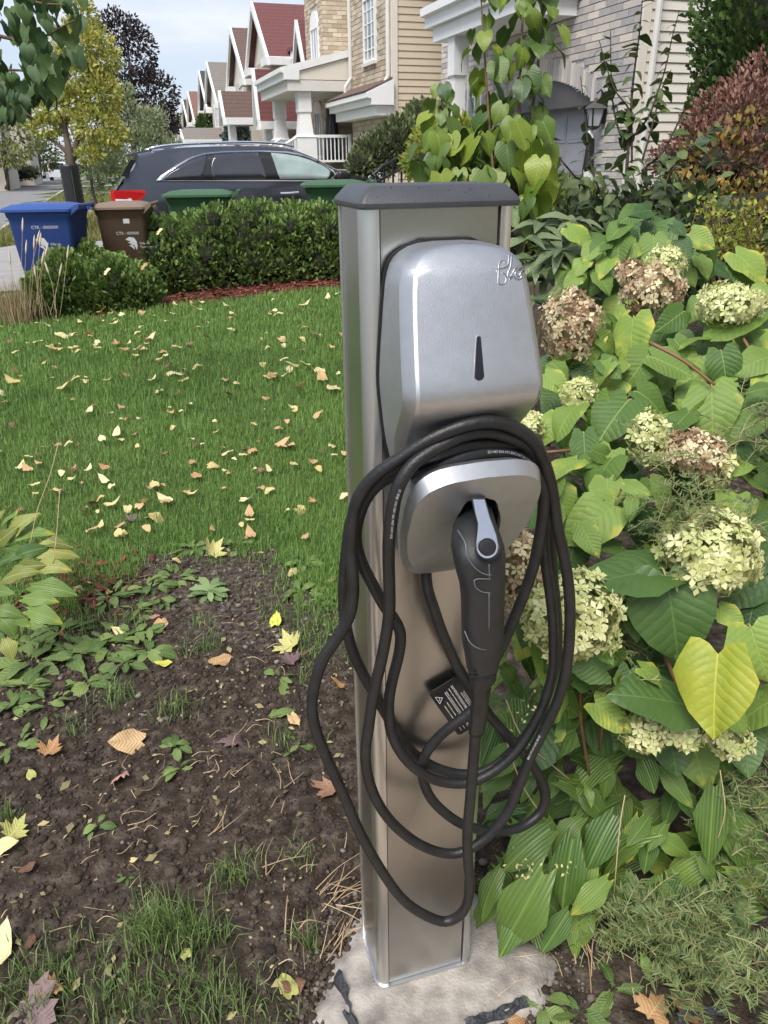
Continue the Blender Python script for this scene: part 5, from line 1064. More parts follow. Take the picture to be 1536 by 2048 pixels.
tree('maple_tree', 'small maple turning yellow beside the street, its trunk in a black guard', [rb(165,95,D1,.75,.55), rb(205,120,D1,.42,.40), rb(140,150,D1,.8,.45), rb(200,190,D1,.5,.5), rb(110,215,D1,.65,.35), rb(190,250,D1,.55,.4), rb(165,40,D1,.35,.5), rb(225,270,D1,.35,.3), rb(90,255,D1,.4,.22), rb(180,310,D1,.35,.18)], 9500, .115, M_yel,
     [([ytb, dep(143,330,D1), dep(132,270,D1), dep(125,210,D1), dep(118,150,D1)], .12, .03), ([dep(143,325,D1), dep(152,290,D1), dep(168,230,D1), dep(172,170,D1), dep(176,120,D1)], .08, .02), ([dep(140,310,D1), dep(115,288,D1), dep(95,275,D1)], .06, .015), ([dep(133,270,D1), dep(120,235,D1), dep(105,200,D1)], .06, .015)], loc=ytb)
q0 = dep(152, 415, 17.2); mb = MB(); tg = thing('trunk_guard', 'black corrugated guard round the trunk of the yellow maple', 'trunk guard', ytb); g0 = np.array([q0[0], q0[1], 0])
mb.loft([[g0+np.array([(.20+.012*(k % 2))*math.cos(a), (.20+.012*(k % 2))*math.sin(a), -.1+k*.05]) for a in np.arange(18)*2*math.pi/18] for k in range(33)]); mb.build('guard_tube', M_blackm, tg, True)
mb = MB(); v = unit(EYE-g0)*[1, 1, 0]; mb.tube([g0+v*.212+[.03, 0, 0], g0+v*.212+[.03, 0, 1.4]], .008, 5); mb.build('guard_seam', M_char, tg)
D2 = 30
tree('purple_maple_tree', 'dark purple leaved maple behind the yellow maple', [rb(235,70,D2,1.0,.9), rb(275,100,D2,.75,1.0), rb(250,130,D2,1.2,1.1), rb(290,180,D2,1.3,.8), rb(315,200,D2,.8,.6), rb(215,130,D2,1.2,1.4), rb(275,235,D2,1.6,.9), rb(330,250,D2,.6,.5)], 14000, .16, M_pur, [([dep(268,400,D2)*[1,1,0], dep(268,300,D2), dep(262,180,D2), dep(255,80,D2)], .16, .03), ([dep(267,290,D2), dep(285,220,D2), dep(300,150,D2)], .09, .02)])
D3 = 21
tree('willow_shrub', 'airy grey green willow between the yellow maple and the car', [rb(215,340,19.5,.35,.6), rb(200,300,20,.5,.4), rb(250,290,D3,.6,.55), rb(290,290,D3,.7,.5), rb(330,300,D3,.55,.4), rb(255,210,D3,.30,.55), rb(300,240,D3,.5,.35), rb(190,370,19,.18,.4)], 5600, .115, M_wil, [([dep(195,415,18.8), dep(185,380,18.8), dep(180,330,19)], .05, .02), ([dep(300,400,D3), dep(290,320,D3), dep(285,250,D3), dep(262,180,D3)], .05, .01), ([dep(305,300,D3), dep(292,262,D3), dep(282,240,D3)], .04, .01)], tpl=LEAF1, up=.6, shell=.1)
tree('street_tree', 'green and gold tree across the street at the left edge', [rb(5,260,50,2.2,1.6), rb(30,285,50,1.6,1.2), rb(-30,280,50,3,2), rb(15,310,48,1.2,.8)], 3600, .30, M_ltg, [([dep(8,345,50)*[1,1,0], dep(8,300,50), dep(6,250,50)], .2, .05)], shell=.4)
tree('orange_tree', 'narrow bright orange autumn tree across the street', [rb(46,290,72,.5,.9), rb(48,315,72,.9,1.0), rb(36,335,72,1.8,.45)], 1300, .30, M_org, [([dep(46,350,72)*[1,1,0], dep(46,320,72), dep(46,285,72)], .12, .04)], shell=.2)
tree('street_tree', 'rounded olive green tree right of the orange tree', [rb(78,310,76,1.6,1.4), rb(92,320,76,1.2,.9)], 1300, .34, M_dgt, [([dep(80,350,76)*[1,1,0], dep(80,320,76), dep(80,305,76)], .15, .05)], shell=.3)
shrub('clipped_hedge', 'clipped green hedge across the street at the left edge', 'hedge', [rb(15,345,60,2.6,.6), rb(-30,345,60,2.6,.7), rb(45,347,60,1.2,.4)], 1200, LEAF2, .26, M_dgt, shell=.8, core=.9)
for k, (px, py, zc, rx, rz, m_, lab) in enumerate(((130,300,110,4,3.2,M_dgt,'far dark green tree at the end of the street'),(185,310,120,4.5,2.6,M_ltg,'far pale green tree at the bend of the street'),(350,290,95,3,3,M_dgt,'far tree behind the end of the row of houses'),(372,275,105,1.8,2.8,M_ltg,'far yellowish tree beside the farthest row house'),(255,310,120,5,3.0,M_dgt,'far dark tree behind the willow'),(-90,250,70,6,5,M_dgt,'tall dark tree across the street beyond the left edge'))):
    c_ = dep(px, py, zc); tree('street_tree', lab, [(c_, (rx, rx, rz)), (c_+[rx*.6, 0, -rz*.3], (rx*.6, rx*.6, rz*.6)), (c_+[-rx*.6, 0, -rz*.2], (rx*.6, rx*.6, rz*.6))], 1500, .5, m_, [([c_*[1,1,0], c_*[1,1,.5], c_], .2, .06)], shell=.5)
M_spr = mat('blue_spruce', (.03,.055,.045), .6, c2=(.11,.16,.14), island=.6, scale=2)
shrub('spruce_shrub', 'rounded blue green spruce in front of the brown roofed house', 'shrub', [rb(495,275,34,.95,.75), rb(493,258,34,.5,.5), rb(480,285,34,.6,.5), rb(512,285,34,.6,.5)], 2200, SPRAY, .22, M_spr, up=.2, shell=.8, core=.85, loc=dep(495,330,34)*[1,1,0])
shrub('columnar_cedar', 'narrow dark cedar beside a porch far along the row', 'shrub', [rb(409,258,44,.4,.7), rb(408,275,44,.45,.7)], 700, SPRAY, .22, M_ced2, up=.8, shell=.8, core=.85, loc=dep(409,330,44)*[1,1,0])
# ================================================================ large-leaved plants, leaf by leaf
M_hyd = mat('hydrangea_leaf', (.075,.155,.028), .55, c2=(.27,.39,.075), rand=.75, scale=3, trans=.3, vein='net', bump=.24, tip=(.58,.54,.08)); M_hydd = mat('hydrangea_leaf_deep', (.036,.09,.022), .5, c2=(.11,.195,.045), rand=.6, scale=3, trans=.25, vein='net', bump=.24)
M_host = mat('hosta_leaf', (.06,.13,.025), .40, c2=(.21,.31,.065), rand=.7, scale=3, trans=.25, vein='par', bump=.35, tip=(.55,.48,.06), holes=.7); M_hosy = mat('hosta_leaf_yellowing', (.16,.19,.035), .4, c2=(.42,.44,.12), rand=.7, scale=3, trans=.3, vein='par', bump=.35, tip=(.62,.50,.10), holes=.3)
M_heart = mat('heart_leaf', (.11,.19,.022), .42, c2=(.33,.40,.06), rand=.75, scale=3, trans=.35, vein='net', bump=.12); M_heartm = mat('heart_leaf_mid', (.045,.095,.02), .42, c2=(.13,.20,.04), rand=.75, scale=3, trans=.25, vein='net', bump=.12); M_heartd = mat('heart_leaf_dark', (.026,.065,.018), .6, c2=(.105,.175,.05), rand=.75, scale=3, trans=.15, vein='net', bump=.12)
M_app = mat('apple_leaf', (.028,.055,.016), .4, c2=(.13,.18,.05), rand=.75, scale=3, trans=.2, vein='net', bump=.3); M_peo = mat('peony_leaf', (.07,.11,.045), .4, c2=(.20,.25,.12), rand=.7, scale=3, trans=.2, vein='net', bump=.3)
HY = [leaf_mesh('leaf', M_hyd, .40, 6, 4, d, f, .05, tw, .03, .33, .9, s, True) for d, f, tw, s in ((.28,.5,0,1),(.45,.35,.1,2),(.12,.55,-.12,3),(.55,.7,.1,4))]; HD = [leaf_mesh('leaf', M_hydd, .40, 6, 4, d, f, .05, tw, .03, .33, .9, s, True) for d, f, tw, s in ((.3,.4,0,5),(.45,.5,-.1,6),(.15,.3,.1,7))]
HO = [leaf_mesh('leaf', M_host, .235, 8, 4, d, f, .03, tw, 0, .40, .85, s) for d, f, tw, s in ((.35,.4,0,1),(.55,.5,.12,2),(.2,.55,-.12,3))]; HOY = [leaf_mesh('leaf', M_hosy, .24, 8, 4, d, f, .05, tw, 0, .40, .85, s) for d, f, tw, s in ((.3,.4,0,1),(.5,.6,.12,2))]
HE = [leaf_mesh('leaf', M_heart, .44, 6, 4, d, f, .05, tw, 0, .28, .95, s, True) for d, f, tw, s in ((.3,.35,0,1),(.5,.5,.2,2),(.15,.3,-.2,3))]; HEd = [leaf_mesh('leaf', M_heartd, .44, 6, 4, d, f, .05, tw, 0, .28, .95, s, True) for d, f, tw, s in ((.3,.35,0,1),(.5,.5,.2,2),(.15,.3,-.2,3))]
HEm = [leaf_mesh('leaf', M_heartm, .44, 6, 4, d, f, .05, tw, 0, .28, .95, s, True) for d, f, tw, s in ((.3,.35,0,1),(.5,.5,.2,2),(.15,.3,-.2,3))]
AP = [leaf_mesh('leaf', M_app, .33, 5, 2, d, f, .03, tw, 0, .42, .8, s) for d, f, tw, s in ((.4,.5,0,1),(.7,.6,.2,2),(.2,.4,-.2,3))]; PE = [leaf_mesh('leaf', M_peo, .17, 5, 2, d, .4, .02, 0, 0, .42, .8, s) for d, s in ((.35,1),(.6,2))]
def traced(par, mes, L, org, sc, zc, tilt=(.55, .6), ws=1.0, dz=.03, stem=None):
    for i, q in enumerate(L):
        x0, y0, x1, y1 = q[:4]; z0 = zc(org[0]+x0/sc, org[1]+y0/sc) if callable(zc) else zc
        z0 += (q[4] if len(q) > 4 else 0); a = dep(org[0]+x0/sc, org[1]+y0/sc, z0); b_ = dep(org[0]+x1/sc, org[1]+y1/sc, z0-dz)
        nv = UPV*tilt[0]+unit(EYE-a)*tilt[1]+np.array([random.gauss(0, .22) for _ in range(3)]); me = mes[i % len(mes)]
        wq = q[5] if len(q) > 5 else 1
        put_leaf(par, 'leaf', me, a, b_-a, nv, np.linalg.norm(b_-a)*1.1, ws*wq)
        if stem is not None: c_ = a+(a-b_)*.25+np.array([0, 0, -.03]); mb = MB(); mb.tube(spline([a, (a+c_)/2+[0, 0, .008], c_], 3), .0022, 5); mb.build('petiole', stem, par, True)
HYD = thing('hydrangea', 'big hydrangea bush with pale green flower heads right of the charging post', 'hydrangea', (.75, 1.35, 0))
def zh(px, py): return float(np.interp(py, [600, 760, 900, 1100, 1300, 1500], [1.95, 1.75, 1.58, 1.42, 1.36, 1.36]))
oD, oE = (1000, 400), (1000, 900)
LD = [(765,680,730,930,0,1.15),(500,710,440,970),(1440,650,1180,780),(1270,870,1310,1075),(1215,1075,1220,1375,-.05,1.15),(860,870,740,1040),(870,900,1100,990),(790,1100,1020,1225),(735,1150,555,1350,-.03,1.2),(440,1180,290,1310),(480,1340,490,1560,0,.8),(640,1440,540,1610),(1080,1220,960,1330),(1536,900,1370,950),(580,920,690,1010),(560,1120,520,1290),(260,1000,390,1090),(1050,640,930,730),(640,700,600,640),(1000,800,1090,900,.06),(1140,900,1040,1100,.1,1.2),(960,1000,860,1100,.1),(690,1010,600,1150,.08),(330,1240,250,1360,.05),(880,560,1000,660,.1),(1200,560,1080,640,.1),(1380,760,1480,860,.08),(1480,1250,1350,1330),(1536,1080,1440,1200,.05),(720,830,640,960,.1,1.2),(960,720,900,830,.1),(520,850,640,930,.12),(1240,800,1340,900,.12),(300,940,400,1010,.05),(1500,640,1420,700,.05),(1536,500,1440,560,.1),(1130,1060,1020,1180,.1)]
traced(HYD, HY, LD, oD, 2.866, zh, stem=M_stemg)
LE = [(440,60,270,130),(640,50,490,220,0,1.2),(615,170,620,335,0,1.3),(650,330,375,490),(1340,440,1540,560),(1440,1020,1540,1350,-.05,1.2),(720,200,860,250,-.06,.7),(760,280,735,375,-.06,.7),(1260,910,1400,1010),(330,200,420,370,.04),(560,20,460,100,.03),(1300,120,1450,60),(470,270,560,300,.05,1.4),(860,170,960,260,.05),(250,120,330,240,.05)]
traced(HYD, HY, LE, oE, 2.866, zh, stem=M_stemg)
M_hyy = mat('hydrangea_leaf_yellow', (.23,.34,.04), .5, c2=(.55,.52,.06), scale=1.6, trans=.3, vein='net', bump=.24); yl = leaf_mesh('leaf', M_hyy, .45, 6, 6, .25, .8, .05, 0, .03, .30, .85, 11, True)
traced(HYD, [yl], [(1250,1170,1200,1640,-.08,1.0)], oE, 2.866, zh, tilt=(.35, .9))
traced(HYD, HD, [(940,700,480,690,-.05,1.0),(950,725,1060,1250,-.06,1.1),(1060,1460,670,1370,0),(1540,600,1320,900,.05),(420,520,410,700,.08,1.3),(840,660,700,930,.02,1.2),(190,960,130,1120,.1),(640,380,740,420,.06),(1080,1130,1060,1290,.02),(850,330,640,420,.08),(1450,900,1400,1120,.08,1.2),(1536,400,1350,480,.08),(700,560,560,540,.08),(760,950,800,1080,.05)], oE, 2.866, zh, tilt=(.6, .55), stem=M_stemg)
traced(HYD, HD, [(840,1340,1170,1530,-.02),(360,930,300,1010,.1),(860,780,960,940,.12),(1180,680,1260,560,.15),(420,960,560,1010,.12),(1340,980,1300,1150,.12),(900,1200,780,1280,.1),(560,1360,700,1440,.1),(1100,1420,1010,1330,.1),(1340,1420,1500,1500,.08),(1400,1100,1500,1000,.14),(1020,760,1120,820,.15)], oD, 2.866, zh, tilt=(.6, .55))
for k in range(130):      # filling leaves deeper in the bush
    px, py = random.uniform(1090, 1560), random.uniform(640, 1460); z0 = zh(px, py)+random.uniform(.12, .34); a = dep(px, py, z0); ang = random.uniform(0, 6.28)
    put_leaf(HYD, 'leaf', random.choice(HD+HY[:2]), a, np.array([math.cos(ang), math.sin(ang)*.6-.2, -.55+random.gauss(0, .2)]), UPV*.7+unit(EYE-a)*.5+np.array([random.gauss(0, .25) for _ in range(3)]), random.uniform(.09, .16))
for k in range(85):      # smaller leaves at the surface of the bush
    px, py = random.uniform(1095, 1550), random.uniform(640, 1420); z0 = zh(px, py)+random.uniform(-.02, .12); a = dep(px, py, z0); ang = random.uniform(0, 6.28)
    put_leaf(HYD, 'leaf', random.choice(HY+HD[:1]), a, np.array([math.cos(ang), math.sin(ang)*.6-.25, -.35+random.gauss(0, .35)]), UPV*.7+unit(EYE-a)*.5+np.array([random.gauss(0, .4) for _ in range(3)]), random.uniform(.045, .095), random.uniform(.8, 1.1))
M_rst = mat('red_stem', (.20,.10,.05), .6, var=.2, scale=20)
for P in ([(1100,890,1.75),(1010,870,1.72)],[(1300,685,1.72),(1365,720,1.68),(1430,770,1.66)],[(1240,1150,1.5),(1220,1300,1.5),(1200,1500,1.6)],[(1170,1310,1.45),(1160,1420,1.5),(1180,1560,1.65)],[(1410,1180,1.5),(1380,1320,1.55),(1340,1560,1.65)],[(1450,620,1.95),(1500,700,1.85),(1525,760,1.8)],[(1140,900,1.7),(1080,905,1.72),(1040,900,1.75)],[(1270,620,2.1),(1300,700,2.0),(1290,900,1.9)],[(1500,1260,1.5),(1450,1230,1.5),(1400,1210,1.55)],[(1330,1310,1.42),(1370,1400,1.44),(1420,1440,1.5)]):
    mb = MB(); q = spline([dep(*p) for p in P], 5); mb.tube(q, np.linspace(.0045, .003, len(q)), 6); mb.build('stem', M_rst, HYD, True)
# flower heads: hundreds of four-petalled florets packed in a ball
M_fl = mat('floret_cream_green', (.52,.56,.20), .6, c2=(.88,.86,.50), island=.75, scale=20, trans=.25); M_flb = mat('floret_browning', (.30,.16,.09), .7, c2=(.86,.76,.48), island=.9, scale=20, trans=.2)
FLOR = ([(0,0,0),(.5,.12,.14),(.62,.55,.2),(.14,.5,.14),(-.12,.5,.14),(-.55,.62,.2),(-.5,.14,.14),(-.5,-.12,.14),(-.62,-.55,.2),(-.14,-.5,.14),(.12,-.5,.14),(.55,-.62,.2),(.5,-.14,.14)], [(0,1,2,3),(0,4,5,6),(0,7,8,9),(0,10,11,12)])
def flower(px, py, zc, rx, rz, m_, n=170, fs=.017):
    c = dep(px, py, zc); d = rdir(int(n*2.2)); d = d[d@unit(EYE-c) > -.6][:int(n*1.6)]; k = len(d)
    lum = 1+.42*(fbm(d[:, 0]*2.2+px, d[:, 1]*2.2+d[:, 2]*2+py, 4, 3)-.45)*2
    P = c+d*np.array([rx, rx, rz])*(lum*rng.uniform(.86, 1.05, k))[:, None]; nr = unit_rows(d+rdir(k)*.5); t_ = np.cross(nr, rdir(k))
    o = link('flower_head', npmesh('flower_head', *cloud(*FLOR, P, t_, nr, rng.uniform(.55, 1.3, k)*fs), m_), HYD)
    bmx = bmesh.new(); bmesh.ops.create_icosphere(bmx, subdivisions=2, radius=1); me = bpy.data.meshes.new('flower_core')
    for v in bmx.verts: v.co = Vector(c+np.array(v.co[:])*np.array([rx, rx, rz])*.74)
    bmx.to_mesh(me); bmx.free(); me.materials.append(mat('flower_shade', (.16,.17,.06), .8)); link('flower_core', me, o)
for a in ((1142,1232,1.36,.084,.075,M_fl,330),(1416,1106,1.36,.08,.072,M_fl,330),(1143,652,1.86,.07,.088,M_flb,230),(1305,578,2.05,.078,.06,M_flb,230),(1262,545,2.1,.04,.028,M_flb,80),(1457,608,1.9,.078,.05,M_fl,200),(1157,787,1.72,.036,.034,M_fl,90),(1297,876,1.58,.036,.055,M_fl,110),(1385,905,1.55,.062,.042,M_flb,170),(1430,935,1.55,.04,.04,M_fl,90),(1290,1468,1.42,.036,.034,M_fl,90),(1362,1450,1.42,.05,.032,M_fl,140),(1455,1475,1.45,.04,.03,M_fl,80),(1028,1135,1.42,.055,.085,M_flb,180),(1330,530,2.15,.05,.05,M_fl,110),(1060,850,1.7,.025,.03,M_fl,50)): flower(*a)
# ---- second hydrangea farther back
HY2 = thing('hydrangea', 'smaller light green hydrangea behind the big one, under the dark shrub', 'hydrangea', (1.0, 2.4, 0))
traced(HY2, HY[:3]+HD[:1], [(690,210,660,360),(880,210,885,395),(1100,190,1225,270),(990,140,1070,190),(560,250,480,330),(300,560,430,500),(800,60,690,120),(860,60,740,60),(620,230,520,280),(780,250,700,330),(940,250,1000,300,.1),(850,130,830,220,.05,.7),(640,330,560,420),(500,340,420,400),(720,130,620,220),(1020,230,1100,300),(560,420,640,520),(460,430,380,470),(980,330,1060,300),(760,330,840,420,.1),(1140,330,1210,430,.1),(1060,400,1130,470,.1)], oD, 2.866, 2.45, stem=M_stemg)
for k in range(60):
    a = dep(random.uniform(1130, 1480), random.uniform(440, 620), 2.55+random.uniform(0, .4)); ang = random.uniform(0, 6.28)
    put_leaf(HY2, 'leaf', random.choice(HD+HY[:1]), a, np.array([math.cos(ang), math.sin(ang)*.6-.2, -.5]), UPV*.7+unit(EYE-a)*.4+np.array([random.gauss(0, .25) for _ in range(3)]), random.uniform(.1, .16))
# ---- hosta right of the post
HS = thing('hosta', 'green hosta with insect eaten leaves spilling beside the concrete footing', 'hosta', (.48, 1.35, 0))
oF = (940, 1450)
LF = [(760,140,490,310,0,1.1),(1140,60,900,110,0,1),(880,165,965,340,-.04,1.7),(410,540,165,720,-.04,1.3),(575,480,395,625),(745,470,600,725,-.03,1.3),(530,590,455,985,-.05,1.0),(380,770,105,1235,-.06,1.0),(510,960,375,1165),(710,800,535,975,-.05),(630,980,555,1145,.03),(1260,320,1225,715,-.06,.9),(1320,420,1540,820,-.03,1.1),(650,390,555,625,.03),(870,480,800,700,.02),(160,740,15,985,0),(330,250,240,370,.05,1.2),(490,100,350,160,.05),(1010,510,920,630),(890,1180,935,1310,-.03),(220,230,60,330,.1,1.3),(200,400,60,520,.1,1.2),(330,130,430,60,.05),(1080,330,1170,480,.02,1.3),(600,310,640,410,-.03,1.1),(720,200,690,390,-.02,.9),(460,220,420,370,.06),(620,60,500,110,.05,1.3),(660,640,650,760,.04),(930,560,900,760,.03,1.1),(1180,680,1290,840,.03),(1500,380,1540,560),(1430,650,1480,880,.03),(820,760,850,920,.05),(400,830,430,1000,.06),(300,1000,340,900,.06),(290,600,350,760,.08),(60,150,180,90,.1,1.3),(760,20,680,110,.05,1.4),(860,600,880,690,.06)]
def zho(px, py): return float(np.interp(py, [1450,1600,1750,1900], [1.66,1.62,1.56,1.52]))
traced(HS, HO, LF, oF, 2.577, zho, tilt=(.75, .45), ws=1.05)
LG = [(30,1130,-60,1250),(120,1150,230,1290,0,1.1),(150,1450,20,1560),(170,1370,60,1450),(440,1550,300,1600),(600,1530,440,1500),(520,1640,420,1540),(90,1330,30,1230),(330,1470,220,1420),(640,1640,560,1560)]
traced(HS, HO, [(x0, y0, x1, y1, .08) for x0, y0, x1, y1, *_ in LG], oE, 2.866, 1.62, tilt=(.75, .5), ws=1.2)
for k in range(190):
    px, py = random.uniform(985, 1540), random.uniform(1300, 1850); z0 = zho(px, py)+random.uniform(.0, .2); a = dep(px, py, z0); a[2] = max(a[2], .06); ang = random.uniform(0, 6.28)
    put_leaf(HS, 'leaf', random.choice(HO), a, np.array([math.cos(ang), math.sin(ang)*.7-.3, -.35]), UPV*.8+unit(EYE-a)*.3+np.array([random.gauss(0, .3) for _ in range(3)]), random.uniform(.08, .17))
for P in ([(1012,1400,1.5),(1050,1480,1.52),(1140,1560,1.6)],[(1250,1590,1.48),(1240,1650,1.48),(1232,1740,1.5),(1228,1790,1.55)],[(1000,1440,1.55),(1040,1560,1.55),(1090,1640,1.6)],[(1440,1540,1.45),(1450,1620,1.46),(1435,1680,1.5)]):
    mb = MB(); q = spline([dep(*p) for p in P], 6); mb.tube(q, .0012, 5); mb.build('flower_stalk', M_straw, HS, True)
m1 = cloud(*LEAF1, np.array([dep(*p) for p in [(random.gauss(1045,18), random.gauss(1740,14), 1.5) for _ in range(26)]+[(random.gauss(1110,16), random.gauss(1740,10), 1.5) for _ in range(16)]+[(random.gauss(1060,25), random.gauss(1420,25), 1.5) for _ in range(18)]]), rdir(60), rdir(60), rng.uniform(.007, .012, 60)); link('dry_florets', npmesh('dry_florets', *m1, mat('pale_floret', (.6,.55,.25), .6)), HS, 'stuff')
# ---- asparagus fern
M_fern = mat('asparagus_needle', (.07,.115,.035), .6, c2=(.28,.35,.13), island=.5, scale=4, trans=.25)
def fern(name, label, regs, n, loc, nl=.016, density=46):
    t_ = thing(name, label, 'fern', loc); stems = MB(); Ps, Ds = [], []
    for _ in range(n):
        (x0, x1, y0, y1, z0, z1) = random.choice(regs); px, py, zc = random.uniform(x0, x1), random.uniform(y0, y1), random.uniform(z0, z1); a = dep(px, py, zc); a[2] = max(a[2], .03)
        az = random.uniform(0, 6.28); l = random.uniform(.06, .13); d = np.array([math.cos(az), math.sin(az)*.7, random.gauss(.1, .35)]); Q = spline([a, a+d*l*.5+[0, 0, .01], a+d*l+[0, 0, -.015]], 6); stems.tube(Q, .0008, 3, False)
        for i in range(density):
            t_i = random.random(); p = np.array([np.interp(t_i, np.linspace(0, 1, len(Q)), Q[:, j]) for j in range(3)]); sd_ = np.cross(unit(d), UPV)*random.choice((-1, 1)); Ps.append(p); Ds.append(sd_*1.0+unit(d)*.55+np.array([random.gauss(0, .25) for _ in range(3)])+UPV*.1)
    stems.build('stems', M_stemg, t_, kind='stuff'); Ps, Ds = np.array(Ps), np.array(Ds); k = len(Ps)
    link('needles', npmesh('needles', *cloud([(-.05,0,0),(.05,0,0),(.06,.6,.02),(0,1,0),(-.06,.6,.02)], [(0,1,2,3,4)], Ps, Ds, rdir(k)*.6+UPV, rng.uniform(.6, 1.2, k)*nl), M_fern), t_, 'stuff')
fern('asparagus_fern', 'feathery asparagus fern at the bottom right corner', [(1360,1560,1830,2060,1.30,1.5),(1300,1420,1800,1930,1.44,1.56),(1440,1560,1540,1830,1.52,1.62),(1240,1320,1820,1880,1.48,1.54)], 190, (.6, 1.0, 0), .020)
fern('asparagus_fern', 'feathery asparagus fern threading through the right side of the hydrangea', [(1280,1420,920,1080,1.36,1.5),(1420,1560,780,960,1.45,1.6),(1160,1300,1250,1400,1.4,1.52),(1330,1460,1000,1060,1.30,1.36),(1420,1540,1040,1100,1.4,1.5)], 120, (.75, 1.25, 0), .016, 40)
# ---- heart-leaved shoots beyond the post
HT = thing('heart_leaved_shrub', 'tall upright shoots with big heart shaped yellow green leaves behind the post', 'shrub', dep(1000, 700, 3.1)*[1, 1, 0])
SP = [[(1000,440,3.1),(985,330,3.1),(975,200,3.1),(968,90,3.1),(960,-40,3.1)],[(1020,440,3.1),(1035,300,3.1),(1040,160,3.1),(1045,40,3.1),(1050,-50,3.1)],[(1035,440,3.1),(1055,280,3.15),(1075,140,3.15),(1085,20,3.15),(1090,-50,3.15)],[(990,440,3.05),(930,350,3.05),(905,290,3.05),(890,235,3.05),(880,180,3.05)],[(1000,430,3.0),(950,360,3.0),(880,330,3.0)]]
branches(HT, [([dep(*p) for p in P], .008, .003) for P in SP], M_twig, 'stem')
for i, P in enumerate(SP):
    Q = spline([dep(*p) for p in P], 8); n = (42, 48, 44, 34, 26)[i]
    for k in range(n):
        f = (k+random.random())/n; p = np.array([np.interp(f, np.linspace(0, 1, len(Q)), Q[:, j]) for j in range(3)]); az = random.uniform(0, 6.28)
        out = np.array([math.cos(az), math.sin(az), 0]); a = p+out*random.uniform(.02, .09)+[0, 0, random.uniform(.0, .04)]; mb = None
        yel = random.random() < (.12 if i < 3 else .0)
        put_leaf(HT, 'leaf', random.choice(HE+HEm), a, out*.7+np.array([0, 0, -1.0+random.gauss(0, .35)]), out*.9+UPV*.5+unit(EYE-a)*.2+np.array([random.gauss(0, .35) for _ in range(3)]), random.uniform(.065, .108)*(1.05 if f < .7 else .85), random.uniform(.9, 1.15))
for k in range(80):
    a = dep(random.uniform(825, 1105), random.uniform(245, 400), random.uniform(2.95, 3.3)); az = random.uniform(0, 6.28); out = np.array([math.cos(az), math.sin(az), 0])
    put_leaf(HT, 'leaf', random.choice(HE+HE+HEm), a, out*.6+np.array([0, 0, -.9]), out*.6+UPV*.6+unit(EYE-a)*.4, random.uniform(.08, .13))
# ---- near tree, its branch tips hanging in at the top left
NT = thing('linden_tree', 'near tree with dark heart shaped leaves hanging in at the top left', 'tree', (-3.3, 3.4, 0))
branches(NT, [([(-3.3,3.4,0),(-3.28,3.42,1.2),(-3.3,3.4,2.4),(-3.35,3.4,4)], .09, .05)], name='trunk', n=10)
BR = [[(-3.3,3.4,2.3),dep(-60,60,3.9),dep(60,80,3.7),dep(150,40,3.6)],[(-3.3,3.4,2.1),dep(-80,150,3.9),dep(20,140,3.7),dep(110,150,3.6)],[(-3.3,3.4,2.6),dep(-40,-60,3.9),dep(60,0,3.7),dep(130,10,3.6)],[(-3.3,3.4,1.9),dep(-60,200,3.8),dep(30,215,3.7),dep(70,240,3.65)],[(-3.3,3.4,2.9),dep(-40,-150,4),dep(60,-90,3.8),dep(140,-60,3.7)]]
branches(NT, [(P, .014, .003) for P in BR], M_twig)
for k in range(250):
    px, py = random.choice(((random.uniform(-120, 95), random.uniform(-40, 215)), (random.uniform(40, 165), random.uniform(-20, 120)), (random.uniform(-40, 75), random.uniform(150, 225)), (random.uniform(-60,120), random.uniform(-20,170)), (random.uniform(60,128), random.uniform(110,185))))
    if px > 95 and py > 120 and random.random() < .55: continue
    a = dep(px, py, random.uniform(3.5, 4.0)); az = random.uniform(0, 6.28); out = np.array([math.cos(az), math.sin(az), 0])
    put_leaf(NT, 'leaf', random.choice(HEd), a, out*.45+np.array([0, 0, -1.]), out*.7+UPV*.6+unit(EYE-a)*.5+np.array([random.gauss(0, .25) for _ in range(3)]), random.uniform(.062, .092))
# ---- dark shrub with long shoots
AS = thing('apple_leaved_shrub', 'dark green shrub with long thin shoots before the garage of the grey house', 'shrub', dep(1250, 620, 3.8)*[1, 1, 0])
oC, sC = (1036, 0), 3.072
SA = [[(665,1250),(668,1050),(680,880),(692,740),(702,560),(720,400),(742,240),(756,100),(766,-20)],[(668,900),(620,800),(585,650),(572,450),(568,180)],[(690,860),(800,720),(860,560),(905,420),(950,220),(990,70)],[(480,1230),(320,1050),(222,920),(188,790)],[(760,1050),(890,930),(1010,700),(1090,540),(1190,370)],[(500,1180),(440,980),(412,700),(385,470)],[(700,1000),(690,700),(600,560),(540,400),(500,250)],[(900,1150),(1000,960),(1140,850),(1250,740)],[(760,1000),(830,750),(880,560),(940,430)]]
for i, P in enumerate(SA):
    Q = spline([dep(oC[0]+x/sC, oC[1]+y/sC, 3.8+(i % 3)*.06) for x, y in P], 6); mb = MB(); mb.tube(Q, np.linspace(.010 if i == 0 else .006, .0022, len(Q)), 6); mb.build('stem', mat('dark_twig', (.04,.028,.022), .8), AS, True)
    n = (26, 18, 22, 14, 18, 13, 12, 12, 10)[i]
    for k in range(n):
        f = .12+.86*(k+random.random()*.7)/n; p = np.array([np.interp(f, np.linspace(0, 1, len(Q)), Q[:, j]) for j in range(3)]); az = random.uniform(0, 6.28); out = np.array([math.cos(az), math.sin(az)*.5, 0])
        put_leaf(AS, 'leaf', random.choice(AP), p, out+np.array([0, 0, random.gauss(.0, .35)]), UPV+np.array([random.gauss(0, .3) for _ in range(3)]), random.uniform(.062, .098)*(1 if f < .8 else .7))
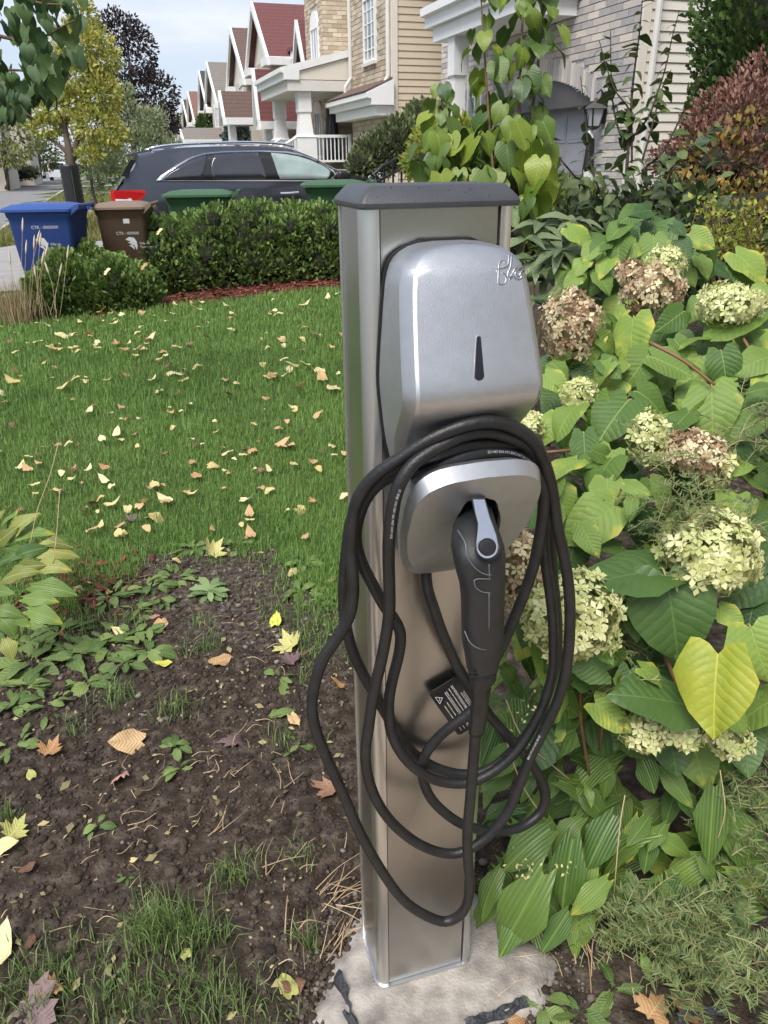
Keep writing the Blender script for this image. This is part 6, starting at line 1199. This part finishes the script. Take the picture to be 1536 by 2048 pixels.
for k in range(190):
    px, py = random.gauss(1290, 95), random.gauss(415, 50)
    if not (1100 < px < 1480 and 300 < py < 540) or (px < 1180 and py < 350): continue
    a = dep(px, py, random.uniform(3.4, 4.0)); az = random.uniform(0, 6.28); out = np.array([math.cos(az), math.sin(az)*.6, -.15])
    put_leaf(AS, 'leaf', random.choice(AP), a, out, UPV+unit(EYE-a)*.35+np.array([random.gauss(0, .3) for _ in range(3)]), random.uniform(.055, .095))
shrub('understory_shrub', 'dense dark foliage at the foot of the long shoots', 'shrub', [rb(1230,450,4.1,.36,.16), rb(1330,440,4.1,.36,.2), rb(1180,500,3.9,.25,.2), rb(1290,520,3.6,.3,.2), rb(1420,500,3.7,.3,.2)], 2600, LEAF2, .06, mat('understory_leaf', (.018,.036,.012), .5, c2=(.09,.13,.04), island=.8, scale=4, trans=.2), up=.2, shell=.5, core=.8)
# ---- peony-like foliage plant
PN_ = thing('peony_plant', 'peony with narrow grey green leaves right behind the charger head', 'plant', dep(1120, 900, 2.8)*[1, 1, 0])
for (cx_, cy_, n, r_) in ((1080,450,12,.0),(1150,440,12,0),(1075,520,12,0),(1170,490,10,0),(1090,560,12,0),(1120,500,12,0),(1050,480,9,0),(1180,545,10,0),(1060,600,8,0),(1130,590,9,0)):
    c_ = dep(cx_, cy_, random.uniform(2.65, 2.9)); mb = MB(); mb.tube(spline([c_, c_+[0, .03, -.12], c_*[1, 1, 0]+[0, .08, .5]], 4), .004, 5); mb.build('stem', M_stemg, PN_, True)
    for k in range(n):
        az = 2*math.pi*k/n+random.uniform(-.3, .3); out = np.array([math.cos(az), math.sin(az)*.7, random.uniform(-.25, .35)]); put_leaf(PN_, 'leaf', random.choice(PE), c_+out*.012, out, UPV+unit(EYE-c_)*.5+np.array([random.gauss(0, .2) for _ in range(3)]), random.uniform(.08, .14))
# ---- twiggy golden shrub at the right edge
TW = thing('twiggy_shrub', 'sparse twiggy shrub with tiny golden leaves at the right edge', 'shrub', dep(1490, 760, 3.1)*[1, 1, 0]); Ps = []
for k in range(46):
    a = dep(random.uniform(1420, 1560), random.uniform(540, 620), random.uniform(3.0, 3.4)); b_ = dep(random.uniform(1390, 1570), random.uniform(385, 500), random.uniform(2.9, 3.4)); q = spline([a, (a+b_)/2+[random.gauss(0, .04), 0, random.gauss(0, .02)], b_], 5); mb = MB(); mb.tube(q, .0022, 4); mb.build('twig', M_twig, TW, True)
    for _ in range(26): Ps.append(q[random.randrange(4, len(q))]+np.array([random.gauss(0, .018) for _ in range(3)]))
Ps = np.array(Ps); k = len(Ps); link('foliage', npmesh('foliage', *cloud(*LEAF2, Ps, rdir(k)+UPV*.3, rdir(k)+UPV, rng.uniform(.018, .034, k)), M_gold), TW, 'stuff')
# ---- yellowing hosta at the left edge
HL = thing('hosta', 'yellowing hosta at the left edge of the lawn', 'hosta', gnd(10, 1230)); oL, sL = (0, 1000), 5.39
LL = [(60,420,310,110),(120,420,490,250),(60,520,330,545),(160,620,420,470),(330,560,740,490),(30,860,330,710,0,1.1),(300,1190,620,1270,0,1.1),(170,1300,315,1330,0,1.2),(0,1260,160,1390,0,1.6),(60,1500,135,1680,-.02,1.5),(330,720,700,690),(340,930,760,940),(80,300,150,100),(10,330,60,90),(430,470,700,400),(-60,500,120,300),(-40,700,150,560),(-80,980,120,980),(-60,1180,200,1180),(-100,300,-40,120),(150,740,420,680),(250,1060,560,1040),(-80,1400,40,1560)]
traced(HL, [HOY[0], HO[0], HO[2], HO[1], HOY[1]], LL, oL, sL, lambda px, py: float(np.interp(py, [1000,1100,1200,1300], [2.75,2.62,2.42,2.3])), tilt=(.8, .45), ws=1.1)
for P in ([(105,1130),(112,1080),(116,1030),(120,980)],[(60,1090),(75,1020),(100,950),(116,890)]):
    mb = MB(); mb.tube(spline([dep(*p, 2.55) for p in P], 5), .0014, 5); mb.build('flower_stalk', M_straw, HL, True)
# ---- dry ornamental grass by the blue bin
OG = thing('ornamental_grass', 'dry tan ornamental grass with plumes in front of the blue bin', 'grass clump', gnd(45, 640)); M_dry = mat('dry_blade', (.22,.16,.08), .7, c2=(.52,.42,.24), island=.8, trans=.2)
og = gnd(40, 645); n = 520; V, Fq = blades(n, og[0]+rng.normal(0, .13, n), og[1]+rng.normal(0, .10, n), np.full(n, .0), rng.uniform(.2, .5, n), np.full(n, .006), .38); link('dry_blades', npmesh('dry_blades', V, Fq, M_dry), OG, 'stuff')
for (x0, y0, x1, y1) in ((80,600,70,545),(85,590,92,505),(40,600,45,455),(60,600,75,480),(60,590,68,490),(70,600,85,520),(100,600,120,545),(110,590,95,540),(75,580,80,485),(50,590,52,500),(30,600,20,520),(120,600,135,510)):
    a, b_ = dep(x0, y0+30, 7.3), dep(x1, y1, 7.3); q = spline([a, (a+b_)/2+[random.gauss(0, .02), 0, .02], b_], 5); mb = MB(); mb.tube(q, .0025, 4); st_ = mb.build('plume_stalk', M_dry, OG)
    d = unit(q[-1]-q[-3]); mb = MB(); mb.tube([q[-1]-d*.05, q[-1], q[-1]+d*.06, q[-1]+d*.10], [.003, .010, .009, .002], 6); mb.build('plume', mat('plume', (.50,.40,.30), .8, var=.2), st_, True)
# ================================================================ fallen leaves
def fall_mat(n, c, c2, rand=.7): return mat('fallen_'+n, c, .6, c2=c2, rand=rand, scale=4, trans=.15, vein='net', bump=.3)
F_y = fall_mat('yellow', (.66,.50,.18), (.90,.80,.46)); F_t = fall_mat('tan', (.42,.22,.09), (.74,.50,.26)); F_b = fall_mat('brown', (.13,.06,.035), (.34,.18,.11)); F_p = fall_mat('purple', (.16,.10,.10), (.30,.21,.20)); F_g = fall_mat('green_yellow', (.42,.42,.12), (.66,.60,.24)); F_k = fall_mat('pink', (.55,.28,.22), (.62,.38,.26)); F_l = fall_mat('lime', (.55,.58,.08), (.70,.68,.12))
MO = [(0,0),(.10,.10),(.36,.02),(.30,.15),(.62,.30),(.46,.36),(.52,.52),(.24,.47),(.30,.74),(.15,.70),(0,1.0)]
def maple_mesh(m_, curl, seed):
    r = random.Random(seed); o = MO+[(-x*.96, y*1.02) for x, y in MO[-2:0:-1]]; mid = [(x*.5, .33+(y-.33)*.5) for x, y in o]; n = len(o)
    z = lambda x, y: curl*((x*x)*1.6+(y-.35)**2*.9)+.05*math.sin(5*x+seed)*math.cos(4*y+seed*2)
    vs = [(0, .33, z(0, .33))]+[(x, y, z(x, y)) for x, y in mid]+[(x, y, z(x, y)+r.uniform(-.05, .08)) for x, y in o]; fs = [(0, 1+i, 1+(i+1) % n) for i in range(n)]+[(1+i, 1+n+i, 1+n+(i+1) % n, 1+(i+1) % n) for i in range(n)]
    me = bpy.data.meshes.new('fallen_leaf'); me.from_pydata(vs, [], fs); me.polygons.foreach_set('use_smooth', [True]*len(fs)); me.materials.append(m_); me.update(); return me
OV = {m_.name: [leaf_mesh('fallen_leaf', m_, w_, 6, 4, d, f, .09, tw, .04, .34, .9, s, True) for d, f, tw, s, w_ in ((-.3,.4,.2,1,.42),(.3,-.5,-.3,2,.36),(.5,1.1,.3,3,.40),(-.5,-.9,.4,4,.44),(.1,.6,-.5,5,.34),(-.8,.9,.2,6,.42))] for m_ in (F_y, F_t, F_b, F_g, F_l, F_p, F_k)}
MP = {m_.name: [maple_mesh(m_, c, s) for c, s in ((.35,1),(-.4,2),(.7,3))] for m_ in (F_t, F_p, F_g, F_k, F_b, F_y)}
def drop(px, py, me, size, label, group=None, lift=.012, az=None, tilt=.3):
    p = gnd(px, py); p[2] = float(gz(p[0], p[1]))+lift; az = random.uniform(0, 6.28) if az is None else az; d = np.array([math.cos(az), math.sin(az), random.gauss(0, tilt*.5)])
    o = link('fallen_leaf', me, None, mw=leaf_mw(p-d*size*.45*[1,1,0], d, UPV+np.array([random.gauss(0, tilt), random.gauss(0, tilt), 0]), size)); return tag(o, label, 'leaf', group)
SPEC = [(318,1043,OV,F_y,.105,'large yellow leaf where the lawn meets the bare patch'),(428,1108,MP,F_g,.105,'pale maple leaf lying on the bare gravelly patch'),(292,1003,MP,F_t,.075,'tan lobed leaf on the lawn above the large yellow leaf'),(605,1027,OV,F_y,.075,'pale cupped leaf on the lawn near the post, right of centre'),(256,1497,OV,F_t,.085,'large curled tan leaf on the dark soil'),(240,1562,MP,F_k,.06,'pink and orange maple leaf on the dark soil'),(105,1505,MP,F_t,.07,'withered tan leaf on the soil near the left edge'),(470,1480,MP,F_p,.085,'purplish brown maple leaf in the middle of the soil'),(590,1447,OV,F_t,.05,'orange tan leaf on the soil beside the cable'),(553,1248,OV,F_l,.055,'bright lime yellow leaf left of the cable'),(578,1296,MP,F_g,.10,'greenish yellow maple leaf below the lime leaf'),(580,1328,MP,F_p,.07,'purplish leaf under the greenish maple leaf'),(445,1327,OV,F_t,.075,'curled tan leaf with a long stalk on the bare patch'),(330,1333,OV,F_l,.05,'yellow green leaf at the upper edge of the dark soil'),(658,1588,MP,F_b,.085,'brown crumpled maple leaf close to the post'),(36,1668,MP,F_g,.065,'yellow and tan leaf at the left edge of the soil'),(14,1705,OV,F_y,.055,'cream leaf at the left edge, below a yellow and tan one'),(103,1985,MP,F_t,.05,'orange leaf at the bottom left, above a large purple one'),(78,2028,MP,F_p,.11,'large purple brown maple leaf in the bottom left corner'),(3,1905,OV,F_y,.06,'cream leaf cut off by the left edge near the bottom'),(588,1962,OV,F_b,.06,'purplish brown leaf on the soil left of the footing'),(575,1975,OV,F_g,.055,'yellow green folded leaf left of the footing'),(240,1075,OV,F_y,.055,'folded yellow leaf between lawn and weeds'),(262,1047,MP,F_p,.06,'dark purplish leaf beside the large yellow leaf'),(356,1127,OV,F_y,.045,'small yellow leaf on the edge of the bare patch'),(322,1257,OV,F_t,.07,'tan leaf lying on the weeds'),(310,1245,OV,F_k,.04,'small pinkish leaf touching the tan leaf on the weeds'),(188,1018,OV,F_b,.055,'reddish brown leaf on the lawn by the yellowing hosta'),(1310,2022,MP,F_t,.075,'orange tan leaf at the bottom right'),(1040,2032,OV,F_t,.055,'tan leaf beside the black plastic strip'),(1370,2040,MP,F_t,.07,'orange leaf under the asparagus fern at the bottom edge'),(658,1168,OV,F_t,.045,'small tan leaf on the grass left of the post'),(585,1150,OV,F_y,.05,'yellow folded leaf on the edge of the bare patch, near the post'),(677,1381,OV,F_t,.035,'tiny orange leaf between the cable and the post'),(180,1170,OV,F_t,.07,'orange brown leaf beside the mulch patch'),(162,1188,OV,F_y,.055,'yellow leaf on the mulch patch'),(222,1190,OV,F_l,.03,'small bright yellow petal like leaf by the weeds'),(240,1270,OV,F_y,.04,'small round yellow leaf among the weeds'),(65,1560,OV,F_g,.03,'little pale green leaf on the soil near the left edge'),(60,1745,OV,F_b,.035,'small brown shrivelled leaf on the soil, lower left'),(270,1727,OV,F_y,.018,'tiny pale leaf scrap in the middle of the soil'),(372,1918,OV,F_g,.03,'pale green leaf in the big grass tuft'),(65,1890,OV,F_b,.03,'brown scrap in the grass at the lower left')]
for px, py, fam, m_, sz, lab in SPEC: drop(px, py, random.choice(fam[m_.name]), sz, lab, lift=.016)
n = 0
while n < 255:
    px = random.uniform(-10, 690); py = 585+(random.random()**1.45)*510
    lim = float(np.interp(px, [0, 150, 300, 690], [640, 640, 618, 583])); 
    if py < lim or (py > 1040 and px < 150): continue
    w_ = 1.0 if (py < 770 and px < 400) else (.42 if py < 820 else .62)
    if random.random() > w_: continue
    g = gnd(px, py); b0, _, m0 = zones(np.array([g[0]]), np.array([g[1]]))
    if b0[0]: continue
    far = py < 800; y_ = random.random()
    zn = 'near the hedge' if py < 690 else ('in the middle of the lawn' if py < 860 else 'on the near part of the lawn'); zn += ', left side' if px < 230 else (', centre' if px < 460 else ', close to the post')
    m_, lab = ((F_y, 'pale yellow leaf fallen on the lawn') if y_ < (.85 if far else .45) else ((F_t, 'tan leaf fallen on the lawn') if y_ < (.96 if far else .88) else (F_b, 'brown shrivelled leaf fallen on the lawn')))
    grp = lab.split(' leaf')[0]+' leaves '+zn; lab = lab.replace('fallen on the lawn', 'fallen '+zn)
    drop(px, py, random.choice(OV[m_.name] if random.random() < .8 or m_ is F_y else MP[m_.name]), random.choice((.045,.055,.065,.075,.085,.10))*random.uniform(.9, 1.1)*(1.0 if far else .64), lab, grp, lift=.040, tilt=.16); n += 1
for px, py, zc, m_, lab in ((315,465,8.35,F_y,'yellow leaf caught on top of the left end of the hedge'),(284,535,8.0,F_t,'tan leaf caught on the small cedar'),(210,545,7.9,F_y,'yellow leaf caught low on the small cedars')):
    a = dep(px, py, zc-.12); tag(link('fallen_leaf', OV[m_.name][0], None, mw=leaf_mw(a, (.8,-.2,.3), (0,-.7,.7), .085)), lab, 'leaf')
# ================================================================ weeds and tufts on the soil
M_weed = mat('weed_leaf', (.085,.15,.035), .5, c2=(.24,.32,.09), rand=.8, scale=3, trans=.25, vein='net', bump=.35); M_weed2 = mat('rosette_leaf', (.12,.20,.07), .5, c2=(.27,.36,.14), rand=.7, scale=3, trans=.2, vein='net', bump=.3)
WL = [leaf_mesh('leaf', M_weed, w, 6, 2, d, .35, .03, 0, se, .5, .8, s) for w, d, se, s in ((.24,.3,.15,1),(.34,.45,.08,2),(.2,.1,.2,3))]; RL = [leaf_mesh('leaf', M_weed2, .19, 6, 2, d, .3, .03, 0, .05, .62, .8, s) for d, s in ((.2,1),(.45,2))]; BLD = leaf_mesh('blade', MATS['lawn_blade'], .02, 4, 1, .3, 0, 0, 0, 0, .3, .4, 1)
def weed(px, py, n, size, mes, label, name='weed', group=None, up=.35, spread=.0):
    p = gnd(px, py); p[2] = float(gz(p[0], p[1])); t_ = thing(name, label, 'weed', p, group)
    for k in range(n):
        az = 2*math.pi*k/n*1.618*2+random.uniform(-.4, .4); out = np.array([math.cos(az), math.sin(az), random.uniform(.1, 1)*up]); put_leaf(t_, 'leaf', random.choice(mes), p+out*[1,1,0]*random.uniform(0, spread+.004)+[0, 0, .006+random.uniform(0, .03)*up*2], out, UPV+np.array([random.gauss(0, .25), random.gauss(0, .25)-.15, 0]), size*random.uniform(.6, 1.15))
    return t_
weed(422,1192,18,.085,RL,'pale green rosette weed in the middle of the bare patch','rosette_weed',up=.5)
for px, py, n, sz, sp_, lab in ((70,1330,14,.11,.06,'broad leaved weed at the left edge below the hosta'),(150,1310,16,.11,.07,'broad leaved weed right of the one at the left edge'),(215,1290,14,.08,.08,'weed with toothed leaves above the dark soil'),(270,1275,16,.06,.07,'low spreading weed beside the fallen tan leaf'),(120,1270,12,.10,.06,'weed with a long toothed leaf under the hosta'),(25,1415,10,.07,.04,'light green weed at the left edge of the dark soil'),(225,1200,14,.07,.06,'leafy weed between the mulch patch and the bare patch'),(300,1180,12,.06,.06,'leafy weed on the left rim of the bare patch'),(610,1130,12,.05,.06,'small weed at the grass edge near the post'),(350,1500,7,.05,.02,'wilted seedling on the soil above the pink leaf'),(365,1545,6,.045,.02,'pale torn seedling in the middle of the soil'),(195,1665,6,.035,.02,'tiny seedling on the soil, lower left'),(560,1360,7,.05,.04,'clover like seedling beside the cable'),(540,1440,3,.07,.01,'single drooping dark leaf beside the cable'),(600,1500,10,.035,.05,'scattered torn green bits near the post'),(1085,2015,7,.06,.02,'green sprig at the bottom edge right of the footing'),(1225,1985,5,.06,.01,'upright green leaf right of the dry stalks'),(1170,2030,7,.055,.03,'round leaved sprig at the bottom edge'),(235,1965,10,.022,.03,'patch of tiny round leaves by the bottom grass tufts'),(255,1760,4,.022,.01,'tiny two leaved sprout above the big grass tuft')):
    weed(px, py, n, sz, WL, lab, 'weed', up=.3, spread=sp_)
for i, (px, py) in enumerate(((60,1380),(180,1370),(40,1290),(250,1330),(330,1210),(280,1225),(350,1160),(640,1210),(600,1190),(480,1095),(390,1100),(100,1420),(300,1310),(30,1500))):
    weed(px, py, random.randint(8, 14), random.uniform(.04, .08), WL, 'low green weed '+('below the weeds at the left edge','under the broad leaved weed','just under the yellowing hosta','at the upper rim of the dark soil','left of the rosette weed','between the mulch patch and the rosette weed','above the rosette weed','beside the cable, at the lawn edge','left of the cable, on the rim of the bare patch','at the top of the bare patch near the maple leaf','at the top left of the bare patch','on the soil below the hosta','on the weeds by the fallen tan leaf','alone on the dark soil at the left edge')[i], 'weed', 'low weeds along the lawn edge', .3, .05)
M_tuft = mat('tuft_blade', (.07,.13,.03), .5, c2=(.25,.34,.11), island=.85, scale=8, trans=.25)
def tuft(px, py, n, l0, l1, rad, lab, lean=.6):
    p = gnd(px, py); x = p[0]+rng.normal(0, rad, n); y = p[1]+rng.normal(0, rad*.8, n); V, Fq = blades(n, x, y, gz(x, y)-.003, rng.uniform(l0, l1, n), rng.uniform(.0016, .003, n), lean, cur=.8)
    tag(link('grass_tuft', npmesh('grass_tuft', V, Fq, M_tuft)), lab, 'grass tuft', 'grass tufts on the soil', 'stuff')
for a in ((320,1870,330,.05,.13,.035,'biggest grass tuft on the dark soil, near the bottom'),(400,1880,160,.04,.10,.035,'grass tuft touching the right side of the biggest tuft'),(470,1760,110,.03,.08,.03,'grass tuft right above the biggest tuft'),(110,1945,240,.03,.07,.06,'thin grass patch at the lower left'),(60,2000,160,.03,.07,.05,'thin grass patch in the bottom left corner'),(330,1985,200,.03,.08,.05,'grass patch at the bottom edge below the biggest tuft'),(420,2010,200,.03,.08,.05,'grass patch at the bottom edge, left of the footing'),(220,2020,120,.03,.08,.04,'grass patch at the bottom edge right of the purple leaf'),(605,1720,50,.02,.06,.03,'sparse blades left of the post'),(355,1425,90,.04,.09,.035,'bent grass tuft at the upper edge of the dark soil'),(235,1395,90,.05,.10,.03,'grass tuft below the broad leaved weeds'),(620,1885,40,.04,.09,.012,'few upright blades left of the footing'),(410,1300,90,.03,.08,.04,'grass tuft on the lower rim of the bare patch'),(570,1480,70,.02,.06,.04,'sparse grass beside the cable loop'),(560,2030,120,.02,.05,.06,'short grass at the bottom edge beside the footing'),(240,1250,120,.04,.08,.06,'grass growing through the weeds'),(150,1460,40,.03,.06,.03,'thin blades at the left of the dark soil'),(500,1180,60,.02,.04,.08,'thin grass on the bare patch'),(400,1250,60,.03,.06,.03,'blades below the rosette weed'),(1260,1890,60,.04,.08,.05,'dry green blades under the hosta'),(20,1640,40,.03,.08,.015,'few blades at the left edge of the soil')): tuft(*a)
# dandelion clock at the hedge foot
p = gnd(322, 612); t_ = thing('dandelion_clock', 'white dandelion seed head at the foot of the hedge', 'dandelion', p); mb = MB(); mb.tube([p, p+[0, 0, .17]], .004, 5); mb.build('stalk', M_stemg, t_)
k = 160; d = rdir(k); link('seed_head', npmesh('seed_head', *cloud(*LEAF1, np.repeat((p+[0, 0, .19])[None], k, 0), d, rdir(k), np.full(k, .035)), M_trim), t_)
